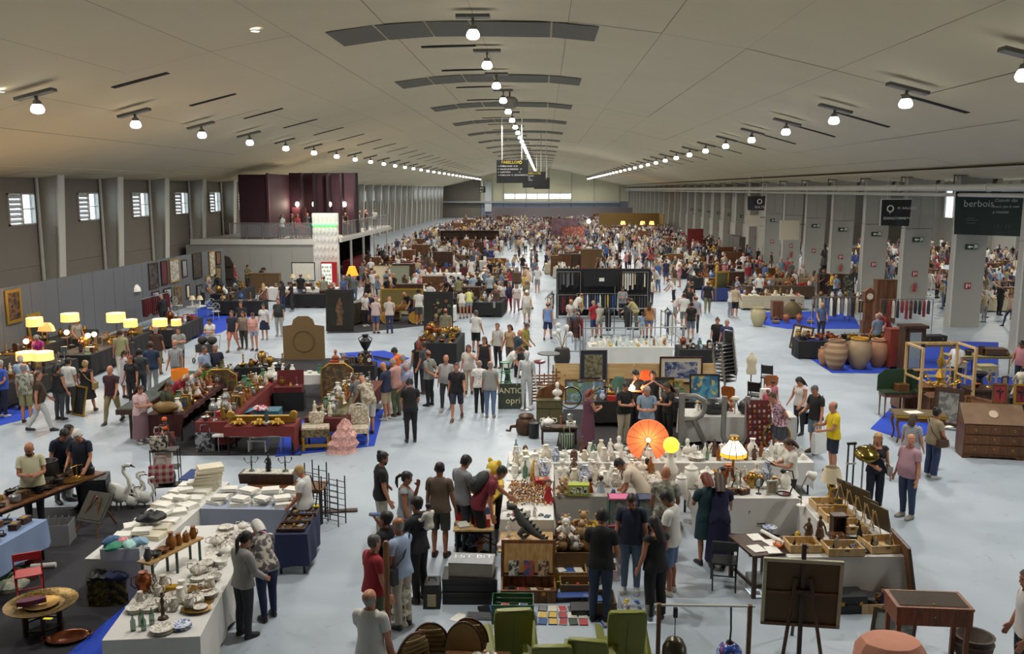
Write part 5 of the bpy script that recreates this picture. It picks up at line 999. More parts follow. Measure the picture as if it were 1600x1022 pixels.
def armchair(loc,rz,label,fabm,framem):
 t=thing('armchair',label,'chair',at(loc),rz);ob('seat',BX((0,0,.42),(.56,.52,.14),0,None,.93),fabm,t);ob('backrest',LO([[(x*.25*q,.25+y*.035+dz*.1,.5+dz)for x,y in((-1,-1),(0,-1.4),(1,-1),(1,1),(0,1.2),(-1,1))]for dz,q in((0,.8),(.2,1),(.38,1.02),(.47,.7))]),fabm,t)
 ob('back_frame',TU([(-.22,.25,.45),(-.27,.28,.7),(-.2,.33,.98),(0,.34,1.03),(.2,.33,.98),(.27,.28,.7),(.22,.25,.45)],.02,6),framem,t)
 for s in(-1,1):
  ob('armrest',TU([(s*.27,.26,.68),(s*.31,.05,.66),(s*.31,-.15,.64),(s*.28,-.2,.45)],.02,6),framem,t);ob('leg',TU([(s*.25,-.22,.4),(s*.27,-.25,.2),(s*.24,-.23,0)],[.03,.022,.018],6),framem,t);ob('leg',TU([(s*.23,.22,.4),(s*.24,.27,0)],[.028,.02],6),framem,t)
 return t
FLO=FL('cfc8b4','9a9a80',16,'b07a70')
armchair((-4.89,22.94),rad(10),'cream floral armchair with carved white frame beside pink dress',FLO,M('c9c4b6',.5));
of_=thing('upholstered_footstool','large gilt-legged stool with floral seat and cushion, front of the red-cloth stall','stool',at((-5.92,22.54)),rad(12));ob('seat',BX((0,0,.48),(.72,.62,.22),0,None,.95),FL('4a4230','7a6c48',12),of_);ob('cover',BX((0,0,.6),(.72,.6,.05),0,None,.96),FLO,of_)
for x in(-.32,.32):
 for y in(-.27,.27):ob('leg',LA([(.05,0),(.06,.06),(.035,.12),(.05,.3),(.06,.38)],8,(x,y,0)),GOLD,of_)
ob('stretcher',BX((0,-.27,.14),(.6,.04,.08)),GOLD,of_)
tag(ob('square_cushion',LO([[(x*.2*q,z_*1.0+y*.07*q,z)for x,y in((-1,-.4),(0,-1),(1,-.4),(1,.4),(0,1),(-1,.4))]for z,q,z_ in((0,.8,0),(.15,1,.03),(.3,.9,.07))]),FLO,None,at(((-5.92,22.54)[0],(-5.92,22.54)[1]+.1),.63),rad(12)),'floral cushion propped on the gilt-legged stool','cushion')
q=(-5.16,22.22);tag(ob('pink_dress',LO([[(x*q1*(1+.16*sin(5*k+z*6))+.12*z,y*q1*(1+.16*cos(4*k+z*9)),z*(1+.06*sin(3*k)))for k,(x,y)in enumerate([(cos(2*PI*i/18)*.36,sin(2*PI*i/18)*.28)for i in range(18)])]for z,q1 in((.0,1.05),(.1,.86),(.22,1.0),(.34,.76),(.45,.86),(.56,.58),(.64,.62),(.74,.36),(.8,.3),(.84,.1))]),FL('d0988f','e0b8ae',20,'b87870'),None,at(q),.2),'ruffled pink dress draped over a stand before the armchair','dress')
# back of the stall
hb=thing('wooden_headboard','tall plain wooden headboard with arched top standing in the red-cloth stall','headboard',at((-9.48,34.76)),rad(3));ob('panel',PZ([(-.82,0),(.82,0),(.82,1.35),(.45,1.4),(.38,1.62),(.2,1.75),(-.2,1.75),(-.38,1.62),(-.45,1.4),(-.82,1.35)],-.03,.03,0,EX),M('7a6240',.6,0,.1,4),hb);ob('moulding',RI((0,0,0),.42,.02,20,6,mat=TL((0,-.04,.75))@EX),M('6a5436',.5),hb)
ctable((-10.3,29.0),rad(8),1.7,.8,.8,'dark cloth on the candelabra table at back of the red-cloth stall',CLK,.5,31);scatter((-10.3,29.0),rad(8),1.7,.8,.8,METAL,16,'on the back table of the red-cloth stall, left',.28,32,.06,1.0,1.5)
ctable((-7.3,29.5),rad(4),1.6,.8,.8,'dark cloth on the ornament table at back right of the red-cloth stall',CLK,.5,33);scatter((-7.3,29.5),rad(4),1.6,.8,.8,CURIO,15,'on the back table of the red-cloth stall, right',.28,34,.06,1.0,1.4)
ctable((-9.0,28.0),rad(4),2.0,.55,.78,'white cloth on the narrow table before the headboard',CLW,.3,35);scatter((-9.0,28.0),rad(4),2.0,.55,.78,[('vase',['green glass','white'],1),('bowl',['white'],1),('figurine',['white'],1)],8,'on the narrow white table before the headboard',.28,36)
for x,y,l in((-10.0,26.9,'gilt-edged painted screen panel, left of the red chest'),(-6.6,28.0,'gilt-edged painted screen panel, right of the red chest')):
 t=thing('painted_screen',l,'screen',(x,y,.0),rad(5));ob('panel',PZ([(-.5,0),(.5,0),(.5,1.0),(.25,1.18),(-.25,1.18),(-.5,1.0)],-.02,.02,0,EX),painting(6,'4a4a38','7a6a40','6a3a30'),t);ob('frame',TU([(-.5,0,0),(-.5,0,1.0),(-.25,0,1.18),(.25,0,1.18),(.5,0,1.0),(.5,0,0)],.03,6),GOLD,t);ob('foot',BX((0,0,.02),(.9,.3,.04)),GOLD,t)
rc=thing('red_lined_case','open case lined in red velvet with cutlery, on stand in the antiques stall','case',(-7.75,26.6,0),rad(8));ob('stand',BX((0,0,.3),(.9,.5,.6)),CLK,rc);ob('base',BX((0,0,.68),(.8,.5,.16)),M('5e161a',.8),rc);ob('lid',BX((0,.3,.96),(.8,.08,.45),0,(rad(-12),0,0)),M('5e161a',.8),rc);scatter((-8.1,26.3),rad(8),.8,.5,.765,METAL,8,'in the red-lined case',.2,9)
garment_heap((-8.8,26.9),.5,'bright red velvet cloth heaped in the middle of the antiques stall',M('b01c2a',.8),.2,2.6,4);tag(ob('velvet_stand',BX((0,0,.25),(1.3,.7,.5)),CLK,None,(-8.8,26.9,0),.1),'low black-draped stand under the red velvet','stand');good('ball','floral white',(-8.75,26.85,.78),0,1.4,'painted, resting on the red velvet')
tb_=thing('teal_storage_box','teal cardboard box of cloths between the red tables','box',(-7.6,23.9,0),rad(5));ob('carton',BX((0,0,.35),(.7,.55,.7)),M('2f6272',.6),tb_);ob('flap',BX((-.42,0,.7),(.3,.55,.01),0,(0,rad(-20),0)),M('3a8aa4',.6),tb_);garment_heap((-7.75,23.7),.72,'red and white printed cloth on the teal box',FL('b02a4a','d8d0d0',12),.2,1.0,8)
ju=thing('black_urn_vase','tall black two-handled urn on a pedestal behind the red-cloth stall','urn',at((-6.63,32.81)),0);ob('pedestal',BX((0,0,.35),(.34,.34,.7)),BLK,ju);ob('urn',LA([(.1,.7),(.06,.75),(.18,.95),(.2,1.1),(.09,1.25),(.14,1.35)],14),BLK,ju)
for s in(1,-1):ob('handle',TU([(s*.12,0,1.28),(s*.26,0,1.2),(s*.18,0,1.0)],.02,6),BLK,ju)
tg=thing('beaded_garland','string of orange and black balls hanging at the red-cloth stall corner','garland',(-9.95,22.72,0))
for k in range(6):ob('ball',EL((0,0,0),(.075,.075,.07),seg=10,rings=6),M('d2602a',.5)if k%2==0 else BLK,tg,(0,-.1,.72-k*.12))
ob('cord',TU([(0,-.1,.0),(0,-.1,.85)],.008,4),BLK,tg)
ol=thing('orange_drum_lamp','unlit orange drum lampshade on stand beside the shawled woman','lamp',at((-10.77,25.73)),0);ob('shade',LA([(.25,1.12),(.25,1.42),(.24,1.42),(.24,1.12)],24),M('d2781c',.7,0,0,1,.25),ol);ob('stem',LA([(.15,0),(.14,.03),(.02,.05),(.02,1.2)],10),BLK,ol)  # faint glow put into the shade material; no bulb inside
for g,m,l in(((-9.76,22.12),FL('3a2420','8a4a40',10),'dark red patterned bag on floor before the red-cloth stall'),((-8.7,22.16),FL('1e1e22','8a8a90',10),'black and silver bag on floor under the red-cloth stall')):tote(at(g),.2,.5,.5,l,m)
md=thing('gilt_mask_display','heap of gilt leather bags hanging at stall corner, left','bag',at((-10.07,23)),.2);ob('stand',TU([(0,0,0),(0,0,.9)],.03),DWD,md);ob('bag',EL((0,0,.95),(.35,.2,.16),0,12),M('7a5c28',.5,0,.3,8),md)
# ===== C: lamp stall, left =====
for k,(x,y,L_,W_,rz)in enumerate(((-17.6,25.0,1.2,5.5,0),(-17.5,31.0,1.3,5.5,2),(-16.9,36.8,1.3,4.0,4),(-19.8,27.5,.9,9.5,0))):
 ctable((x,y),rad(rz),L_,W_,.82,'dark cloth on the lamp stall table, number '+['one from the front','two from the front','three from the front','four, by the wall'][k],CLK,.7,50+k)
 scatter((x,y),rad(rz),L_,W_,.82,CURIO+METAL,[28,28,22,28][k],'on the lamp stall '+['front','middle','rear','wall-side'][k]+' table',.36,60+k,.08,.95,1.45)
for k,(px,py,z,w,hs,em)in enumerate(((54,503,1.75,.30,.32,1.5),(109,496,1.9,.33,.30,1.5),(181,496,1.75,.36,.34,1.7),(204,505,1.6,.26,.28,1.3),(250,504,1.6,.28,.28,1.4),(275,504,1.5,.2,.24,1.1),(42,556,1.45,.32,.26,1.6),(67,556,1.45,.32,.26,1.6))):
 g=[(-19.21,32.86),(-17.94,33.05),(-16.7,34.15),(-15.9,33.65),(-14.84,33.86),(-14.49,34.55),(-16.46,27.57),(-15.95,27.59)][k]
 z0=0 if k in(4,5)else.83;em*=.62;lit_lamp((g[0],g[1],z0),0,['lit cream drum lamp at far left over the lamp stall','lit cream drum lamp with paper tag, tallest of the lamp stall','lit pale drum lamp with tag above man in olive top','lit yellow drum lamp right of the pale tagged drum','lit golden square shade at the lamp stall rear','small lit cone lamp beside black-clad man','lit oblong cream shade, left of the low pair','lit oblong cream shade, right of the low pair'][k],'ffd27a',BLK,z-z0-hs/2,w,w*.97,hs,45,em)
def bulb_lamp(loc,label,q=0):
 t=thing('globe_lamp',label,'lamp',loc,0);ob('base',LA([(.09,0),(.07,.02),(.015,.05),(.015,.38+q)],10),BRASS,t);ob('globe',EL((0,0,.47+q),(.1,.1,.1)),M('ffe2b0',.6,0,0,1,3.5),t)
 bulb(t,(0,-.16,.5+q),25,(1,.75,.45),.1)
for g,l,q in(((-18.22,33.26),'lit globe lamp beside woman in grey, lamp stall',.82),((-17.03,32.54),'lit globe lamp, left of the twin globes',0),((-16.94,32.84),'lit globe lamp, right of the twin globes',0),((-18.6,31.19),'lit globe lamp beside magenta top seller',.82)):bulb_lamp((g[0],g[1],.82-q),l,q)
pl_=thing('peach_shade_lamp','lit peach fan-shaped lampshade on dark chest in the lamp stall','lamp',at((-18.98,33.22),.84));ob('stem',LA([(.1,0),(.02,.04),(.02,.5)],8),BRASS,pl_);ob('shade',PZ([(-.3,0),(.3,0),(.24,.2),(.12,.32),(-.12,.32),(-.24,.2)],-.1,.1,0,TL((0,0,.5))@EX),M('f0b070',.7,0,0,1,.7),pl_)
for(a,b,l,fm,pm)in(((-20.4,31.55),(1.2,1.5),'gilt framed flower painting on the partition, far left',GOLD,painting(7,'2a221c','5a4030','8a5a40')),((-20.4,33.6),(1.0,1.3),'gilt framed dark still life on the partition beside lamps',GOLD,painting(6,'201c18','6a4a2c'))):picture((a[0],a[1],1.6),rad(90),b[0],b[1],l,fm,pm,0,.12)
picture((-20.3,34.9,.3),rad(90),1.0,1.5,'large gilt empty frame leaning on the partition in the lamp stall',GOLD,BLK,rad(-6),.14)
sp=thing('picture_light','lit brass picture light above the gilt flower painting','lamp',(-20.25,31.6,3.2));ob('arm',TU([(-.15,0,0),(.1,0,.1)],.015),BRASS,sp);ob('head',EL((.12,0,.08),(.07,.1,.07)),M('ffd9a0',.6,0,0,1,9),sp);bulb(sp,(.28,0,-.05),60,(1,.66,.36),.08)
cb=thing('chalk_menu_board','black lettered board leaning on the partition beside the red rail','board',at((-20.88,41.21),0),rad(75));ob('board',BX((0,0,1.0),(.55,.04,1.2)),BLK,cb);
for k in range(8):ob('letter_line',BX((RN.uniform(-.05,.05),-.025,1.5-k*.13),(RN.uniform(.25,.42),.006,.05)),M('a8a8a0'),cb)
ob('stand',BX((0,.1,.2),(.5,.3,.4)),BLK,cb)
rail((-19.2,43.5),rad(88),3.0,1.5,'clothes rail by the grey partition',(14,[('dark red',M('5e1a22')),('wine',M('42131a'))]),5,gl='hanging by the grey partition')
gm=thing('globe_floor_lamp','white dome floor lamp before the grey partition','lamp',at((-20.63,44.22),0));ob('pole',LA([(.18,0),(.17,.03),(.02,.05),(.02,1.9)],10),BLK,gm);ob('dome',LA([(.36,1.62),(.33,1.8),(.22,1.95),(1e-4,2.02)],18),WHT,gm)
bs=thing('basin_frame','gilt empty frame leaning at the lamp stall front','frame',at((-14.14,25.77)),rad(-30));ob('frame',BX((0,0,.45),(.05,.03,.9)).box((.55,0,.45),(.05,.03,.9)).box((.27,0,.88),(.5,.03,.05)).box((.27,0,.03),(.5,.03,.05)),GOLD,bs,(0,0,0),(rad(-12),0,0))
ob('backing',BX((.27,.02,.45),(.5,.01,.85)),CLK,bs,(0,0,0),(rad(-12),0,0))
# ===== D: back-left stall and wall of pictures =====
for k,(y,z,w,h,l,pm)in enumerate(((46.2,1.55,1.15,1.35,'dark framed portrait',painting(4,'1c1a1a','4a4440')),(47.55,1.6,.8,1.3,'deep red picture',M('5a1c20')),(48.9,1.6,1.3,1.3,'pale framed engraving',painting(5,'b9b4a6','8a857a')),(50.3,1.75,.7,1.0,'oval mirror',M('aeb4b8',.2,.6)),(52.2,1.5,1.35,1.5,'dark framed landscape',painting(5,'2a2420','4a3c30')),(54.6,1.35,1.0,1.6,'cream framed print',painting(5,'c9c2ae','8a8474')),(46.3,.2,.9,1.2,'blue figure picture',painting(3,'2a3a7a','b0a8a8')),(47.8,.2,1.0,1.2,'black picture with white figure',painting(3,'17171a','b8b4ac')),(49.2,.25,.9,1.1,'muted nude study',painting(4,'4a4038','7a6a58')),(50.6,.5,.5,.8,'small cream print',CRM),(52.3,.3,.8,.8,'sketch on grey paper',painting(6,'7c7a72','54524c')),(53.8,.6,.8,.9,'white framed drawing',painting(6,'c9c6bc','9a978e')),(55.6,.4,.9,1.5,'brown framed drawing',painting(6,'8a7a5a','5a4a38')),(55.7,2.0,.8,.85,'red-brown small painting',painting(6,'5a3a2a','7a5a40')))):
 picture((-20.42,y,z),rad(90),w,h,l+' on the left partition, '+('upper'if z>1.3 else 'lower')+' row',[DWD,BLK,GOLD][k%3],pm,0,.07)
for k,(x,y,L_,W_,w)in enumerate(((-18.9,50.0,1.1,4.5,'picture-wall table'),(-17.0,53.3,4.6,.9,'long table before the mezzanine wall, left'),(-17.6,47.0,2.6,1.0,'silverware table near the garden chairs'),(-15.0,50.3,2.6,.9,'black-cloth table by the grey café wall'))):
 ctable((x,y),0,L_,W_,.8,('white'if k==1 else 'black')+' cloth on the '+w,CLW if k==1 else CLK,.72,70+k);scatter((x,y),0,L_,W_,.8,CURIO+METAL+CHINA[:3],[22,22,16,16][k],'on the '+w,.42,80+k,.08,1.1,1.7)
def garden_chair(loc,rz,label,m):
 t=thing('garden_chair',label,'chair',at(loc),rz,'wrought iron garden chairs');ob('seat',LA([(.21,.43),(.22,.445),(.21,.46)],16),m,t);ob('back',RI((0,0,0),.2,.014,14,5,mat=TL((0,.2,.72))@Euler((rad(80),0,0)).to_matrix().to_4x4()).tube([(-.16,.19,.45),(.12,.21,.9)],.01,5).tube([(.16,.19,.45),(-.12,.21,.9)],.01,5),m,t)
 for k in range(4):a=PI/4+k*PI/2;ob('leg',TU([(.15*cos(a),.15*sin(a),.44),(.21*cos(a),.21*sin(a),0)],.014,5),m,t)
WI=M('b4b4ae',.45)
for g,a in(((-19.37,45.39),30),((-19.85,47.8),80),((-17.95,44.76),-40),((-17.74,46.88),10),((-16.95,45.48),200),((-18.42,43.65),120)):garden_chair(g,rad(a),'white wrought iron garden chair at the left wall stall',WI)
gt=thing('garden_table','round white wrought iron garden table with lamps on it','table',at((-17.95,45.44)),0);ob('top',LA([(.5,.7),(.52,.715),(.5,.73)],20),WI,gt);ob('stem',TU([(0,0,0),(0,0,.7)],.04),WI,gt);ob('foot',LA([(.28,0),(.26,.02),(.04,.06)],12),WI,gt)
for s in(-.2,.2):good('lamp','white',((-17.95,45.44)[0]+s,(-17.95,45.44)[1],.732),0,1.2,'on the round garden table')
def wchair(loc,rz,label,m):chair_simple(at(loc),rz,label,m,m)
wchair((-17.34,47.89),.4,'yellow-cream painted wooden chair beside the garden furniture',M('c9b878'));wchair((-17.5,50.02),2.,'white painted wooden chair beside the garden furniture',WHT)
ar=thing('arched_door','tall dark arched wooden door leaning at the mezzanine wall','door leaf',(-20.9,57.6,0));ob('leaf',PZ([(-.75,0),(.75,0),(.75,1.9),(.5,2.35),(0,2.5),(-.5,2.35),(-.75,1.9)],-.05,.05,0,EX),M('3a332a',.7,0,.15,3),ar);ob('strap',BX((0,-.06,.9),(1.3,.02,.08)).box((0,-.06,1.7),(1.3,.02,.08)),IRON,ar)
cabinet((-17.9,57.0),0,1.9,.5,1.35,'light wooden sideboard against the mezzanine wall',M('6a5236',.5,0,.15,3),0,2);cabinet((-15.2,55.6),0,1.3,.5,.85,'dark console by the white sign tower',DWD,1,2);picture((-15.2,56.2,.95),0,1.5,1.2,'large white print in dark frame above the console',BLK,WHT,0,.05)
for x in(-15.7,-14.75):good('lamp','cream',(x,55.5,.875),0,1.3,'on the dark console by the sign tower')
# ===== E: centre-left =====
pA=picture(at((-9.68,41.91)),rad(-3),1.34,2.0,'huge dark painting of a standing figure in black frame, left of the two',BLK,painting(2.2,'0f0d0b','16120d'),rad(-4),.1);pB=picture(at((-4.98,42.08)),rad(2),1.4,1.9,'huge dark flower painting in black frame, right of the two',BLK,painting(2.5,'0f0e0b','1a170f'),rad(-4),.1)
ob('painted_figure',PZ([(-.16,.3),(.14,.3),(.12,.75),(.2,.95),(.1,1.2),(.13,1.35),(.04,1.45),(.06,1.6),(-.05,1.62),(-.06,1.45),(-.14,1.32),(-.2,1.0),(-.1,.8)],-.002,.004,0,EX),FL('4a3420','6a4c34',6),pA,(0,-.008,.0),(rad(-4),0,0));ob('inner_gilt_line',BX((-.54,0,1),(.012,.008,1.7)).box((.54,0,1),(.012,.008,1.7)).box((0,0,1.85),(1.09,.008,.012)).box((0,0,.15),(1.09,.008,.012)),M('4a3c24'),pA,(0,-.012,0),(rad(-4),0,0))
for i in range(16):ob('painted_flower',LA([(.04+.03*(i%3),-.002),(.03+.03*(i%3),.003)],7,mat=EX),M(['6a6038','8a7a4c','5a3a2a','3a4a30'][i%4]),pB,(.1+.28*sin(i*2.4)+.1*(i%4-1.5),-.012-(.45+.075*i)*.07*0,.4+.075*i),(rad(-4),0,0))
cabinet((-9.35,44.62),rad(75),1.5,.5,1.1,'glazed dark showcase beside the huge figure painting',M('3a3424',.5),0,3,'showcase','showcase')
dk=thing('writing_desk','gilt-trimmed writing desk with pale leather screen, between the big paintings','desk',at((-7.15,45.14)),rad(2));ob('top',BX((0,0,.76),(1.9,.8,.05)),MWD,dk);ob('trim',BX((0,-.405,.72),(1.9,.02,.03)).box((0,-.405,.62),(1.9,.02,.02)),GOLD,dk);ob('apron',BX((0,0,.67),(1.8,.7,.14)),MWD,dk)
for x in(-.85,.85):
 for y in(-.33,.33):ob('leg',LA([(.025,0),(.04,.5),(.045,.62)],8,(x,y,0)),GOLD,dk)
g=(-7.15,45.14);picture((g[0]-.1,g[1]+.2,.79),0,2.2,.9,'low gilt panel screen standing on the writing desk',GOLD,M('6a6030',.5),rad(-5),.08)
for dx in(-.7,.75):tag(ob('brass_charger',LA([(.12,-.01),(.3,.03),(.34,.04),(.3,.045),(1e-4,.01)],20,mat=TL((0,0,.34))@Euler((rad(65),0,0)).to_matrix().to_4x4()),BRASS,None,(g[0]+dx,g[1]-.75,0)),'large round brass charger on floor before the writing desk','dish','brass chargers')
EC=CURIO+CHINA+METAL
E_ROWS=[((-9.8,45.3),3,2.4,1.0,'tan','clock'),((-6.7,45.0),0,2.2,1.0,'white','lace'),((-9.9,47.5),0,2.8,1.1,'cream','doll'),((-6.3,48.5),0,2.6,1.2,'dark','silver'),((-3.6,47.0),-4,1.4,2.6,'dark','glass'),((-9.8,52.5),0,3.0,1.1,'white','china'),((-5.9,53.5),0,3.2,1.2,'brown','copper'),((-10,57.5),0,3.4,1.2,'cream','shawl'),((-5.6,58.5),0,3.6,1.2,'dark','curio'),((-9.5,63),0,3.6,1.3,'white','lace fan'),((-5.0,64),0,3.4,1.3,'brown','ornament')]
CLT={'tan':M('8a7454'),'white':CLW,'cream':M('b9ae94',.8),'dark':CLK,'brown':M('4e3a28',.8)}
for k,(o,rz,L_,W_,c,nm)in enumerate(E_ROWS):
 ctable(o,rad(rz),L_,W_,.78,f'{c} cloth on the {nm} table, left block beyond the paintings',CLT[c],.7,100+k);scatter(o,rad(rz),L_,W_,.78,EC,int(L_*W_*5),f'on the {nm} table in the left block',.38,120+k,.08,1.0,1.7)
al=lit_lamp(at((-12.68,58.96),0),0,'lit amber fringed floor lamp beside the left aisle','f0a028',GOLD,1.05,.42,.2,.6,20,.9);cabinet((-4.41,51.61),0,1.5,.6,1.1,'dark carved sideboard of left block facing the aisle',DWD,2,2);cabinet((-4.03,54.05),0,1.2,.5,.9,'dark carved buffet at the aisle behind olive-shirt man',DWD,1,2);chair_simple(at((-3.74,51.63)),rad(200),'bentwood rocking chair with woven seat at the left block end',M('a8885a'),M('6a4426'));chair_simple(at((-9.21,53.87)),0,'blue painted ladder-back chair in left block',M('23304e'),M('23304e'))
picture(at((-10.89,60.18)),0,1.3,1.6,'cream folding panel standing in the left block',M('b09a6c'),M('c9bea0'),rad(-5),.05);picture(at((-9.13,56.53)),0,1.2,1.9,'pale green framed mirror panel in left block',M('8f9268'),M('8a8f7a'),rad(-5),.06)
# silver table behind the red stall
ctable((-4.9,33.6),rad(-2),1.6,2.6,.9,'black cloth on the silverware table behind the red-cloth stall',CLK,.8,140);scatter((-4.9,33.6),rad(-2),1.6,2.6,.9,METAL,34,'on the black silverware table',.3,141,.06,1.1,1.6)
g=(-5.09,31.47);tag(ob('black_piano_lid',BX((0,0,0),(1.2,.7,.06),0,(rad(-20),rad(10),0)),M('2c2c2e',.25),None,(-5.35,30.9,.72)),'dark glossy slanted tabletop behind the red-cloth stall','tabletop');tag(ob('black_stand',BX((0,0,.25),(.9,.6,.5)),BLK,None,(-5.35,31.0,0)),'black boxed stand under the slanted glossy tabletop','stand')
# green spiral stand, signboard & mannequin
gs=thing('green_bar_stools','tangle of green painted metal bar stools by the lettered sign','stool',at((-1.17,27.69)),.4);GNM=M('2d7a3e',.45)
for k in range(4):a=k*PI/2+.4;ob('leg',TU([(.3*cos(a),.3*sin(a),0),(.12*cos(a),.12*sin(a),1.3)],.018,6),GNM,gs)
for z,r in((.3,.26),(.65,.21),(1.0,.16),(1.32,.15)):ob('ring',RI((0,0,z),r,.016,16,5),GNM,gs)
ob('seat',LA([(.16,1.3),(.18,1.33),(1e-4,1.36)],14),GNM,gs)
sb=thing('lettered_sign','dark sign board with cream letters ANTIGÜEDADES beside the white mannequin','sign',at((-0.94,26.87)),rad(3));ob('board',BX((0,0,.42),(.85,.05,.8)),M('3a4236',.5),sb);text('ANTICS',.24,M('d6d2a8'),sb,(-.4,-.035,.52));text('opri',.28,M('d6d2a8'),sb,(-.2,-.035,.2))
# ===== F: plywood stall =====
pk=thing('plywood_barrier','long pale plywood barrier of four sheets across the centre stall','barrier',(0.35,28.15,0),rad(2.5))
for k in range(4):ob('sheet',BX((.66+k*1.28,0,.6),(1.26,.03,1.2)),PLY,pk)
for k in range(5):ob('post',BX((.05+k*1.28,.05,.55),(.06,.06,1.1)),PINE,pk)
picture((1.62,28.165,.6),rad(2.5),.88,1.05,'dark blue-mounted floral print in silver frame on the plywood',SILV,painting(9,'8a8468','5a5844'),0,.03,M('2a3242',.7));picture((4.42,28.28,.55),rad(2.5),1.38,.88,'wide framed blue dancers print propped on the plywood',WD('4a1e16','34120e'),painting(5,'5a6486','a8a8ac','33406e'),0,.05,M('d0c8b0',.7))
for x,w,h,l,pm,fm in((1.35,1.3,.78,'wide seaside painting behind the bicycle',painting(3,'5a7a96','6a7a4a','8aa0b0'),MWD),(2.75,1.3,.8,'wide lake painting behind the capped men',painting(3,'5a86a8','50707a','9ab4c0'),MWD),(3.75,.8,.85,'dark green-framed picture under plywood',painting(4,'22342a','3a4a40'),DWD),(4.2,.45,.75,'yellow matted small landscape under plywood',painting(6,'b0a060','5a6a48'),GOLD),(5.1,.95,.95,'turquoise beach painting under dancers print',painting(3,'4a8aa0','2a5a7a','b0a060'),BLK)):
 picture((x,27.55+.03*x,.02),rad(2),w,h,l,fm,pm,rad(-9),.05)
def bicycle(loc,rz,label,fr):
 t=thing('bicycle',label,'bicycle',at(loc),rz)
 for x in(-.52,.52):
  w=ob('wheel',RI((0,0,0),.33,.018,24,6,mat=EX),BLK,t,(x,0,.35));ob('spokes',TU([(-.32,0,0),(.32,0,0)],.003,3).tube([(0,0,-.32),(0,0,.32)],.003,3).tube([(-.22,0,-.22),(.22,0,.22)],.003,3).tube([(-.22,0,.22),(.22,0,-.22)],.003,3),SILV,w)['kind']='stuff';ob('mudguard',TU([(.36*cos(a),0,.36*sin(a))for a in[rad(20+12*k)for k in range(12)]],.014,5),SILV,w)
 ob('frame',TU([(.52,0,.35),(.42,0,.8)],.016,6).tube([(.43,0,.75),(.0,0,.3)],.018,6).tube([(.42,0,.68),(-.12,0,.45)],.016,6).tube([(.0,0,.3),(-.18,0,.82)],.016,6).tube([(0,0,.3),(-.52,0,.35)],.012,6).tube([(-.14,0,.62),(-.52,0,.35)],.012,6),fr,t);ob('saddle',EL((-.2,0,.87),(.14,.09,.04)),BLK,t);ob('handlebar',TU([(.3,-.27,.95),(.42,-.2,.98),(.42,.2,.98),(.3,.27,.95)],.013,6).tube([(.42,0,.78),(.42,0,.98)],.014,6),SILV,t);ob('chainring',RI((0,0,0),.09,.012,14,5,mat=EX),BLK,t,(0,-.04,.3));ob('lamp',EL((.5,0,.85),(.06,.05,.05)),SILV,t)
bicycle((1.38,27.05),rad(6),'green-framed vintage bicycle standing before the seaside painting',M('8a9a5a',.4))
def mannequin(loc,rz,label,m):
 T=TP[0];B=fk(dict(arm0=(0,10,10,0),arm1=(0,10,10,0),head=(0,20),leg0=(3,2),leg1=(-3,2)));v=lbs(morph(T.v,T.n,0,0,T.w),T.w,B);v[:,2]-=v[:,2].min();sc=1.82/1.725
 t=thing('mannequin',label,'mannequin',at(loc,.03),rz);o=ob('figure',tome('figure',v*sc,T.f),None,t);o.data.materials.append(m);ob('base_plate',LA([(.22,-.03),(.22,-.005),(.2,0)],20),M('9a9a9a',.3,.3),t);return t
mannequin((-0.49,26.88),rad(175),'glossy white male mannequin standing full height beside the wicker screens',M('b9bbbb',.35,0,.03))
for g,l in(((0.05,27.57),'brown wicker screen panel, left, beside mannequin'),((0.71,28.2),'brown wicker screen panel with posts, right, by bicycle')):
 t=thing('wicker_screen',l,'screen',at(g),rad(6));
 for x in(-.38,0,.38):ob('post',TU([(x,0,0),(x,0,1.0+(.15 if x else 0))],.02,6),MWD,t)
 for k in range(9):ob('woven_band',TU([(-.42,.03*(-1)**k,.12+k*.1),(-.19,-.03*(-1)**k,.13+k*.1),(.0,.03*(-1)**k,.12+k*.1),(.19,-.03*(-1)**k,.13+k*.1),(.42,.03*(-1)**k,.12+k*.1)],.03,5),M('7a4e26',.6,0,.2,20),t)
picture(at((-0.03,27.39)),rad(5),.3,.62,'narrow silhouette print in cream frame beside the mannequin',CRM,painting(8,'c9c0a0','2a2620'),rad(-8),.03)
bp=thing('copper_boiler','big rusty copper boiler pot with curved spout on floor','pot',at((-0.45,24.11)),0);RUS=M('4a3424',.5,.5,.25,8);ob('pot',LA([(.2,0),(.26,.05),(.3,.22),(.27,.4),(.2,.46),(.22,.52),(.2,.53)],18),RUS,bp);ob('spout',TU([(-.26,0,.22),(-.42,0,.2),(-.45,0,.08),(-.56,0,.1)],[.05,.045,.035,.03],8),RUS,bp);ob('lid',LA([(.21,.53),(.15,.57),(1e-4,.6)],16),RUS,bp)
bk=ob('black_bin',LA([(.13,0),(.14,.01),(.14,.42),(.12,.42),(1e-4,.40)],16),BLK,None,at((-0.23,23.72)));tag(bk,'small black metal canister with wire handle on floor','canister')
cf=thing('low_wooden_bench','low dark wooden bench with ornaments, front of the plywood stall','bench',at((0.44,23.25)),rad(2));ob('top',BX((0,0,.44),(.98,.4,.04)),DWD,cf);
for s in(-.44,.44):ob('side',BX((s,0,.21),(.05,.36,.42)),DWD,cf)
ob('rail',BX((0,.05,.34),(.86,.03,.12)),DWD,cf)
g=(0.44,23.25);
for k,(kk,c,x,s,e)in enumerate((('tureen','white',-.28,1.3,'pierced'),('candlestick','terracotta',.05,1.0,'turned'),('jug','white',-.42,.8,''),('casket','white',.32,1.1,''))):good(kk,c,(g[0]+x,g[1]-.02,.462),0,s,'on the low dark bench',extra=e)
good('ball','silver',(g[0]+.3,g[1]+.02,.60),0,1.2,'on white box, low dark bench',extra='round')
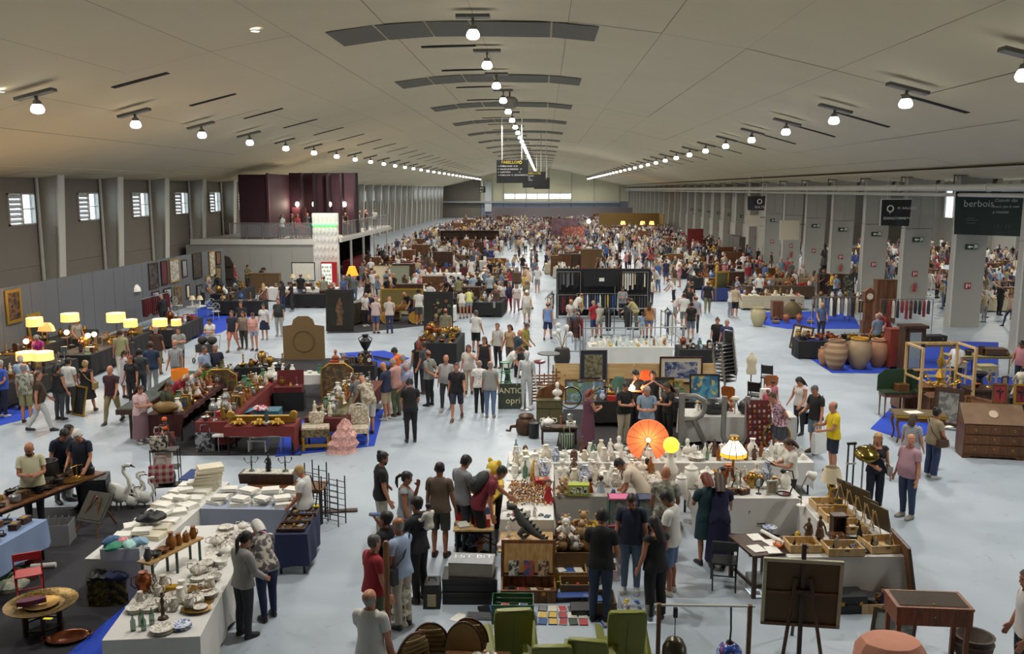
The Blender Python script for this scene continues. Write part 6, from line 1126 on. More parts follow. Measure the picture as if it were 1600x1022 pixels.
tote((g[0]+.2,g[1]-.42,.0),.1,.36,.36,'green and white printed shopper on floor before the low bench',MP('vstripe','9aa48a','2a3a2a',5))
gb=cabinet((.2,25.3),0,.75,.45,.7,'greenish wooden console behind the low bench',M('5a5436',.5,0,.12,4),1,2);cb_=thing('bedhead_panel','carved wooden cradle end leaning on the console','panel',(.2,25.42,.73),rad(8));ob('panel',PZ([(-.4,0),(.4,0),(.45,.3),(.2,.45),(-.3,.25)],-.02,.02,0,EX),MWD,cb_)
good('bust','white',(.42,25.2,.725),PI,1.35,'on the greenish console',extra='large');
ctable((1.3,24.9),rad(1),3.0,1.1,.74,'dark cloth on the bric-a-brac table behind the woman in maroon',CLK,.6,150);scatter((1.3,24.9),rad(1),3.0,1.1,.74,CURIO+CHINA,60,'on the dark bric-a-brac table, centre',.22,151)
gl=thing('green_banker_lamp','unlit lamp with pleated dark green shade beside the man in black polo','lamp',(2.25,25.9,.75));ob('base',LA([(.1,0),(.02,.04),(.02,.3)],10),BRASS,gl);ob('shade',LA([(.34,.2),(.12,.5),(.11,.5)],12),M('1e4a36',.6),gl)
ob_l=thing('orange_shade_lamp','bright orange bell lampshade floor lamp before the photographing man','lamp',at((2.95,25.11),0));ob('pole',LA([(.15,0),(.13,.03),(.02,.05),(.02,1.2)],10),BRASS,ob_l);ob('shade',LA([(.29,1.12),(.22,1.3),(.17,1.5),(.16,1.58),(.15,1.58),(.28,1.12)],10),M('f0602a',.8,0,0,1,.6),ob_l)
bulb_lamp(((2.46,24.32)[0],(2.46,24.32)[1],.8),'bare lit bulb lamp left of the orange bell lampshade')
ctable((3.75,23.2),rad(1),2.95,.9,.76,'silvery white cloth on the table behind the metal letters',M('c2c1bb',.5,.1,.06,3),.66,152);scatter((4.0,23.6),rad(1),2.6,.5,.76,CURIO+TOYS,13,'on the silvery table behind the metal letters',.3,153)
def letter(s,g,label,size=1.25):
 t=thing('metal_letter',label,'letter',at(g),rad(2));LM=M('84817a',.45,.5,.15,6);return t,LM
t,LM=letter('R',(3.97,23.01),'large grey metal letter R standing on the floor');f=MB();f.box((-.33,0,.72),(.14,.14,1.44));f.tube([(-.26,0,1.37),(.02,0,1.37),(.24,0,1.25),(.28,0,1.05),(.2,0,.85),(0,0,.74),(-.26,0,.73)],.07,8);f.tube([(0,0,.74),(.34,0,.02)],.07,8);ob('letter',f,LM,t)
t,LM=letter('U',(4.98,22.69),'large grey metal letter U standing on the floor');f=MB();f.tube([(-.3,0,1.44),(-.3,0,.4),(-.2,0,.15),(0,0,.08),(.2,0,.15),(.3,0,.4),(.3,0,1.44)],.07,8);ob('letter',f,LM,t)
for x,l in((4.62,'left'),(5.62,'right')):
 t=thing('motorcycle_case','dark grey hard motorcycle case, '+l+' one, on the silvery table','case',(x,23.6,.775),rad(4));ob('shell',LO([[(a*.4*q,b_*.22*q,z)for a,b_ in[(cos(2*PI*k/16),sin(2*PI*k/16))for k in range(16)]]for z,q in((0,.75),(.08,.98),(.2,1),(.32,.85),(.4,.5))]),M('2c2d30',.35),t);ob('handle',TU([(-.1,-.2,.22),(-.08,-.25,.22),(.08,-.25,.22),(.1,-.2,.22)],.014,6),BLK,t);ob('badge',BX((0,-.2,.3),(.1,.02,.03),0,(rad(-30),0,0)),SILV,t)
sh_=thing('shell_lamp','small cream tulip lamp between the motorcycle cases','lamp',(5.12,23.45,.775));ob('stem',TU([(0,0,0),(0,0,.35)],.012),BRASS,sh_);ob('shade',LA([(.03,.33),(.1,.42),(.09,.48)],10),CRM,sh_)
kr=thing('knick_knack_panel','dark red panel hung with rows of trinkets leaning at right of the letters','panel',at((5.59,22.48)),rad(8));ob('panel',BX((0,0,.68),(.66,.04,1.36)),M('5a161c',.7),kr,(0,0,0),(rad(-10),0,0))
for r in range(9):
 for c in range(5):ob('trinket',cm('trk',lambda:EL((0,0,0),(.035,.02,.045),seg=6,rings=4)),[BRASS,SILV,M('b8a890'),COPPER,M('2a3a2a')][(r*2+c)%5],kr,(-.25+c*.125,-.04-(.18+r*.13)*sin(rad(-10))*-1*-1,.12+r*.135))
rg_=thing('round_mirror','round brass-rimmed mirror standing on floor beside the trinket panel','mirror',at((6.03,22.61)),rad(10));ob('rim',RI((0,0,0),.36,.035,26,6,mat=TL((0,0,.4))@Euler((rad(82),0,0)).to_matrix().to_4x4()),BRASS,rg_);ob('glass',LA([(.34,-.005),(.34,.005)],24,mat=TL((0,0,.4))@Euler((rad(82),0,0)).to_matrix().to_4x4()),M('8a9298',.08,.9,0),rg_)
# chairs & torso
OR_=WD('b0662a','8a4a1c')
def orange_chair(loc,rz,label):
 t=thing('shell_chair',label,'chair',at(loc),rz);ob('seat',BX((0,0,.46),(.42,.42,.03),0,None,.95),OR_,t);ob('backrest',LO([[(x*.2*q,.2+dz*.12+y*.012,.5+dz)for x,y in((-1,-1),(1,-1),(1,1),(-1,1))]for dz,q in((0,.6),(.15,1.0),(.35,1.05),(.42,.75))],0,False),OR_,t)
 for sx_ in(-1,1):
  for sy_ in(-1,1):ob('leg',TU([(sx_*.15,sy_*.15,.45),(sx_*.22,sy_*.22,0)],.012,6),SILV,t)
orange_chair((5.63,26.46),rad(150),'orange plywood shell chair before the chair stack');orange_chair((7.25,28.16),rad(170),'orange plywood shell chair beside the pink-clad children');orange_chair((6.31,24.21),rad(30),'orange plywood shell chair low beside the floral-shirt man')
for k in range(11):
 t=thing('stacking_chair','chrome and black stacking chair in the tall leaning stack','chair',(6.05-.012*k,29.2+.02*k,.12*k),rad(-60),'chrome chairs of the stack');ob('frame',cm('stk',lambda:TU([(-.22,-.22,0),(-.22,-.2,.45),(-.22,.22,.46),(-.24,.27,.85),(-.22,.28,.88),(.22,.28,.88),(.24,.27,.85),(.22,.22,.46),(.22,-.2,.45),(.22,-.22,0)],.013,5)),SILV,t);ob('seat',cm('stks',lambda:BX((0,0,.475),(.42,.42,.03))),BLK,t);ob('backrest',cm('stkb',lambda:BX((0,.265,.74),(.4,.02,.2))),BLK,t)
tq=thing('dress_form','cream tailor dress form on black stand beside chair stack','dress form',at((6.68,28.41)),rad(170));ob('torso',LA([(.15,.85),(.17,.95),(.13,1.1),(.17,1.28),(.16,1.38),(.08,1.45),(.055,1.52),(.05,1.55)],16,sy=.72),M('c9bfa4',.7),tq);ob('stand',TU([(0,0,0),(0,0,.9)],.02),BLK,tq);ob('base',LA([(.22,0),(.2,.03),(.03,.05)],14),BLK,tq)
wt_=thing('white_radiator','white upright panel heater standing behind the cases','heater',(6.45,25.6,0),.2);ob('panel',BX((0,0,.5),(.28,.16,1.0)),WHT,wt_);ob('grille',BX((0,-.085,.75),(.2,.01,.35)),M('b9b8b2'),wt_)
for g,l in(((7.6,29.83),'black folding frame chair by the orange shell chair'),((6.55,27.13),'black metal chair right of the dress form')):chair_simple(at(g),rad(150),l,BLK,BLK,'pad')
ct_=thing('bistro_table','tall round bistro table beside the white globe lamps','table',at((0.2,30.58)),0);ob('top',LA([(.38,1.06),(.4,1.08),(.38,1.1)],20),M('55585a',.4),ct_);ob('stem',TU([(0,0,0),(0,0,1.06)],.035),SILV,ct_);ob('base',LA([(.25,0),(.24,.02),(.04,.05)],16),SILV,ct_)
rs=thing('red_bar_stool','red tractor-seat bar stool behind the mannequin','stool',at((-0.11,30.57)),0);ob('seat',LA([(.05,.7),(.2,.76),(.22,.82),(.2,.82),(1e-4,.76)],16),M('7a1c2a',.3),rs);ob('stem',TU([(0,0,0),(0,0,.72)],.025),M('7a1c2a',.3),rs);ob('base',LA([(.2,0),(.19,.02),(.03,.04)],14),BLK,rs)
wg=thing('globe_chandelier','cluster lamp of white globes on a dark barrel stand','lamp',at((0.74,33.81)),0);ob('barrel',LA([(.25,0),(.32,.3),(.3,.6),(.26,.7)],14),M('2a2624',.6),wg)
for k in range(6):a=k*1.05;ob('globe',EL((.3*cos(a),.3*sin(a),1.25+.15*(k%3)),(.1,.1,.1)),M('dcdcd8',.3),wg);ob('arm',TU([(0,0,.7),(.15*cos(a),.15*sin(a),1.1),(.3*cos(a),.3*sin(a),1.2+.15*(k%3))],.012,5),BRASS,wg)
# glassware table + railing + rails of clothes
ctable((1.75,33.2),rad(1.5),3.1,1.1,.85,'white draped cloth on the glassware table behind the plywood',M('c9cac6',.7,0,.05,3),(.8,.5,.4,.5),160);scatter((1.75,33.2),rad(1.5),3.1,1.1,.85,[('vase',['clear glass','white','clear glass'],2),('goblet',['clear glass'],2),('bottle',['clear glass','green glass','amber'],1),('bowl',['white','yellow','clear glass'],1),('figurine',['white'],1),('jar',['white'],1),('teapot',['white'],1)],54,'on the draped glassware table',.2,161)
ctable((5.2,33.6),rad(0),1.4,1.2,.7,'dark cloth on the plant and basket table, right of glassware',CLK,.5,162);scatter((5.2,33.6),0,1.4,1.2,.7,CURIO,14,'on the dark table right of the glassware',.3,163)
def pipe_rail(pts,label,h=1.1):
 t=thing('pipe_railing',label,'railing',(pts[0][0],pts[0][1],0));o=Vector(pts[0])
 for p,q in zip(pts,pts[1:]):
  p=Vector(p)-o;q=Vector(q)-o
  for z in(h,h*.52):ob('rail',TU([(p.x,p.y,z),(q.x,q.y,z)],.028,6),M('a4a6a8',.3,.7),t)
  n=max(1,round((q-p).length/1.9))
  for i in range(n+1):c=p+(q-p)*i/n;ob('post',TU([(c.x,c.y,0),(c.x,c.y,h)],.028,6),M('a4a6a8',.3,.7),t)
pipe_rail([(1.6,35.2),(5.6,35.7)],'steel pipe railing behind the glassware table',1.25);pipe_rail([(1.5,35.6),(1.2,40.8)],'steel pipe railing along left of the clothes stall',1.25);pipe_rail([(5.7,36.0),(5.4,40.8)],'steel pipe railing along right of the clothes stall',1.25);pipe_rail([(1.4,41.2),(5.2,41.3)],'steel pipe railing across the clothes stall',1.25)
DARKG=[('black',BLK),('charcoal',M('2c2d31')),('dark grey',M('3c3d42')),('black leather',M('141416',.35))];MIXG=[('navy',M('20284a')),('white',WHT),('yellow',M('c9b040')),('blue',M('3a558a')),('grey',M('6a6c70')),('black',BLK)];CRG=[('cream',M('cfc8b4')),('white',M('d8d6ce')),('beige',M('b3a488')),('black',BLK)];REDG=[('rust patterned',FL('7a3420','2a1a18',9)),('black',BLK),('red',M('8a1c28'))]
bd=thing('clothes_stall_frame','black-backed clothes stall frame with shelf rails, centre','stall frame',(.75,46.8,0),0)
for x in(0,4.8):ob('post',BX((x,0,1.3),(.12,.12,2.6)),BLK,bd)
ob('back_cloth',BX((2.4,.6,1.3),(4.8,.04,2.5)),CLK,bd);ob('beam',BX((2.4,0,2.58),(4.8,.1,.08)).box((2.4,0,1.3),(4.8,.06,.05)),BLK,bd);ob('banner_cloth',BX((2.35,-.08,2.1),(2.0,.02,.8)),CLK,bd);ob('price_sign',BX((2.3,-.1,2.05),(.26,.01,.18)),WHT,bd)
for k,(x,y,L_,h,rz,n,pal,w)in enumerate(((1.35,46.75,1.2,2.45,0,11,DARKG+[('grey',M('6a6c70'))],'top left of the black clothes stall'),(4.6,46.75,1.7,2.45,0,12,CRG,'top right of the black clothes stall'),(2.9,46.4,2.3,1.35,0,16,MIXG,'middle row of the black clothes stall'),(1.3,46.6,1.0,1.25,0,9,REDG,'lower left of the black clothes stall'),(4.7,46.6,1.5,1.25,0,10,DARKG,'lower right of the black clothes stall'),(2.95,40.3,1.7,1.4,88,9,DARKG,'front left jacket rail'),(3.85,40.3,1.7,1.4,92,9,DARKG,'front right jacket rail'),(1.45,38.2,2.6,1.5,85,15,MIXG+REDG,'rail along the left railing'),(5.5,38.8,2.2,1.5,88,12,MIXG+DARKG,'rail along the right railing'),(.35,44.8,2.6,1.5,84,12,MIXG,'outer left rail beside the aisle'),(1.35,36.3,.8,1.55,10,6,REDG,'rust garment rail by the globe lamps'))):rail((x,y),rad(rz),L_,h,'steel clothes rail, '+w,(n,pal),170+k,gl='on the '+w)
# ===== G: front centre =====
ctable((-.72,19.0),rad(2.5),6.7,.9,.75,'white cloth on the long rear crockery table, centre',CLW,(.5,.6,.5,.3),201);scatter((-.72,19.0),rad(2.5),6.7,.9,.75,CHINA,100,'on the long rear crockery table',.21,202,.06,.9,1.35)
ctable((.28,16.92),0,2.2,1.65,.75,'grey cloth on the front crockery table, centre',CLG,(.72,.3,.3,.2),203);scatter((.28,17.35),0,2.2,1.2,.75,CHINA,60,'on the grey-cloth crockery table',.2,204,.06,.85,1.3);scatter((.3,16.95),0,1.3,.42,.75,TOYS+CURIO[:2],6,'along the front of the grey-cloth table',.22,205)
ctable((2.95,16.9),rad(1),2.1,1.3,.75,'white cloth on the lamp and vase table, centre right',CLW,(.72,.3,.3,.3),206);scatter((2.95,17.3),rad(1),2.1,.9,.75,CHINA+METAL,36,'on the lamp and vase table',.22,207,.06,.9,1.3);scatter((2.95,16.92),rad(1),2.1,.4,.75,[('frame',['gilt','silver'],2),('mirror',['black'],1),('book',['black','dark red'],1),('casket',['dark wooden'],1)],7,'along the front of the lamp table',.26,208)
ctable((-.72,17.85),0,.95,1.1,.75,'white cloth on the flowerpot table, centre left',CLW,.4,209);scatter((-.72,17.85),0,.95,1.1,.75,CHINA,22,'on the flowerpot table',.2,210,.05,1.0,1.5)
ctable((-.75,15.62),0,.95,2.15,.75,'white cloth on the miniature figures table, centre left',CLW,(.35,.3,.3,.5),211)
# heap of miniature figures: uncountable
hp=MB();r=random.Random(3)
for k in range(620):x=r.uniform(-.4,.4);y=r.uniform(-.6,.75);z=.09*max(0,1-(x/.45)**2)*r.random()+.012;hp.ell((x,y,z),(r.uniform(.012,.026),r.uniform(.012,.026),r.uniform(.015,.034)),k%6,5,3)
h_=ob('miniature_figures',hp,[M('b08a50'),M('d8c8b0'),M('7a3a2a'),M('4a4a50'),M('d0a03a'),M('8a5a4a')],None,(-.27,16.95,.752));h_['kind']='stuff';tag(h_,'heap of tiny collectible figures spread over the white table','figures')
for k in range(7):good(['car','doll','casket','ball','figurine','car','disc'][k],['silver','pink','clear glass','white','white','silver','blue'][k],(-.62+.12*k,15.78+.03*(k%2),.752),k,.75,'at the near edge of the miniature figures table')
good('doll','red',(.12,16.55,.752),PI,1.5,'pink-faced, standing beside the dark case');good('casket','red',(.0,17.5,.752),.2,1.3,'tall, beside the giraffe');tag(ob('toy_giraffe',TU([(0,0,.12),(0,0,.2),(.05,0,.42),(.09,0,.46),(.15,0,.44)],[.05,.05,.025,.03,.018],8).tube([(.04,.03,.14),(.05,.03,0)],.012,5).tube([(-.04,.03,.14),(-.05,.03,0)],.012,5).tube([(.04,-.03,.14),(.05,-.03,0)],.012,5).tube([(-.04,-.03,.14),(-.05,-.03,0)],.012,5),MP('spots','c9a050','6a4420',30),None,(-.2,17.62,.752),1.2),'spotted toy giraffe standing behind the miniature figures','toy')
table((-.75,14.62),0,.95,.92,.56,'low table with yellow wooden top under the toy dinosaur',LWD,IRON)
dn=thing('toy_dinosaur','dark grey toy dinosaur striding on the yellow table, long tail trailing','toy',(-.3,15.1,.565),rad(158));DG=M('3a3d3b',.6,0,.2,30)
ob('body',TU([(-.62,0,.03),(-.42,0,.06),(-.22,0,.15),(-.08,0,.24),(.05,0,.34),(.13,0,.45),(.17,0,.55)],[.008,.03,.06,.09,.095,.07,.05],10),DG,dn);ob('head',EL((.25,0,.59),(.11,.055,.05),0,10).ell((.28,0,.535),(.085,.045,.018),0,8),DG,dn)
for s in(1,-1):ob('leg',TU([(-.04,s*.09,.24),(.05,s*.12,.15),(-.03,s*.12,.07),(.05,s*.12,.015)],[.075,.055,.035,.035],8),DG,dn);ob('arm',TU([(.12,s*.07,.42),(.2,s*.1,.36),(.25,s*.08,.39)],[.028,.02,.014],6),DG,dn)
for k in range(9):ob('spine_plate',PZ([(-.035,0),(.035,0),(-.01,.08)],-.006,.006,0,EX),DG,dn,(-.4+k*.06,0,[.09,.12,.17,.22,.28,.33,.39,.46,.53][k]),(0,-.6,0))
good('figurine','white',(-.6,15.3,.565),PI,.8,'small kitten-like, on the yellow table');good('disc','light blue',(-.45,14.95,.565),.1,1.2,'beside white figurine on the yellow table');good('disc','green',(-.35,14.72,.565),.3,1.2,'at the front of the yellow table');garment_heap((-.62,14.85),.565,'white and pink plush throw on the yellow table',M('d8c8cc'),.2,.8,3)
# plush heap
pb=crate((.75,15.35,0),rad(3),1.05,.85,.42,'open brown carton heaped with plush toys',M('6a5030',.8),1,'carton','carton')
scatter((.25,14.97),rad(3),1.0,.8,.36,[('teddy',['tan','white','brown','yellow','pink','grey'],2),('doll',['red','light blue','white'],1)],16,'in the open carton of plush toys',.22,215,.02,1.0,1.5);scatter((.27,15.0),rad(3),.95,.75,.58,[('teddy',['cream','white','yellow','tan'],2),('doll',['blue','pink'],1)],9,'on top of the plush heap',.27,216,.02,1.0,1.4)
ky=thing('toy_keyboard','white toy keyboard leaning on the plush carton','keyboard',(1.08,14.72,.12),rad(48));ob('case',BX((0,0,.2),(.6,.04,.14),0,(rad(-30),0,0)),M('24252a',.4),ky);ob('keys',BX((0,-.03,.18),(.56,.012,.08),0,(rad(-30),0,0)),WHT,ky);ob('strap',TU([(-.28,0,.2),(-.2,.02,0),(.2,.02,0),(.28,0,.2)],.012),BLK,ky)
def doll_box(loc,label,m,inn,w=.42,h=.55):
 t=thing('doll_display_box',label,'doll box',loc,rad(3));ob('back_panel',BX((0,.14,h/2),(w,.02,h)),inn,t)
 for x in(-w/2+.01,w/2-.01):ob('side_panel',BX((x,0,h/2),(.02,.26,h)),inn,t)
 ob('base_panel',BX((0,0,.012),(w,.3,.024)),m,t);ob('top_panel',BX((0,0,h-.012),(w+.01,.31,.024)),m,t);ob('window',BX((0,-.135,h/2),(w-.05,.006,h-.06)),glass('c8d8d0',.18),t);return t
g=(1.46,17.4)
for l,dx,m,inn,dc in(('pink-topped doll box with clear window, left, beside man in navy',-.02,M('c8668a'),M('2f5a48'),'pink'),('dark blue doll box with clear window, right, beside man in navy',.52,M('2a3a5a'),M('26345a'),'light blue')):
 doll_box((g[0]+dx,16.1,.5),l,m,inn);good('doll',dc,(g[0]+dx,16.12,.525),PI,1.45,'inside the '+l.split(' doll')[0]+' doll box')
st_=tag(ob('black_crate',BX((0,0,.245),(1.05,.42,.49)),CLK,None,(g[0]+.25,16.1,0)),'black-draped crate carrying the two doll boxes','crate');
# yellow-green album box, bear, etc. at front of grey table
tag(ob('green_printed_box',BX((0,0,.11),(.42,.2,.22)).box((0,-.102,.11),(.34,.006,.14),1),[M('9aaa3a'),FL('e0e4c0','26302a',26)],None,(.72,16.98,.762)),'lime green printed box on the grey-cloth table front','box');good('teddy','tan',(.4,17.0,.762),PI,1.1,'at the left front of the grey-cloth table')
# big lamps on the table
ft=thing('fan_lamp','big lit salmon fan-shaped paper lamp on black stand, front centre','lamp',(2.25,18.6,.0),0);
fan=MB();
pts=[(cos(a)*.45*(1 if True else 1),sin(a)*.45)for a in[rad(-66+312*k/24)for k in range(25)]]
fan.add([(0,0,0)]+[(x,-.03,z)for x,z in pts]+[(0,.06,0)]+[(x,.03,z)for x,z in pts],[(0,i+1,i+2)for i in range(24)]+[(26,26+i+2,26+i+1)for i in range(24)]+[(i+1,26+i+1,26+i+2,i+2)for i in range(24)],0,False)
ob('paper_fan',fan,M('e87c50',.8,0,.0,1,.4),ft,(0,0,1.42));
for k in range(0,25,2):ob('fan_rib',TU([(0,-.035,0),(pts[k][0],-.035,pts[k][1])],.005,4),M('b05a34'),ft,(0,0,1.42))
ob('bulb',EL((0,-.07,1.44),(.05,.04,.05)),M('ffd090',.5,0,0,1,9),ft);ob('stand',TU([(0,.02,0),(0,.02,1.0)],.05,8).lathe([(.22,0),(.2,.03),(.05,.06)],14),BLK,ft)
bulb(ft,(0,-.16,1.44),9,(1,.6,.3),.05)
yl=thing('yellow_globe_lamp','lit lemon yellow globe on a tall white vase base','lamp',(2.62,17.75,.76));ob('vase',LA([(.1,0),(.09,.02),(.05,.06),(.14,.2),(.16,.3),(.06,.48),(.05,.62),(.07,.65)],16),WHT,yl);ob('globe',EL((0,0,.80),(.165,.165,.165),seg=16,rings=10),M('ece84a',.6,0,0,1,1.0),yl)
for x,y,s in((3.0,17.5,1.5),(3.25,17.15,1.6),(2.75,17.15,1.2)):good('jar','white',(x,y,.76),0,s*1.6,'on the lamp table, near yellow globe lamp',extra='large')
tl=thing('tiffany_lamp','lit leaded glass table lamp with cream panels and amber fringe','lamp',(3.95,18.05,.76));ob('base',LA([(.12,0),(.1,.03),(.03,.06),(.025,.55)],12),BRASS,tl)
for k in range(12):
 a0,a1=2*PI*k/12,2*PI*(k+1)/12;q=lambda r_,a,z:(r_*cos(a),r_*sin(a),z)
 ob('glass_panel',MB().add([q(.27,a0+.03,.58),q(.27,a1-.03,.58),q(.09,a1-.05,.84),q(.09,a0+.05,.84)],[(0,1,2,3)]),M('fff2d8',.5,0,0,1,1.5),tl);ob('amber_panel',MB().add([q(.275,a0+.03,.50),q(.275,a1-.03,.50),q(.272,a1-.03,.572),q(.272,a0+.03,.572)],[(0,1,2,3)]),M('f0b02a',.5,0,0,1,1.2),tl);ob('leading',TU([q(.272,a0,.57),q(.09,a0,.85)],.006,4),DK,tl)
ob('cap',LA([(.1,.84),(.12,.88),(.09,.92),(.1,.93)],12),BRASS,tl)
for x,y,l in((3.6,17.2,'small black gooseneck lamp at front of the lamp table'),(4.75,17.1,'black gooseneck ring lamp at right of the lamp table')):
 t=thing('gooseneck_lamp',l,'lamp',(x,y,.765));ob('ring_base',RI((0,0,.02),.13,.016,18,6),BLK,t);ob('neck',TU([(.12,0,.02),(.2,0,.25),(.15,0,.48),(.0,0,.5)],.014,6),BLK,t);ob('head',EL((-.03,0,.48),(.06,.06,.05)),BLK,t)
cl_=thing('cream_shade_lamp','unlit table lamp with pleated cream shade beside the brass dome','lamp',at((5.67,17.1),.75));ob('base',LA([(.1,0),(.06,.03),(.05,.1),(.09,.2),(.03,.32)],12),BRASS,cl_);ob('shade',LA([(.21,.3),(.15,.58),(.14,.58),(.2,.3)],18),M('d8ccae',.8),cl_)
wl_=thing('white_desk_lamp','white articulated desk lamp leaning over the right table','lamp',at((4.93,16.53),.75));ob('arm',TU([(0,0,0),(.0,.03,.35),(.12,.05,.62)],.012,6),SILV,wl_);ob('head',TU([(.1,.05,.62),(.24,.05,.56)],[.05,.1],12),WHT,wl_);ob('base',LA([(.09,0),(.08,.02)],14),WHT,wl_)
# brass dome floor lamp and black trolley
dm=thing('brass_dome_lamp','large polished brass dome lampshade on a chrome stand, right of the centre stall','lamp',at((6.7,18.27)),0);ob('dome',LA([(.25,-.06),(.24,-.01),(.17,.05),(.07,.08),(.03,.1),(.02,.15)],28,mat=TL((.05,0,1.3))@Euler((rad(25),rad(-8),0)).to_matrix().to_4x4()),M('8f7d45',.18,.95,.05),dm);ob('stem',TU([(0,.06,0),(0,.06,1.3)],.02,8),SILV,dm);ob('base',LA([(.2,0),(.18,.02),(.03,.05)],16,(0,.06,0)),SILV,dm)
tl_=thing('telescopic_handle','tall black trolley handle beside the brass dome lamp','trolley',at((6.49,18.45)),.2);
for x in(-.07,.07):ob('tube',TU([(x,0,.1),(x,0,1.42)],.018,6),BLK,tl_)
ob('grip',BX((0,0,1.43),(.2,.05,.05)),BLK,tl_);ob('clamp',BX((0,0,1.0),(.22,.05,.04)),WHT,tl_);ob('base',BX((0,0,.06),(.3,.22,.12)),BLK,tl_)
# right wing with wooden trays
ctable((5.02,14.9),rad(0),1.0,2.15,.75,'white cloth on the right wing of the centre stall',CLW,(.1,.1,.4,.68),221);ctable((4.05,14.08),rad(3),1.95,.82,.75,'white cloth on the front tray table, right of centre',CLW,(.7,.68,.3,.5),222)
JW=[('disc',['silver','brass','gilt'],1),('bell',['silver','brass'],1),('car',['silver','iron'],2),('figurine',['brass','iron','silver'],1)]
for k,(x,y,rz,L_,W_,l)in enumerate(((5.35,16.4,4,.5,.42,'pale wooden tray of trinkets, rearmost on the right wing'),(5.38,15.85,4,.52,.44,'pale wooden tray of trinkets, second on the right wing'),(5.4,15.3,4,.52,.42,'pale wooden tray of trinkets, third on the right wing'),(4.35,14.42,3,.52,.4,'pale wooden tray, left of the front tray table'),(4.98,14.3,3,.6,.4,'pale wooden tray, middle of the front tray table'),(5.68,14.5,8,.58,.5,'pale wooden tray, right end of the front tray table'))):
 tray_box((x,y,.765),rad(rz),L_,W_,.13,l,PINE);in_box((x,y),rad(rz),L_,W_,.78,JW,9,'in the '+['rearmost','second rear','third rear','left front','middle front','right end'][k]+' wooden tray',230+k)
picture((5.28,14.22,.775),rad(20),.26,.2,'small red picture in black frame lying on the front trays',BLK,painting(8,'a83a44','d8b0a8'),rad(-65),.03)
for k,(kk,c,x,y,s,rz)in enumerate((('figurine','brown',4.55,14.75,1.3,2.6),('figurine','brown',4.75,14.78,1.4,3.4),('casket','brown wooden',5.05,14.8,1.0,0),('bottle','black',5.4,14.72,1.1,0),('jar','yellow',4.38,14.78,.8,0),('book','brown',4.2,14.78,1,.2))):good(kk,c,(x,y,.765),rz,s,'behind the front trays',extra='carved'if kk=='figurine'else '')
clk=tag(ob('carved_niche',BX((0,0,.02),(.34,.24,.04)).box((0,.08,.2),(.22,.05,.34)).box((-.1,0,.2),(.03,.16,.34)).box((.1,0,.2),(.03,.16,.34)).box((0,0,.38),(.27,.2,.03)),DWD,None,(5.12,14.98,.765),rad(5)),'dark carved wooden niche on foot behind the front trays','niche')
for k,(x,y,w,h,rz)in enumerate(((5.72,16.6,.34,.42,-62),(5.78,16.25,.36,.44,-64),(5.82,15.9,.4,.5,-66),(5.84,15.5,.36,.44,-68),(5.86,15.15,.42,.44,-70))):
 e=thing('picture_on_easel','framed picture on a pale desk easel, along the right wing edge','easel',(x,y,.765),rad(rz),'pictures on desk easels')
 for s in(-.1,.1):ob('leg',TU([(s,.0,0),(s*.3,-.1,.42)],.01,5),PINE,e)
 ob('rear_leg',TU([(0,-.22,0),(0,-.09,.4)],.01,5),PINE,e);ob('panel',BX((0,.06,h/2+.05),(w,.02,h),0,(rad(14),0,0)),M('4a3e26',.6),e);ob('picture',BX((0,.075,h/2+.05),(w-.07,.012,h-.07),0,(rad(14),0,0)),painting(6,'5a5038','8a7a50'),e)
scatter((5.05,15.0),0,.9,2.0,.765,[('cup',['white'],1),('frame',['gilt','black'],1),('figurine',['white'],1)],5,'among the trays of the right wing',.4,240)
for x,y,w,h in((6.1,14.35,.9,1.0),(6.16,14.5,.85,.95)):picture((x,y,.0),rad(88),w,h,'large dark panel leaning against the tray table end',DWD,M('3a2e20'),rad(-10),.05)
# small dark desk with papers, chair
dk2=thing('small_dark_table','small dark wooden table with papers, beside black folding chair','table',at((3.49,14.13)),rad(14));
ob('top',BX((.32,.42,.74),(.72,.95,.04)),DWD,dk2)
for x in(.02,.62):
 for y in(.0,.84):ob('leg',BX((x,y,.36),(.06,.06,.72),0,None),DWD,dk2)
ob('shelf_rail',BX((.32,.0,.2),(.56,.03,.06)),DWD,dk2);ob('shelf_rail',BX((.02,.42,.2),(.03,.8,.06)),DWD,dk2)
g=(3.49,14.13)
for dx,dy,rz in((.1,.25,.3),(.35,.2,.1),(.2,.75,.2),(.42,.5,.35)):tag(ob('paper_sheet',BX((0,0,.004),(.22,.3,.008)),WHT,None,(g[0]+dx,g[1]+dy,.762),rz),'white paper sheet on the small dark table','paper')
good('bowl','blue and white',(g[0]+.5,g[1]+1.0,.76),0,1.1,'on the small dark table edge');tag(ob('white_tube',TU([(0,0,0),(.25,-.55,0)],.035,10),WHT,None,(g[0]+.35,g[1]+.95,.80)),'white cardboard tube lying beyond the papers','tube');good('iron','orange',(g[0]+.48,g[1]+.35,.772),.8,.9,'on papers of the small dark table')
fb=thing('black_folding_chair','black padded folding chair beside the small dark table','chair',at((3.11,14.6)),rad(170))
for s in(-.21,.21):ob('leg',TU([(s,-.24,0),(s,.2,.85)],.013,6),BLK,fb);ob('leg',TU([(s*.9,.26,0),(s*.9,-.16,.46)],.013,6),BLK,fb)
ob('seat',BX((0,0,.46),(.42,.4,.035)),BLK,fb);ob('backrest',BX((0,.18,.78),(.42,.03,.2),0,(rad(-25),0,0)),BLK,fb);ob('crossbar',TU([(-.21,-.2,.08),(.21,-.2,.08)],.012),BLK,fb)
pb2=crate(at((3.73,14.37)),rad(10),.5,.36,.3,'clear plastic tub of odds under the small dark table',glass('c0c2c0',.4),1,'tub','plastic_tub');in_box((3.73,14.37),rad(10),.5,.36,.02,[('disc',['white','cream'],1),('bell',['white'],1)],6,'in the clear tub under the small dark table',250)
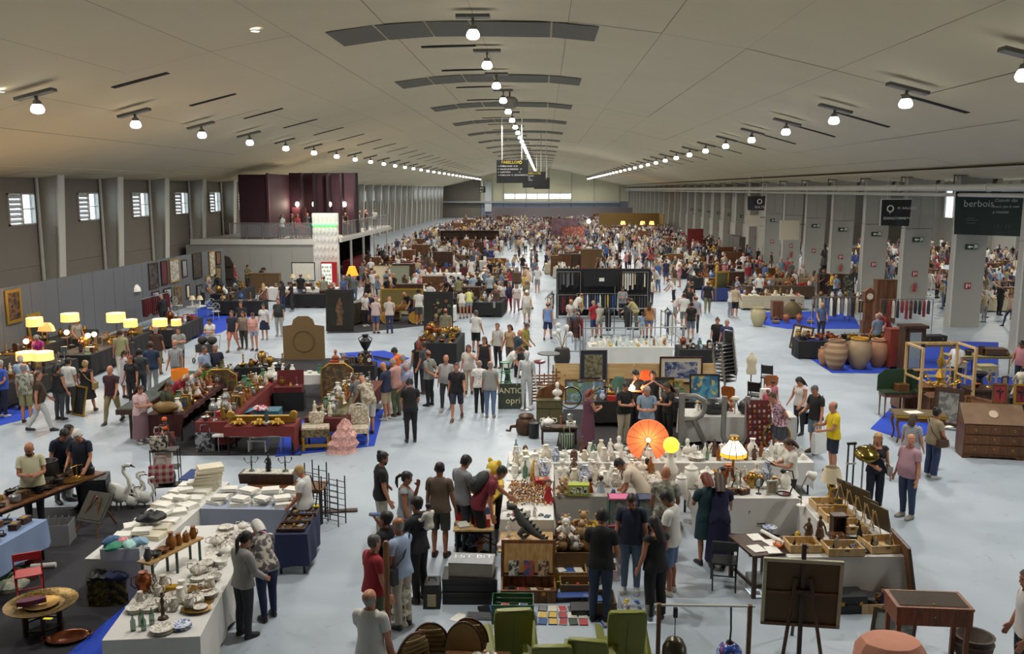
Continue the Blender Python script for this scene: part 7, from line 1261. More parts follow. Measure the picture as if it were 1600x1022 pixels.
suitcase((4.28,17.04),rad(4),.5,.25,.5,'brown leather suitcase upright beneath the long white table',M('4a2418',.5));suitcase((3.9,17.17),rad(-6),.42,.2,.5,'tan suitcase upright beneath the long white table',M('7a6440',.5));suitcase((4.92,13.79),rad(6),.5,.36,.3,'black hard case on floor before the tray table',BLK)
tb2=tray_box(at((5.45,13.85)),rad(4),.72,.42,.16,'pale wooden tray box of toys on floor before the tray table',PINE);q=(5.45,13.85);suitcase((q[0]-.18,q[1]),rad(70),.34,.22,.2,'dark box lying in the floor tray box',M('2c2c2e'),.02);good('doll','navy',(q[0]+.08,q[1],.015),2.6,1.2,'in the tray box on the floor');good('casket','blue',(q[0]+.24,q[1],.015),.3,.8,'in the tray box on the floor')
# pushchair
ps_=thing('folded_pushchair','navy folded pushchair behind the painting easel','pushchair',at((4.31,14.64)),rad(20));ob('fabric',EL((0,0,.42),(.34,.24,.2),0,12),M('1c2244'),ps_);ob('handle',TU([(.2,-.1,.45),(.45,-.1,.75),(.5,.0,.78),(.45,.12,.75),(.2,.12,.45)],.02,6),BLK,ps_)
for x in(-.25,.25):
 for y in(-.18,.18):ob('wheel',RI((0,0,0),.07,.025,12,6,mat=EX),BLK,ps_,(x,y,.095))
ob('frame',TU([(-.25,-.18,.1),(.25,-.18,.4)],.015).tube([(-.25,.18,.1),(.25,.18,.4)],.015).tube([(.25,-.18,.1),(-.25,-.18,.35)],.015).tube([(.25,.18,.1),(-.25,.18,.35)],.015),BLK,ps_)
scatter((4.3,15.1),0,.75,1.5,.0,[('casket',['green','red','brown wooden'],2),('basket',['tan'],1),('book',['green'],1),('pot',['iron'],1)],9,'on the floor beneath the white tables',.33,255,.05,1.2,1.7)
# easel with canvas seen from behind
es=thing('studio_easel','large canvas seen from behind on a dark wooden studio easel, front right','easel',(3.75,12.35,0),rad(-6))
ob('canvas_back',BX((0,.06,.95),(1.1,.03,1.0)),M('5a4a32',.8,0,.15,4),es,(0,0,0),(rad(4),0,0))
for c,d in(((-.53,0,.95),(.05,.05,1.04)),((.53,0,.95),(.05,.05,1.04)),((0,0,1.45),(1.1,.05,.05)),((0,0,.45),(1.1,.05,.05))):ob('stretcher_bar',BX((c[0],c[1]+.04,c[2]),d),M('b0a890',.7)if abs(c[0])>.5 or c[2]>1.4 else MWD,es,(0,0,0),(rad(4),0,0))
ob('cross_brace',BX((0,.03,.95),(1.0,.02,.04)),MWD,es,(0,0,0),(rad(4),0,0));ob('mast',BX((0,-.05,.85),(.06,.05,1.7)),DWD,es);ob('shelf',BX((0,-.06,1.0),(.3,.1,.05)),DWD,es)
for s in(-1,1):ob('leg',TU([(s*.1,-.08,1.2),(s*.28,-.3,0)],.028,6),DWD,es)
ob('rear_leg',TU([(0,.1,1.3),(0,.55,0)],.025,6),DWD,es)
# vitrine on legs
vt=thing('table_vitrine','reddish wooden table vitrine with glass lid on square legs, front right','display case',(5.45,12.1,0),rad(-3));RW=WD('8a4e28','6a3818');ob('case',BX((0,0,.84),(1.02,.55,.24)),RW,vt);ob('lid_frame',BX((0,0,.975),(1.04,.57,.03)),RW,vt);ob('glass_lid',BX((0,0,.995),(.92,.46,.012)),glass('4a4a44',.7),vt);ob('knob',EL((0,-.2,1.01),(.015,.015,.015)),BRASS,vt);ob('keyhole',BX((0,-.285,.86),(.02,.01,.03)),BRASS,vt)
for x in(-.46,.46):
 for y in(-.22,.22):ob('leg',BX((x,y,.36),(.06,.06,.72)),RW,vt)
bq=thing('carved_planter','round dark carved stone planter beneath the vitrine','planter',at((6.22,12.28)),0);ob('bowl',LA([(.16,0),(.24,.08),(.27,.25),(.25,.34),(.28,.37),(.24,.37),(.2,.3),(1e-4,.1)],18),M('4a3c34',.7,0,.3,16),bq);ob('band',RI((0,0,.27),.265,.015,20,5),M('6a5a4a'),bq)
picture(at((5.18,12.61)),rad(-35),.62,.5,'framed harbour print leaning beside the pink chair',WD('3a3420','28220f'),painting(5,'5a6466','8a9490'),rad(-22),.04)
pc_=thing('draped_chair','armchair draped in salmon pink cloth, bottom edge','chair',at((4.61,11.23)),0);ob('drape',LO([[(x*q,y*q,z)for x,y in[(cos(2*PI*k/16)*.46*(1+.05*sin(3*k)),sin(2*PI*k/16)*.36)for k in range(16)]]for z,q in((.05,1.08),(.4,1.02),(.72,.95),(.82,.8),(.85,.4))]),M('c98a72',.8,0,.1,6),pc_)
for x in(-.3,.3):
 for y in(-.22,.22):ob('leg',TU([(x,y,0),(x,y,.1)],.025),DWD,pc_)
# lamp rack
lr=thing('lamp_rack','wooden-posted rack with white bar for hanging lamps, front centre','rack',(1.46,10.53,0),0)
for x in(0,1.12):ob('post',BX((x,0,.8),(.05,.05,1.64)),MWD,lr);ob('foot',BX((x,0,.02),(.06,.5,.04)),MWD,lr)
ob('bar',TU([(-.06,0,1.6),(1.18,0,1.6)],.016,8),WHT,lr)
h1=thing('dome_pendant','dark brass half-dome pendant lamp hanging from the rack bar','lamp',(1.66,10.5,0));ob('cord',TU([(0,0,1.2),(0,0,1.58)],.006,5),BLK,h1);ob('plug',BX((0,0,1.52),(.05,.05,.12)),BLK,h1);ob('dome',LA([(.155,.96),(.15,1.06),(.1,1.16),(.02,1.2)],20),M('5a5244',.3,.7),h1)
h2=thing('glass_globe_pendant','blue marbled glass globe pendant hanging by a chain from rack','lamp',(2.34,10.5,0));ob('chain',TU([(0,0,1.13),(.01,0,1.3),(0,0,1.6)],.012,5),IRON,h2);ob('globe',EL((0,0,.98),(.16,.16,.16),0,18,12),FL('2a5ab8','7a3a6a',9,'b0d0e8',.25),h2);ob('cap',LA([(.06,1.12),(.03,1.16)],10),IRON,h2)
# green chairs
GN=M('72761f',.45,0,.06,6)
def green_chair(loc,rz,label,hh):
 t=thing('green_armchair',label,'chair',at(loc),rz)
 ob('seat',BX((0,0,.42),(.52,.5,.14)),GN,t);ob('backrest',LO([[(x*.25*q,-.24+y*.05-dz*.15,.36+dz)for x,y in((-1,-.7),(-.5,-1),(.5,-1),(1,-.7),(1,.7),(.5,1),(-.5,1),(-1,.7))]for dz,q in((0,.95),(hh*.4,1),(hh*.8,1.05),(hh*.97,1.0),(hh,.9))]),GN,t);ob('back_seam',BX((0,-.295-hh*.06,.36+hh*.45),(.006,.01,hh*.8),0,(rad(8.5),0,0)),M('4e581a'),t)
 for s in(-1,1):ob('armrest',LO([[(s*(.27+a*.06)+x*.03,y_,z)for x,y_,z in((-1,-.28,.45+.0*a),(1,-.28,.45),(1,.22,.64+.05*a),(-1,.22,.64+.05*a))]for a in(0,1)],0,False),GN,t)
 for s in(-1,1):
  for y in(-.2,.2):ob('leg',BX((s*.22,y,.18),(.05,.05,.36)),DWD,t)
 ob('piping',TU([(-.25,-.25-hh*.15-.03,.36+hh*.97),(.25,-.25-hh*.15-.03,.36+hh*.97)],.012,5),M('58631e'),t)
green_chair((-.42,11.6),rad(8),'olive green leather armchair, tall-backed, left end of the row',.8);green_chair((1.12,11.6),rad(4),'olive green leather armchair, tall-backed, right end of the row',.8);green_chair((.12,11.0),rad(3),'olive green leather armchair, low-backed, second from left',.6);green_chair((.64,11.1),rad(-8),'olive green leather armchair, low-backed, third from left',.64)
# wicker chairs
WK=MP('check','c8a870','7a5c34',24);
def wicker(loc,rz,label):
 t=thing('wicker_chair',label,'chair',at(loc),rz);ob('seat',LA([(.22,.4),(.25,.43),(.24,.46)],16),WK,t);ob('backrest',PZ([(.24*cos(a),.5+(.34*sin(a)if a<=PI else.2*sin(a)))for a in[2*PI*k/20 for k in range(20)]],-.02,.02,0,TL((0,-.24,.22))@Euler((rad(97),0,0)).to_matrix().to_4x4()),WK,t);ob('rim',TU([(.245*cos(a),-.24-.122*(.5+.345*sin(a)),.716+.345*sin(a))for a in[PI*k/14 for k in range(15)]],.02,6),DWD,t)
 for k in range(8):z=.5+k*.068;w=.22 if z<.72 else.22*math.sqrt(max(.05,1-((z-.72)/.34)**2));ob('woven_band',TU([(-w,-.27-.122*(z-.22),z),(0,-.285-.122*(z-.22),z),(w,-.27-.122*(z-.22),z)],.018,5),M('8f7446',.6,0,.3,40),t)
 for x in(-.2,.2):
  for y in(-.2,.2):ob('leg',TU([(x,y,0),(x*.9,y*.9,.42)],.02,6),DWD,t)
wicker((-1.5,11.35),rad(6),'brown wicker tub chair, left of the front pair');wicker((-.95,11.5),rad(-2),'brown wicker tub chair, right of the front pair');wicker((-1.85,11.0),rad(40),'brown wicker tub chair at the bottom edge beside the post');wicker((-1.05,10.7),rad(175),'brown wicker tub chair lowest at the bottom edge')
table((-1.9,10.2),rad(2),.75,.6,.74,'black leather topped table at the bottom edge',BLK,IRON);table((-1.25,10.45),0,.85,.5,.72,'brown wooden table edge between wicker chairs',MWD,IRON);garment_heap((-.75,10.65),.72,'crumpled silvery foil cloth on the brown table',M('a8a69a',.3,.4,.3,20),0,1.0,6)
pk_=thing('wooden_column','tall turned wooden bed post standing upright beside the red polo man','post',at((-2.17,11.81)),0);ob('shaft',LA([(.07,0),(.07,.2),(.045,.3),(.05,.9),(.035,1.3),(.05,1.4),(.04,1.75),(.05,1.8),(.03,1.86)],12),WD('8a5a30','6a4020'),pk_);ob('base',BX((0,0,.03),(.24,.24,.06)),DWD,pk_)
bl=thing('bead_lantern','tiered white beaded pagoda lantern standing on the floor','lantern',at((-2.17,13.04)),0);BE=MP('spots','d8d4c4','9a9484',34)
for z,r in((.02,.14),(.22,.17),(.4,.15),(.55,.17),(.72,.12),(.85,.07)):ob('bead_tier',LA([(r*.7,z-.05),(r,z),(r*.95,z+.03),(r*.6,z+.08)],14),BE,bl)
for k in range(6):a=k*PI/3;ob('bead_strand',TU([(.15*cos(a),.15*sin(a),.05),(.14*cos(a),.14*sin(a),.55),(.06*cos(a),.06*sin(a),.88)],.01,5),BE,bl)
ob('finial',LA([(.05,.88),(.02,.94),(.025,.98),(1e-4,1.02)],10),BE,bl)
# floor goods before the toys
def cbox(loc,rz,L,W_,H,label,m,n=1):return crate(loc,rz,L,W_,H,label,m,n,'box','open_box')
for z,l in((0,'lower'),(.225,'upper')):
 t=thing('black_chest',f'black wooden chest, {l} of two, under the grey lettered box','chest',(-1.18,13.98,z),rad(1));ob('body',BX((0,0,.11),(.88,.5,.215)),BLK,t);ob('front_groove',BX((0,-.253,.11),(.8,.006,.012)),M('33302c'),t);ob('lid_edge',BX((0,0,.205),(.9,.52,.016)),M('241f1c',.4),t)
hb_=thing('lettered_box','large grey box lettered HiT BiT on the black chests','box',(-1.15,14.0,.452),rad(-3));ob('carton',BX((0,0,.11),(.72,.42,.22)),M('a8a498',.5),hb_);ob('lid',BX((0,0,.225),(.73,.43,.02)),M('85888c',.45),hb_);text('HiT BiT',.2,WHT,hb_,(-.3,-.02,.237),(0,0,rad(4)),ext=.003)
oc=thing('open_suitcase','open brown suitcase with comics in its raised lid, front centre','suitcase',(-.22,14.1,0),rad(1));BRN=M('4a3420',.6,0,.15,6);ob('shell',BX((0,-.27,.11),(.9,.03,.22)).box((0,.27,.11),(.9,.03,.22)).box((-.44,0,.11),(.03,.52,.22)).box((.44,0,.11),(.03,.52,.22)),MWD,oc);ob('base',BX((0,0,.02),(.86,.52,.03)),MWD,oc);ob('lid',BX((0,.36,.52),(.92,.06,.58),0,(rad(-14),0,0)),MWD,oc);ob('lid_lining',BX((0,.322,.52),(.82,.02,.48),0,(rad(-14),0,0)),LWD,oc);ob('latch',BX((.25,-.29,.17),(.06,.02,.06)),BRASS,oc)
in_box((-.22,14.1),rad(1),.86,.5,.04,[('disc',['red','blue','cream','black'],2),('car',['red','black','orange'],1),('book',['red','blue'],1)],14,'in the open brown suitcase',260,.18,(.8,1.1))
for dx,m in((-.25,painting(12,'c8c8c0','3a3a3a')),(0,painting(12,'3a5a8a','b0503a')),(.25,painting(12,'c0a890','5a3a30'))):o=tag(ob('comic_book',BX((0,0,.13),(.17,.012,.26),0,(rad(-14),0,0)),m,None,(-.22+dx,14.36,.235)),'comic book propped in the open suitcase lid','comic','comics in the suitcase lid')
gcr=crate((-.45,13.3,0),rad(1),.66,.44,.32,'green slatted plastic crate of papers, front centre',M('1f5a34',.45),4,'crate','plastic_crate',.014);in_box((-.45,13.3),rad(1),.64,.42,.02,[('book',['white','cream','green'],2),('disc',['white','grey'],1)],9,'in the green plastic crate',261,.18,(.9,1.2));in_box((-.45,13.3),rad(1),.6,.4,.2,[('disc',['white','yellow'],1)],3,'on top in the green plastic crate',262,.2,(.9,1.2))
r=random.Random(8)
for i in range(5):
 for j in range(3):
  if r.random()<.86:good('disc',r.choice(['white','red','grey','blue','black','cream']),(.02+i*.16,13.18+j*.22,.003),r.uniform(-.15,.15),1,'laid out on the bare floor')
sk=thing('skateboard','blue skateboard lying before the toy boxes','skateboard',(.42,13.95,0),rad(4));ob('deck',BX((0,0,.09),(.72,.2,.015)).ell((-.36,0,.097),(.1,.1,.008)).ell((.36,0,.097),(.1,.1,.008)),M('22407e',.4),sk)
for x in(-.24,.24):
 for y in(-.08,.08):ob('wheel',LA([(.035,-.02),(.035,.02)],10,mat=TL((x,y,.038))@EX),BLK,sk)
 ob('truck',BX((x,0,.065),(.04,.16,.03)),SILV,sk)
for(x,y,L_,W_,H,l,m,sp_,n)in((.5,14.75,.55,.42,.22,'pale wooden box of magazines beside the plush heap',LWD,[('book',['red','blue','white','yellow'],1),('disc',['blue','red'],1)],10),(.62,14.28,.62,.36,.2,'brown carton of small toys behind the skateboard',M('7a6040'),[('car',['yellow','green','red'],2),('doll',['yellow'],1)],9),(.98,13.6,.4,.5,.25,'brown carton beside the black-clad man',M('7a6040'),[('disc',['blue','white'],1),('book',['blue'],1)],6),(1.55,13.45,.62,.5,.3,'clear plastic tub of toy cars beside woman in black',glass('b8bab8',.4),[('car',['red','yellow','black','blue'],2)],12),(1.05,14.85,.5,.34,.2,'pale pink carton of dolls beside the magazines',M('c8a8a0'),[('doll',['pink','white','yellow'],1)],8),(-1.32,15.05,.6,.4,.24,'open cardboard carton of yellow toys by crouching girl',M('8a6a40'),[('car',['yellow'],2),('ball',['yellow','orange'],1)],9)):cbox((x,y,0),rad(2),L_,W_,H,l,m);in_box((x,y),rad(2),L_,W_,.02+H*.45,sp_,n,'in the '+' '.join(l.split()[:5]),270+int(x*10),.14,(.7,1.0))
tag(ob('yellow_basin',LA([(.09,0),(.11,.08),(.15,.13),(.14,.13),(.1,.09),(1e-4,.03)],18),M('d8d020',.4),None,(.22,14.5,.0)),'yellow plastic basin behind the toy carton','basin')
g=(-1.01,13.51);kb=thing('computer_keyboard','old grey computer keyboard lying on the floor','keyboard',(-.95,13.3,0),rad(-4));ob('case',BX((0,0,.02),(.5,.2,.04)),M('85868a',.5),kb)
for r_ in range(4):ob('key_row',BX((0,-.07+r_*.045,.045),(.44,.035,.012)),M('55565a'),kb)
tag(ob('paper_sheet',BX((0,0,.003),(.2,.28,.005)),WHT,None,(-1.3,13.28,0),-.5),'loose white sheet on the floor beside the keyboard','paper');good('book','blue',(-.72,13.42,.06),.2,1.2,'lying on the old keyboard');good('book','black',(-.9,13.5,.0),.3,1.2,'behind the old keyboard')
bc=thing('black_case','black leather case standing on its side by the chests','case',(-1.78,13.75,0),rad(3));ob('body',BX((0,0,.2),(.28,.4,.4),0,None,.9),BLK,bc);ob('handle',TU([(-.06,0,.4),(-.05,0,.45),(.05,0,.45),(.06,0,.4)],.012),BLK,bc);ob('label',BX((0,-.205,.15),(.14,.01,.2)),M('b0a080'),bc)
pr_=thing('black_printer','flat black electronic console with cables on the floor','console',(.72,13.55,0),rad(3));ob('body',BX((0,0,.05),(.5,.3,.1)),BLK,pr_);ob('display',BX((-.1,-.155,.06),(.14,.008,.03)),M('3a4a48',.2),pr_);ob('cable',TU([(.2,-.15,.03),(.35,-.3,.012),(.2,-.4,.012),(.4,-.45,.012)],.008,5),BLK,pr_)
good('disc','blue',(1.05,13.2,.003),.2,1.8,'big, beside the man in black');
# left toy tables
table((-1.62,15.55),rad(2),.75,2.3,.56,'low trestle table of game boxes beside the man in maroon',PINE,IRON);scatter((-1.62,15.55),rad(2),.75,2.3,.56,[('casket',['white','red','blue','yellow'],2),('teddy',['yellow','black','red'],1),('doll',['red','black'],1),('book',['blue','red','white'],2)],20,'on the low game-box table',.28,280,.05,1.1,1.5)
good('teddy','yellow',(-.95,17.3,.6),2.4,2.6,'giant, beside the miniature figures',extra='plush');tag(ob('plush_stand',BX((0,0,.3),(.45,.45,.6)),CLK,None,(-.95,17.3,0)),'black-draped stand beneath the giant yellow teddy','stand')
good('casket','red',(-.95,18.1,.0),.1,3.2,'large, on floor at the table corner')
# ===== I: right stalls =====
def big_jar(g,label,m,s=1.,glaze=None):
 t=thing('clay_jar',label,'jar',at(g,.012),0,None,s);ob('body',LA([(.22,0),(.3,.12),(.42,.42),(.46,.66),(.42,.9),(.32,1.05),(.27,1.1)],22),m,t);ob('rim',LA([(.27,1.08),(.33,1.13),(.32,1.18),(.25,1.17),(.24,1.08)],22),glaze or m,t)
 for s_ in(1,-1):ob('handle',TU([(s_*.33,0,1.04),(s_*.45,0,1.0),(s_*.43,0,.85)],.03,6),m,t)
TC=M('9c8468',.75,0,.2,4,0,.2);TC2=MP('stripe','a5896a','8a6a50',1.2,None,.75);TC3=M('a07458',.75,0,.25,3)
big_jar((11.02,33.55),'big banded clay jar, left of the row on blue carpet',TC2,.95);big_jar((11.93,33.7),'big clay jar with yellow glazed shoulder, middle of the row',TC,1.0,M('b88a2c',.35));big_jar((12.79,34.1),'big reddish clay jar with dark base, right of the row',TC3,.9);big_jar((10.86,34.29),'small clay jar half hidden at left of the jar row',TC3,.6);big_jar((11.81,34.58),'dark clay jar half hidden behind the jar row',M('5a4034',.7),.7);big_jar((13.83,35.57),'clay jar behind the right end of the jar row',TC3,.85)
big_jar((10.63,44.24),'cream ribbed stone jar at the aisle corner',MP('stripe','b9ae8c','a0946f',6,None,.7),.8)
def blue_stool(g,rz,l):
 t=thing('blue_bench_frame',l,'stool',at(g,.012),rz);B_=M('2a3480',.5);ob('top',BX((0,0,.72),(.7,.5,.05)),B_,t)
 for x in(-.3,.3):
  for y in(-.2,.2):ob('leg',BX((x,y,.35),(.07,.07,.7)),B_,t)
 for y in(-.2,.2):ob('rail',BX((0,y,.2),(.56,.05,.06)),B_,t)
blue_stool((10.96,36.02),rad(20),'blue painted trestle before the copper pots, right of two');blue_stool((10.63,36.29),rad(70),'blue painted trestle before the copper pots, left of two')
for k,(g,l)in enumerate((((10.7,37.78),'upright print in dark frame leaning at the copper pot stall, left'),((10.87,37.33),'upright print in dark frame leaning at the copper pot stall, right'))):picture(at(g,.01),rad(-62),.75,1.05,l,DWD,painting(6,'8a8468','5a5040'),rad(-12),.08,CRM)
ctable((10.2,35.6),rad(-2),3.7,1.1,.72,'black cloth on the copper pot table, right of the aisle',CLK,.68,301);scatter((10.2,35.6),rad(-2),3.7,1.1,.72,[('pot',['copper','iron','brass'],2),('jug',['copper','brass'],2),('urn',['copper'],1),('tray',['copper'],1),('bowl',['copper','brass'],1)],44,'on the black copper pot table',.34,302,.06,1.1,1.7)
rcab=cabinet((13.33,33.87),rad(3),.65,.5,1.5,'rust red painted tall box cabinet beside the clay jars',M('7a3020',.5),0,1);
cc=thing('clock_cabinet','tall dark wooden showcase with glass door beside the red cabinet','showcase',at((13.3,32.34)),rad(4));ob('body',BX((0,0,.9),(.75,.5,1.8)),DWD,cc);ob('cornice',BX((0,0,1.84),(.9,.62,.1)),DWD,cc);ob('glass_door',BX((0,-.26,1.0),(.42,.02,1.3)),M('9aa4a8',.15,.4),cc);ob('door_frame',BX((-.26,-.26,1.0),(.08,.04,1.5)).box((.26,-.26,1.0),(.08,.04,1.5)).box((0,-.26,1.72),(.6,.04,.08)).box((0,-.26,.28),(.6,.04,.08)),DWD,cc);ob('plinth',BX((0,0,.05),(.85,.58,.1)),DWD,cc)
# green folding card table etc.
dt=thing('demilune_table','half-round table with dark green raised leaf, right of the aisle','table',at((10.67,26.48)),rad(4));ob('top',BX((0,0,.76),(1.25,.5,.04)),M('26361f',.6),dt);ob('raised_leaf',PZ([(-.62,0),(.62,0),(.62,.42),(.42,.6),(-.42,.6),(-.62,.42)],-.015,.015,0,TL((0,.24,.78))@EX),M('1f3a24',.7),dt);ob('apron',BX((0,0,.68),(1.15,.42,.12)),MWD,dt)
for x in(-.54,.54):
 for y in(-.18,.18):ob('leg',LA([(.016,0),(.026,.5),(.03,.64)],8,(x,y,0)),MWD,dt)
good('casket','brown wooden',((10.67,26.48)[0],(10.67,26.48)[1],.785),.1,1.7,'on the green half-round table');cabinet((11.6,27.4),rad(4),1.5,.6,.72,'brown chest on castors behind the half-round table',MWD,2,0,'chest_of_drawers','chest')
lt=thing('louis_desk','curved-leg writing table with gilt edge and white paper, right','desk',at((10.05,23.58)),rad(-8));ob('top',BX((0,.2,.76),(1.3,.75,.05)),M('5a4a2a',.5,0,.15,5),lt);ob('edge',BX((0,-.18,.74),(1.32,.03,.06)).box((0,.58,.74),(1.32,.03,.06)),GOLD,lt);ob('apron',BX((0,.2,.66),(1.15,.6,.14)),MWD,lt)
for x in(-.55,.55):
 for y in(-.08,.48):ob('leg',TU([(x,y,.68),(x*1.08,y,.5),(x*.95,y,.2),(x*1.03,y,0)],[.05,.04,.025,.03],8),MWD,lt)
tag(ob('paper_sheet',BX((0,0,.004),(.42,.3,.006)),WHT,None,((10.05,23.58)[0]-.1,(10.05,23.58)[1]+.2,.788),.2),'white sheet on the curved-leg writing table','paper')
fr_=thing('pale_wood_frame','tall pale timber box frame standing in the furniture stall','frame',at((10.93,25.75)),rad(4));
for x in(0,1.55):
 for y in(0,1.0):ob('upright',BX((x,y,1.1),(.07,.07,2.2)),PINE,fr_)
for z in(2.17,.5,1.35):ob('rail',BX((.78,1.0,z),(1.5,.05,.06)),PINE,fr_)
for x in(0,1.55):ob('rail',BX((x,.5,2.17),(.06,1.0,.06)),PINE,fr_);ob('rail',BX((x,.5,1.25),(.05,1.0,.05)),PINE,fr_)
ch=thing('chandelier','gilt many-armed chandelier within the pale timber frame','chandelier',((10.93,25.75)[0]+.75,(10.93,25.75)[1]+.5,0));ob('column',LA([(.03,2.15),(.05,1.9),(.12,1.7),(.04,1.5),(.15,1.25),(.05,1.1),(.1,.9),(1e-4,.8)][::-1],12),GOLD,ch)
for k in range(10):a=k*PI/5;c,s=cos(a),sin(a);ob('arm',TU([(0,0,1.15),(.3*c,.3*s,1.0),(.55*c,.55*s,1.15)],.02,5).lathe([(.06,1.15),(.03,1.18),(.03,1.26)],8,(.55*c,.55*s,0)),GOLD,ch)
cabinet((11.93,26.4),rad(4),1.25,.7,.66,'low wooden cabinet under the timber frame',MWD,1,2)
picture((11.35,24.9,.1),rad(-30),.75,1.1,'grey portrait in dark frame leaning beside the writing table',DWD,painting(5,'5a5a56','84847e'),rad(-12),.12);picture((12.1,24.5,.1),rad(-60),1.3,.9,'dark panel leaning behind the bureau',MWD,MWD,rad(-15),.06)
# bureau
bu=thing('fall_front_bureau','brown fall-front bureau with inlaid sloping lid and three drawers, right edge','bureau',(11.35,22.45,0),rad(-8));BW=WD('6a4424','48290f',9);w,d=1.45,.6
ob('body',BX((0,0,.47),(w,d,.82)),BW,bu);ob('gable',PZ([(-d/2,.88),(d/2,.88),(d/2,1.3),(d/2-.14,1.3)],-w/2+.02,w/2-.02,0,Euler((PI/2,0,PI/2)).to_matrix().to_4x4()),BW,bu)
sl=ob('sloping_lid',BX((0,-.085,1.10),(w+.01,.62,.03),0,(rad(43.5),0,0)),M('7a6350',.22,0,.25,4),bu);ob('inlay',LA([(.11,-.003),(.11,.004)],20,mat=TL((0,-.105,1.115))@Euler((rad(43.5),0,0)).to_matrix().to_4x4()),M('b8a890',.4),sl)
for k in range(3):
 f=ob('drawer',BX((0,0,0),(w-.08,.03,.22)),BW,bu,(0,-d/2-.012,.24+k*.255));
 for x in(-.45,.45):ob('handle',cm('dhandle',None),BRASS,f,(x,-.02,0))
 ob('keyhole',BX((0,-.018,.03),(.03,.006,.04)),BRASS,f)
ob('skirt_board',PZ([(-w/2,.06),(w/2,.06),(w/2,0),(w/2-.15,0),(w/2-.2,.05),(-w/2+.2,.05),(-w/2+.15,0),(-w/2,0)],-.31,-.28,0,EX@TL((0,.0,.59))),BW,bu)
for x in(-.66,.66):ob('foot',BX((x,0,.03),(.1,.55,.06)),BW,bu)
cabinet((12.75,23.3),rad(-4),1.3,.6,1.35,'black cabinet behind the bureau carrying the wooden horse',BLK,0,2);
for(x,y,l,fm,pm)in((11.6,22.62,'crucifix on red in dark wooden frame atop the bureau, left',MWD,M('8a2c30')),(12.1,22.55,'crucifix on dark red in gilt frame atop the bureau, right',GOLD,M('641820'))):
 t=picture((x,y-.0,1.32),rad(-8),.36,.52,l,fm,pm,rad(-6),.05);ob('crucifix',BX((0,-.02,.27),(.02,.02,.28)).box((0,-.02,.33),(.18,.02,.02)).ell((0,-.03,.3),(.02,.015,.07)),BLK,t,(0,0,0),(rad(-6),0,0))
hs=thing('carousel_horse','white carved rocking horse standing on the black cabinet','wooden horse',(12.7,23.4,1.38),rad(4));HW=M('b5b09e',.6,0,.15,6)
ob('body',LO([[(x_,y_*.13*q,.48+z_*.14*q)for y_,z_ in[(cos(2*PI*k/10),sin(2*PI*k/10))for k in range(10)]]for x_,q in((-.34,.5),(-.28,.95),(-.1,.95),(.1,1.0),(.25,.95),(.32,.5))]),HW,hs);ob('neck',TU([(.24,0,.5),(.36,0,.68),(.42,0,.82)],[.11,.08,.06],8),HW,hs);ob('head',TU([(.38,0,.84),(.5,0,.76),(.58,0,.69)],[.06,.055,.035],8).tube([(.39,.03,.86),(.39,.035,.93)],[.02,.005],5).tube([(.39,-.03,.86),(.39,-.035,.93)],[.02,.005],5),HW,hs);ob('mane',TU([(.4,0,.9),(.3,0,.76),(.2,0,.6)],[.02,.03,.02],6),M('4a443a'),hs);ob('tail',TU([(-.33,0,.52),(-.42,0,.4),(-.4,0,.25)],[.03,.03,.01],6),M('8a8474'),hs)
for x,fx in((-.24,-.38),(.24,.4)):
 for y in(-.08,.08):ob('leg',TU([(x,y,.42),((x+fx)/2+.03,y,.22),(fx,y,0)],[.065,.04,.03],7),HW,hs)
cabinet((13.6,21.9),rad(-6),1.2,.6,1.5,'dark glazed cabinet cut by the right edge',DWD,1,2);
t=thing('pedestal_column','turned dark pedestal column beside the black cabinet','pedestal',at((13.38,27.37)));ob('shaft',LA([(.2,0),(.18,.08),(.08,.14),(.11,.4),(.07,.6),(.11,.8),(.08,1.0),(.2,1.1),(.2,1.15)],16),BLK,t);ob('top',LA([(.2,1.15),(.22,1.17),(.2,1.19)],16),BLK,t)
bq2=thing('long_dark_counter','long dark wooden counter before the seated man in white','counter',(12.6,26.2,0),rad(2));ob('top',BX((1.1,0,.92),(2.6,.7,.06)),DWD,bq2);ob('body',BX((1.1,.03,.45),(2.4,.6,.88)),DWD,bq2)
for k in range(4):ob('panel',BX((.2+k*.6,-.28,.45),(.5,.02,.7)),DWD,bq2)
scatter((12.4,25.9),rad(2),2.4,.6,.952,CURIO+METAL,9,'on the long dark counter, right',.4,310,.06,1,1.4)
for k,(x,y,l)in enumerate(((14.4,31.2,'pale pine bedside stand, left of the pair'),(15.1,30.5,'pale pine bedside stand, right of the pair'))):
 t=thing('bedside_stand',l,'stand',(x,y,0),rad(4));ob('top',BX((0,0,.78),(.62,.45,.04)),M('b3a878',.6),t);ob('drawer',BX((0,-.02,.66),(.54,.4,.18)),M('b3a878',.6),t);ob('knob',EL((0,-.24,.66),(.02,.02,.02)),BLK,t)
 for xx in(-.26,.26):
  for yy in(-.18,.18):ob('leg',BX((xx,yy,.29),(.05,.05,.57)),M('b3a878',.6),t)
table((14.6,32.0),rad(3),2.6,.8,.8,'long pale pine table behind the bedside stands',M('a89868',.6),M('a89868',.6));table((14.4,34.6),rad(3),1.8,.8,.78,'pale kitchen table beneath the dark cases',M('a08e62',.6),M('a08e62',.6));chair_simple((13.9,34.0,0),rad(140),'dark wooden chair among the pine tables',DWD,DWD);suitcase((15.2,35.05),rad(8),.9,.5,.3,'big dark case lying on the pale kitchen table',M('26262a'),.785);chair_simple((15.6,33.2,0),rad(200),'dark carved high chair behind the pine table',DWD,DWD)
for k in range(5):good(['radio','casket','clock','suitcase','phone'][k],['dark wooden','black','dark wooden','brown','black'][k],(14.9+.45*k,32.35,.805),k,1.2,'on the long pale pine table')
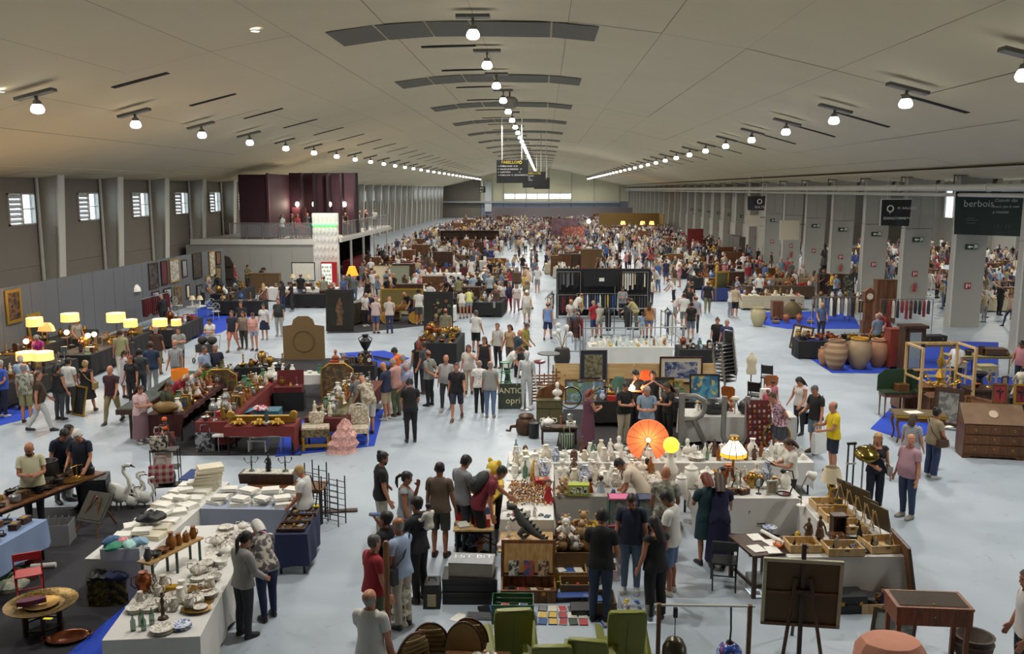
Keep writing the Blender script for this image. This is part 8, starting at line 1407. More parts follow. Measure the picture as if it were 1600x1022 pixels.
rail((13.7,42.0),rad(4),2.3,1.75,'garment rail between the white pillars, left',(12,MIXG+CRG+REDG),311,gl='between the white pillars, left rail');rail((16.6,41.2),rad(2),2.4,1.75,'garment rail between the white pillars, right',(11,REDG+DARKG+CRG),312,gl='between the white pillars, right rail')
lc=thing('longcase_clock','tall brown longcase clock between the garment rails','clock',(15.25,42.3,0),rad(3));ob('case',BX((0,0,.3),(.5,.35,.6)).box((0,0,1.05),(.34,.28,.95)),MWD,lc);ob('hood',BX((0,0,1.75),(.46,.34,.45)).prism([(-.25,0),(.25,0),(0,.2)],-.17,.17,0,TL((0,0,1.97))@EX),MWD,lc);ob('dial',LA([(.15,-.01),(.15,.01)],18,mat=TL((0,-.175,1.76))@EX),CRM,lc)
cabinet((17.2,45.5),rad(2),1.0,.5,2.2,'tall brown wardrobe beside the white pillar',MWD,0,2,'wardrobe','wardrobe');
for k,(x,y,L_,W_,c,nm)in enumerate(((11.2,50.3,3.4,1.1,'cream','lace-cloth'),(12.5,55.5,4.2,1.2,'brown','gilt mirror'),(10.0,60.5,2.6,1.6,'dark','bronze'),(14.0,60.0,4.0,1.3,'tan','basket'),(15.3,49.5,3.2,1.2,'brown','tool'),(10.0,68,3.5,1.4,'dark','garden'),(14.3,67,3.8,1.4,'white','porcelain'))):
 ctable((x,y),rad(1),L_,W_,.8,f'{c} cloth on the {nm} table, right block by the pillars',CLT[c],.7,320+k);scatter((x,y),rad(1),L_,W_,.8,CURIO+METAL+CHINA[:4],int(L_*W_*4.6),f'on the {nm} table in the right block',.4,330+k,.06,1.2,1.9)
gf=thing('gilt_mirror_frame','tall gilt mirror frame standing at the right block corner','mirror',at((10.84,54.57)),rad(40));ob('frame',BX((0,0,.08),(1.2,.08,.12)).box((0,0,1.75),(1.2,.08,.12)).box((-.55,0,.9),(.12,.08,1.7)).box((.55,0,.9),(.12,.08,1.7)),GOLD,gf);ob('glass',BX((0,.01,.9),(1.0,.02,1.6)),M('5a5a3a',.3,.3),gf)
t=thing('pedestal_box','dark wooden pedestal on the blue carpet by the lace table','pedestal',at((12.11,46.49)));ob('box',BX((0,0,.55),(.55,.5,.9)),MWD,t);ob('legs',BX((-.22,0,.06),(.06,.4,.12)).box((.22,0,.06),(.06,.4,.12)),MWD,t)
bsk=thing('wicker_demijohn','big woven brown basket jar beside the lace table','basket',at((13.1,47.23)));ob('basket',LA([(.4,0),(.5,.1),(.5,.5),(.3,.75),(.12,.9),(.14,1.0)],16),MP('check','6a5a34','4a3e22',14),bsk);ob('handle',TU([(.4,0,.6),(.5,0,.7),(.3,0,.8)],.03),MWD,bsk)
scatter((10.92,44.67),rad(4),3.6,1.2,.02,[('urn',['terracotta','copper'],2),('basket',['tan'],1),('pot',['iron'],1),('bowl',['brown'],1)],9,'on the blue carpet, right of aisle',.55,340,.05,1.6,2.2)
table((14.0,46.0),rad(2),1.8,.8,.8,'slatted wooden table on blue carpet right of the aisle',DWD,DWD);wk=thing('round_garden_stand','white metal round side table near the pillars','table',at((17.52,49.11)));ob('top',LA([(.32,.72),(.32,.74)],16),WHT,wk);ob('stem',TU([(0,0,.0),(0,0,.72)],.03),WHT,wk);ob('foot',LA([(.2,0),(.03,.05)],12),WHT,wk)
tb3=thing('tall_bronze_statue','tall dark bronze figure standing by the white pillar','statue',at((20.62,66.42),0));ob('plinth',BX((0,0,.45),(.6,.6,.9)),DWD,tb3);ob('figure',cm('figurine',None),M('2c2620',.45),tb3,(0,0,.9),(0,0,PI),6.);picture(at((19.39,58.23)),rad(10),1.5,1.3,'flower painting in dark frame leaning on pillar',DWD,painting(4,'2a3a30','7a7a6a','a8a090'),rad(-8),.08)
# ---------- the people ----------
HC={k:M(v,.55,0,.25,60)for k,v in dict(bk='15110f',br='3a2519',bl='a88a5a',gr='8a8784',wh='c9c6c0',rd='6a2a1a',dg='4a4744').items()}
PT={'floral':FL('c9c2b4','5a5458',11),'dots':MP('spots','dad8d4','1c1c1e',14,thr=.3),'check':MP('check','c9c4c0','33303a',9),'bcheck':MP('check','c8c8cc','24262e',7),'stripe':MP('stripe','4a4c58','b8b8bc',16),'maroonfl':FL('6a1c3a','c8b0b8',24),'leaf':FL('a8a89a','6a6658',10),'camo':CAMO,'navydots':MP('spots','20243c','b8b8c8',30,thr=.28),'hawaii':FL('b9ae98','6f6858',9,'8a7a60'),'zig':FL('8a8068','c8c0a8',26)}
def mt(c):return PT[c]if c in PT else M(c,.8,0,.08,5)
def p(pos,h,hd,tk,tc,bk,bc,hair,label,pose=None,skin=0,lod=1,group=None,**k):
 hs=hair.split(':');hm_=HC.get(hs[1]if len(hs)>1 else 'br')
 if bk=='dress':top=(tk,mt(tc));bot=('dress',mt(bc))
 else:top=(tk,mt(tc));bot=(bk,mt(bc))if bk else None
 label=label.replace('@','person in ')
 return person(pos,h,hd,top,bot,(hs[0],hm_),label,pose,skin,lod=lod,group=group,**k)
T='tee';TR='trousers';SHO='shorts'
# nearest people
a=p((-4.48,12.58),1.66,-35,'long','8f8d8a',TR,'2a2c30','tail:bk','@grey blouse and charcoal trousers with long black ponytail at the crockery table',LOOK,1,0,fem=1,hairlen=.5,shoes='151515')
a=p((-4.32,13.17),1.62,40,'long','floral',TR,'232c4c','bob:wh','@grey floral blouse and pink scarf bending over the crockery',dict(LEAN,lean=28),0,0,fem=1,fat=.5);tag(ob('pink_scarf',RI((0,0,0),.11,.045,14,6,mat=Euler((.5,0,0)).to_matrix().to_4x4()),M('d08ab8',.8),None,wpos(a,a['head']+np.array((0,-.02,-.17)))),'pink scarf round the neck of the person in grey floral blouse','scarf')
a=p((-4.45,15.99),1.63,80,T,'d2d0cc','wide','zig','crop:bl','@white top and patterned beige trousers with yellow bag',LOOK,0,0,fem=1,fat=.4);shoulder_bag(a,0,M('c8b41e'),'yellow handbag on the arm of the person in patterned trousers',(.3,.12,.26),False,BLK,.25)
tote(wpos(a,a['hand'][0]+np.array((.05,.12,-.62))),1.2,.34,.42,'white plastic carrier bag held by person in patterned trousers',glass('d8d8d6',.75))
p((-3.06,16.29),1.8,-70,T,'17171a',TR,'b8b2a4','bun:bk','person with topknot and beard in black T-shirt, hand on hip',HIP,0,0,beard=HC['bk'])
p((-2.49,15.54),1.66,-85,'tank','8d9094',TR,'a8a6a0','tail:bk','@grey tank top with dark ponytail, hand raised to mouth',dict(head=(18,0),arm1=(40,8,125,-20)),1,0,fem=1)
p((-1.87,15.66),1.8,-8,T,'5f4e40',SHO,'45453e','crop:bk','@brown T-shirt and dark khaki shorts seen from behind',ST,1,0,shoes='2a1c1c')
p((-1.49,16.07),1.82,-45,T,'7d7f82',TR,'3a4250','short:bk','@grey T-shirt and jeans beside person in brown',LOOK,0,0)
a=p((-1.16,15.83),1.82,-78,T,'6a1c2a',SHO,'17171b','crop:bk','@maroon T-shirt with backpack reaching over the miniature figures',REACH,1,0);c=wpos(a,a['back']);bpk=thing('backpack','dark grey backpack worn by the person in maroon','bag',c,a['t'].rotation_euler[2]);ob('pack',EL((0,-.04,0),(.17,.13,.24),0,12),M('2e3032',.7),bpk,(0,0,0),(rad(-38),0,0));ob('pocket',EL((0,-.14,-.06),(.12,.06,.12),0,10),M('3a3c40',.7),bpk,(0,0,0),(rad(-38),0,0))
a=p((-2.44,13.26),1.76,65,T,'1b1b1e',TR,'3a3530','short:bk','@black T-shirt drinking from a blue bottle',dict(head=(-8,0),arm0=(70,25,110,-30)),2,0);c=wpos(a,a['hand'][0]+np.array((0,.08,.02)));bo=thing('water_bottle','blue plastic water bottle raised by the drinking person','bottle',c,a['t'].rotation_euler[2]);ob('bottle',LA([(.03,0),(.034,.02),(.032,.16),(.014,.21),(.014,.23)],10),glass('6a9ad8',.7),bo,(0,0,0),(rad(80),0,0));ob('cap',LA([(.016,.23),(.016,.25)],8),M('3a62b8'),bo,(0,0,0),(rad(80),0,0))
p((-2.46,12.33),1.74,-50,T,'921f2c',TR,'4a5240','crop:dg','@red polo shirt and glasses beside the wooden post',ST,0,0,glasses=True)
a=p((-2.16,12.95),1.76,55,T,'9cb0cc',TR,'a49c90','fringe:gr','bald-topped person in light blue shirt with black shoulder bag',dict(head=(15,0),arm0=(30,5,95,-20)),2,0);shoulder_bag(a,1,BLK,'black shoulder bag of the person in light blue shirt',(.32,.12,.24))
a=p((-2.02,13.86),1.78,60,T,'26262c',TR,'1d1c20','short:bk','@dark patterned T-shirt carrying a small child',dict(head=(5,0),arm1=(35,25,95,-40),arm0=(25,10,100,-40)),1,0,shoes='3a1a12')
p(((-2.02,13.86)[0]+.2,(-2.02,13.86)[1]-.12),.82,50,'long','d8d4cc',TR,'2c3040','short:bk','small child in white top carried on the arm',dict(leg0=(60,50,12),leg1=(50,50,12),arm0=(25,12,70,-20),arm1=(25,12,70,-20)),0,1,z0=.98)
p((-2.15,10.51),1.76,-15,T,'c5c3be',TR,'3a3c44','fringe:gr','bald person in white polo shirt seen from behind, bottom edge',dict(head=(-4,0),arm1=(30,12,70,-30)),0,0)
p((-1.32,15.72),1.0,-75,T,'navydots','dress','navydots','tail:br','child in navy dotted dress crouching by the yellow toys',CROUCH,1,0,fem=.3,skirtz=.6)
p((0.92,13.27),1.82,-15,T,'141416',TR,'28364c','short:bk','@black T-shirt and dark jeans standing among the floor games',dict(head=(35,0),arm0=(10,12,30,-20),arm1=(16,12,60,-30)),1,0,shoes='20202a')
p((1.49,14.29),1.78,170,T,'1c2238',TR,'55677e','crop:bk','@navy polo and blue jeans looking down at the toys',dict(LOOK,arm0=(2,10,12,0),arm1=(2,10,12,0)),0,0,shoes='8a8a8c')
p((1.78,13.35),1.68,25,'tank','131315','wide','131315','long:bk','@sleeveless black jumpsuit with long dark hair',dict(head=(25,0),arm0=(20,15,50,-10)),0,0,fem=1,fat=.3)
p((2.14,14.26),1.8,65,T,'d4d2cc',SHO,'586c8c','short:bk','@white T-shirt and denim shorts beside person in black jumpsuit',LOOK,2,0,fat=.5,shoes='b8b0a0')
p((2.22,15.59),1.78,-10,T,'leaf',TR,'1c1c20','bald:bk','@grey patterned shirt seen from behind at the big vases',LOOK,1,0)
a=p((2.95,15.5),1.7,15,T,'1d3c40','dress','1d3c40','bob:rd','person with red hair in dark teal dress at the white vases',HOLD,0,0,fem=1,skirtz=.52,flare=.2)
p((3.16,15.37),1.72,-6,T,'14173a','dress','14173a','long:br','person with brown hair in long navy dress beside the teal dress',dict(LEAN,lean=22),0,0,fem=1,skirtz=.15,flare=.3)
p((1.95,16.81),1.72,70,T,'cdbda8',TR,'2a2a30','short:bk','seller in cream T-shirt bending between the crockery tables',dict(LEAN,lean=48),0,0)
a=p((5.15,18.1),1.64,95,T,'cfcdc6',TR,'1b1b20','bob:br','@white T-shirt reading a paper behind the right table',HOLD,0,0,fem=1);tag(ob('paper_sheet',BX((0,.06,.05),(.28,.2,.008),0,(rad(30),0,0)),WHT,None,wpos(a,(a['hand'][0]+a['hand'][1])/2),a['t'].rotation_euler[2]),'white paper held by the reader behind the right table','paper')
a=p((7.01,18.41),1.68,172,'strap','141826','wide','181c2c','long:bl','blonde person in black top and wide navy trousers with white bag',dict(head=(8,-15),arm0=(16,14,70,-45)),0,0,fem=1,shoes='c8c8c8');shoulder_bag(a,1,M('c9c6bc'),'white shoulder bag of the blonde person in black',(.26,.1,.2),True,M('8a8478'))
p((7.51,17.97),1.78,120,T,'a8828e',TR,'2c3a54','fringe:wh','@pink polo and dark jeans, looking aside',dict(head=(0,30),arm0=(-4,14,10,0),arm1=(4,12,16,0)),0,0,fat=.9,shoes='8a8478')
p((8.51,20.33),1.6,-40,T,'stripe',TR,'2c2e3a','bob:br','@navy striped T-shirt behind the pink polo',ST,0,0,fem=1,fat=.5)
a=p((9.15,20.63),1.68,-70,T,'8f8068','wide','2c3a5c','bun:bk','@taupe top and jeans pointing with a paper at the bureau',dict(head=(10,0),arm1=(55,10,15,-10),arm0=(8,14,40,-30)),1,0,fem=1,fat=.7,shoes='c8c8c4');shoulder_bag(a,0,M('4a2c1c'),'brown shoulder bag of the person in taupe',(.28,.1,.18));tag(ob('paper_sheet',BX((0,.1,.02),(.14,.26,.006)),WHT,None,wpos(a,a['hand'][1]),a['t'].rotation_euler[2]),'white leaflet held out by the person in taupe','paper')
p((6.92,20.94),1.74,95,T,'d0b414',SHO,'1c2032','fringe:dg','bald person in bright yellow T-shirt and navy shorts',dict(head=(18,0),arm0=(26,8,70,-30),arm1=(20,8,60,-30)),0,0,fat=.3)
a=p((6.98,22.56),1.8,120,T,'18181b',SHO,'6a7d92','crop:dg','@black T-shirt and light denim shorts with black pouch',dict(head=(32,0),arm0=(14,10,60,-20)),0,0,shoes='5a4434');shoulder_bag(a,0,BLK,'black pouch bag of the person in denim shorts',(.26,.1,.3),True,None,.1);tote(wpos(a,a['hand'][1]+np.array((-.1,.1,-.72))),.5,.42,.55,'big white plastic carrier bag held by person in black T-shirt',glass('dcdcda',.8))
p((5.93,21.99),1.78,105,T,'maroonfl',SHO,'3a3c44','crop:br','@maroon floral shirt bending over the orange chairs',dict(BEHIND,lean=22),0,0)
p((7.08,24.32),1.66,125,'tank','c9c4be',TR,'2a2c34','long:bk','@white top with long straight black hair by the children',LOOK,0,1,fem=1)
p((6.76,26.05),1.18,180,T,'b8707c',SHO,'3a3c50','short:bk','child in pink T-shirt beside the orange chairs',LOOK,1,1);p((6.44,25.22),1.1,150,T,'c0566a',SHO,'40303c','crop:br','smaller child in coral top beside the orange chairs',LOOK,0,1)
p((6.41,11.34),1.78,80,T,'cfcdca',TR,'25262c','short:br','@white T-shirt cut by the right edge',ST,0,0)
# left foreground men
p((-10.12,16.78),1.8,-150,T,'c4bf9f',TR,'1c1a1c','bald:bk','bald bearded person in cream T-shirt behind the long brown table',dict(HOLD,head=(30,-20)),1,0,fat=.6,beard=HC['bk'])
p((-10.4,18.29),1.78,-125,T,'1b2038',TR,'55555a','short:bk','@navy T-shirt reaching across the long brown table',dict(REACH,lean=30),0,0)
p((-10.26,18.43),1.7,-70,'tank','1e1d20',TR,'8f8f8a','short:bk','person with arm on hip behind the navy T-shirt',HIP,0,1,fem=1)
p((-9.73,17.96),1.76,178,T,'141a2c',TR,'22242c','short:wh','white-haired person in dark navy polo behind the long brown table',LOOK,0,0)
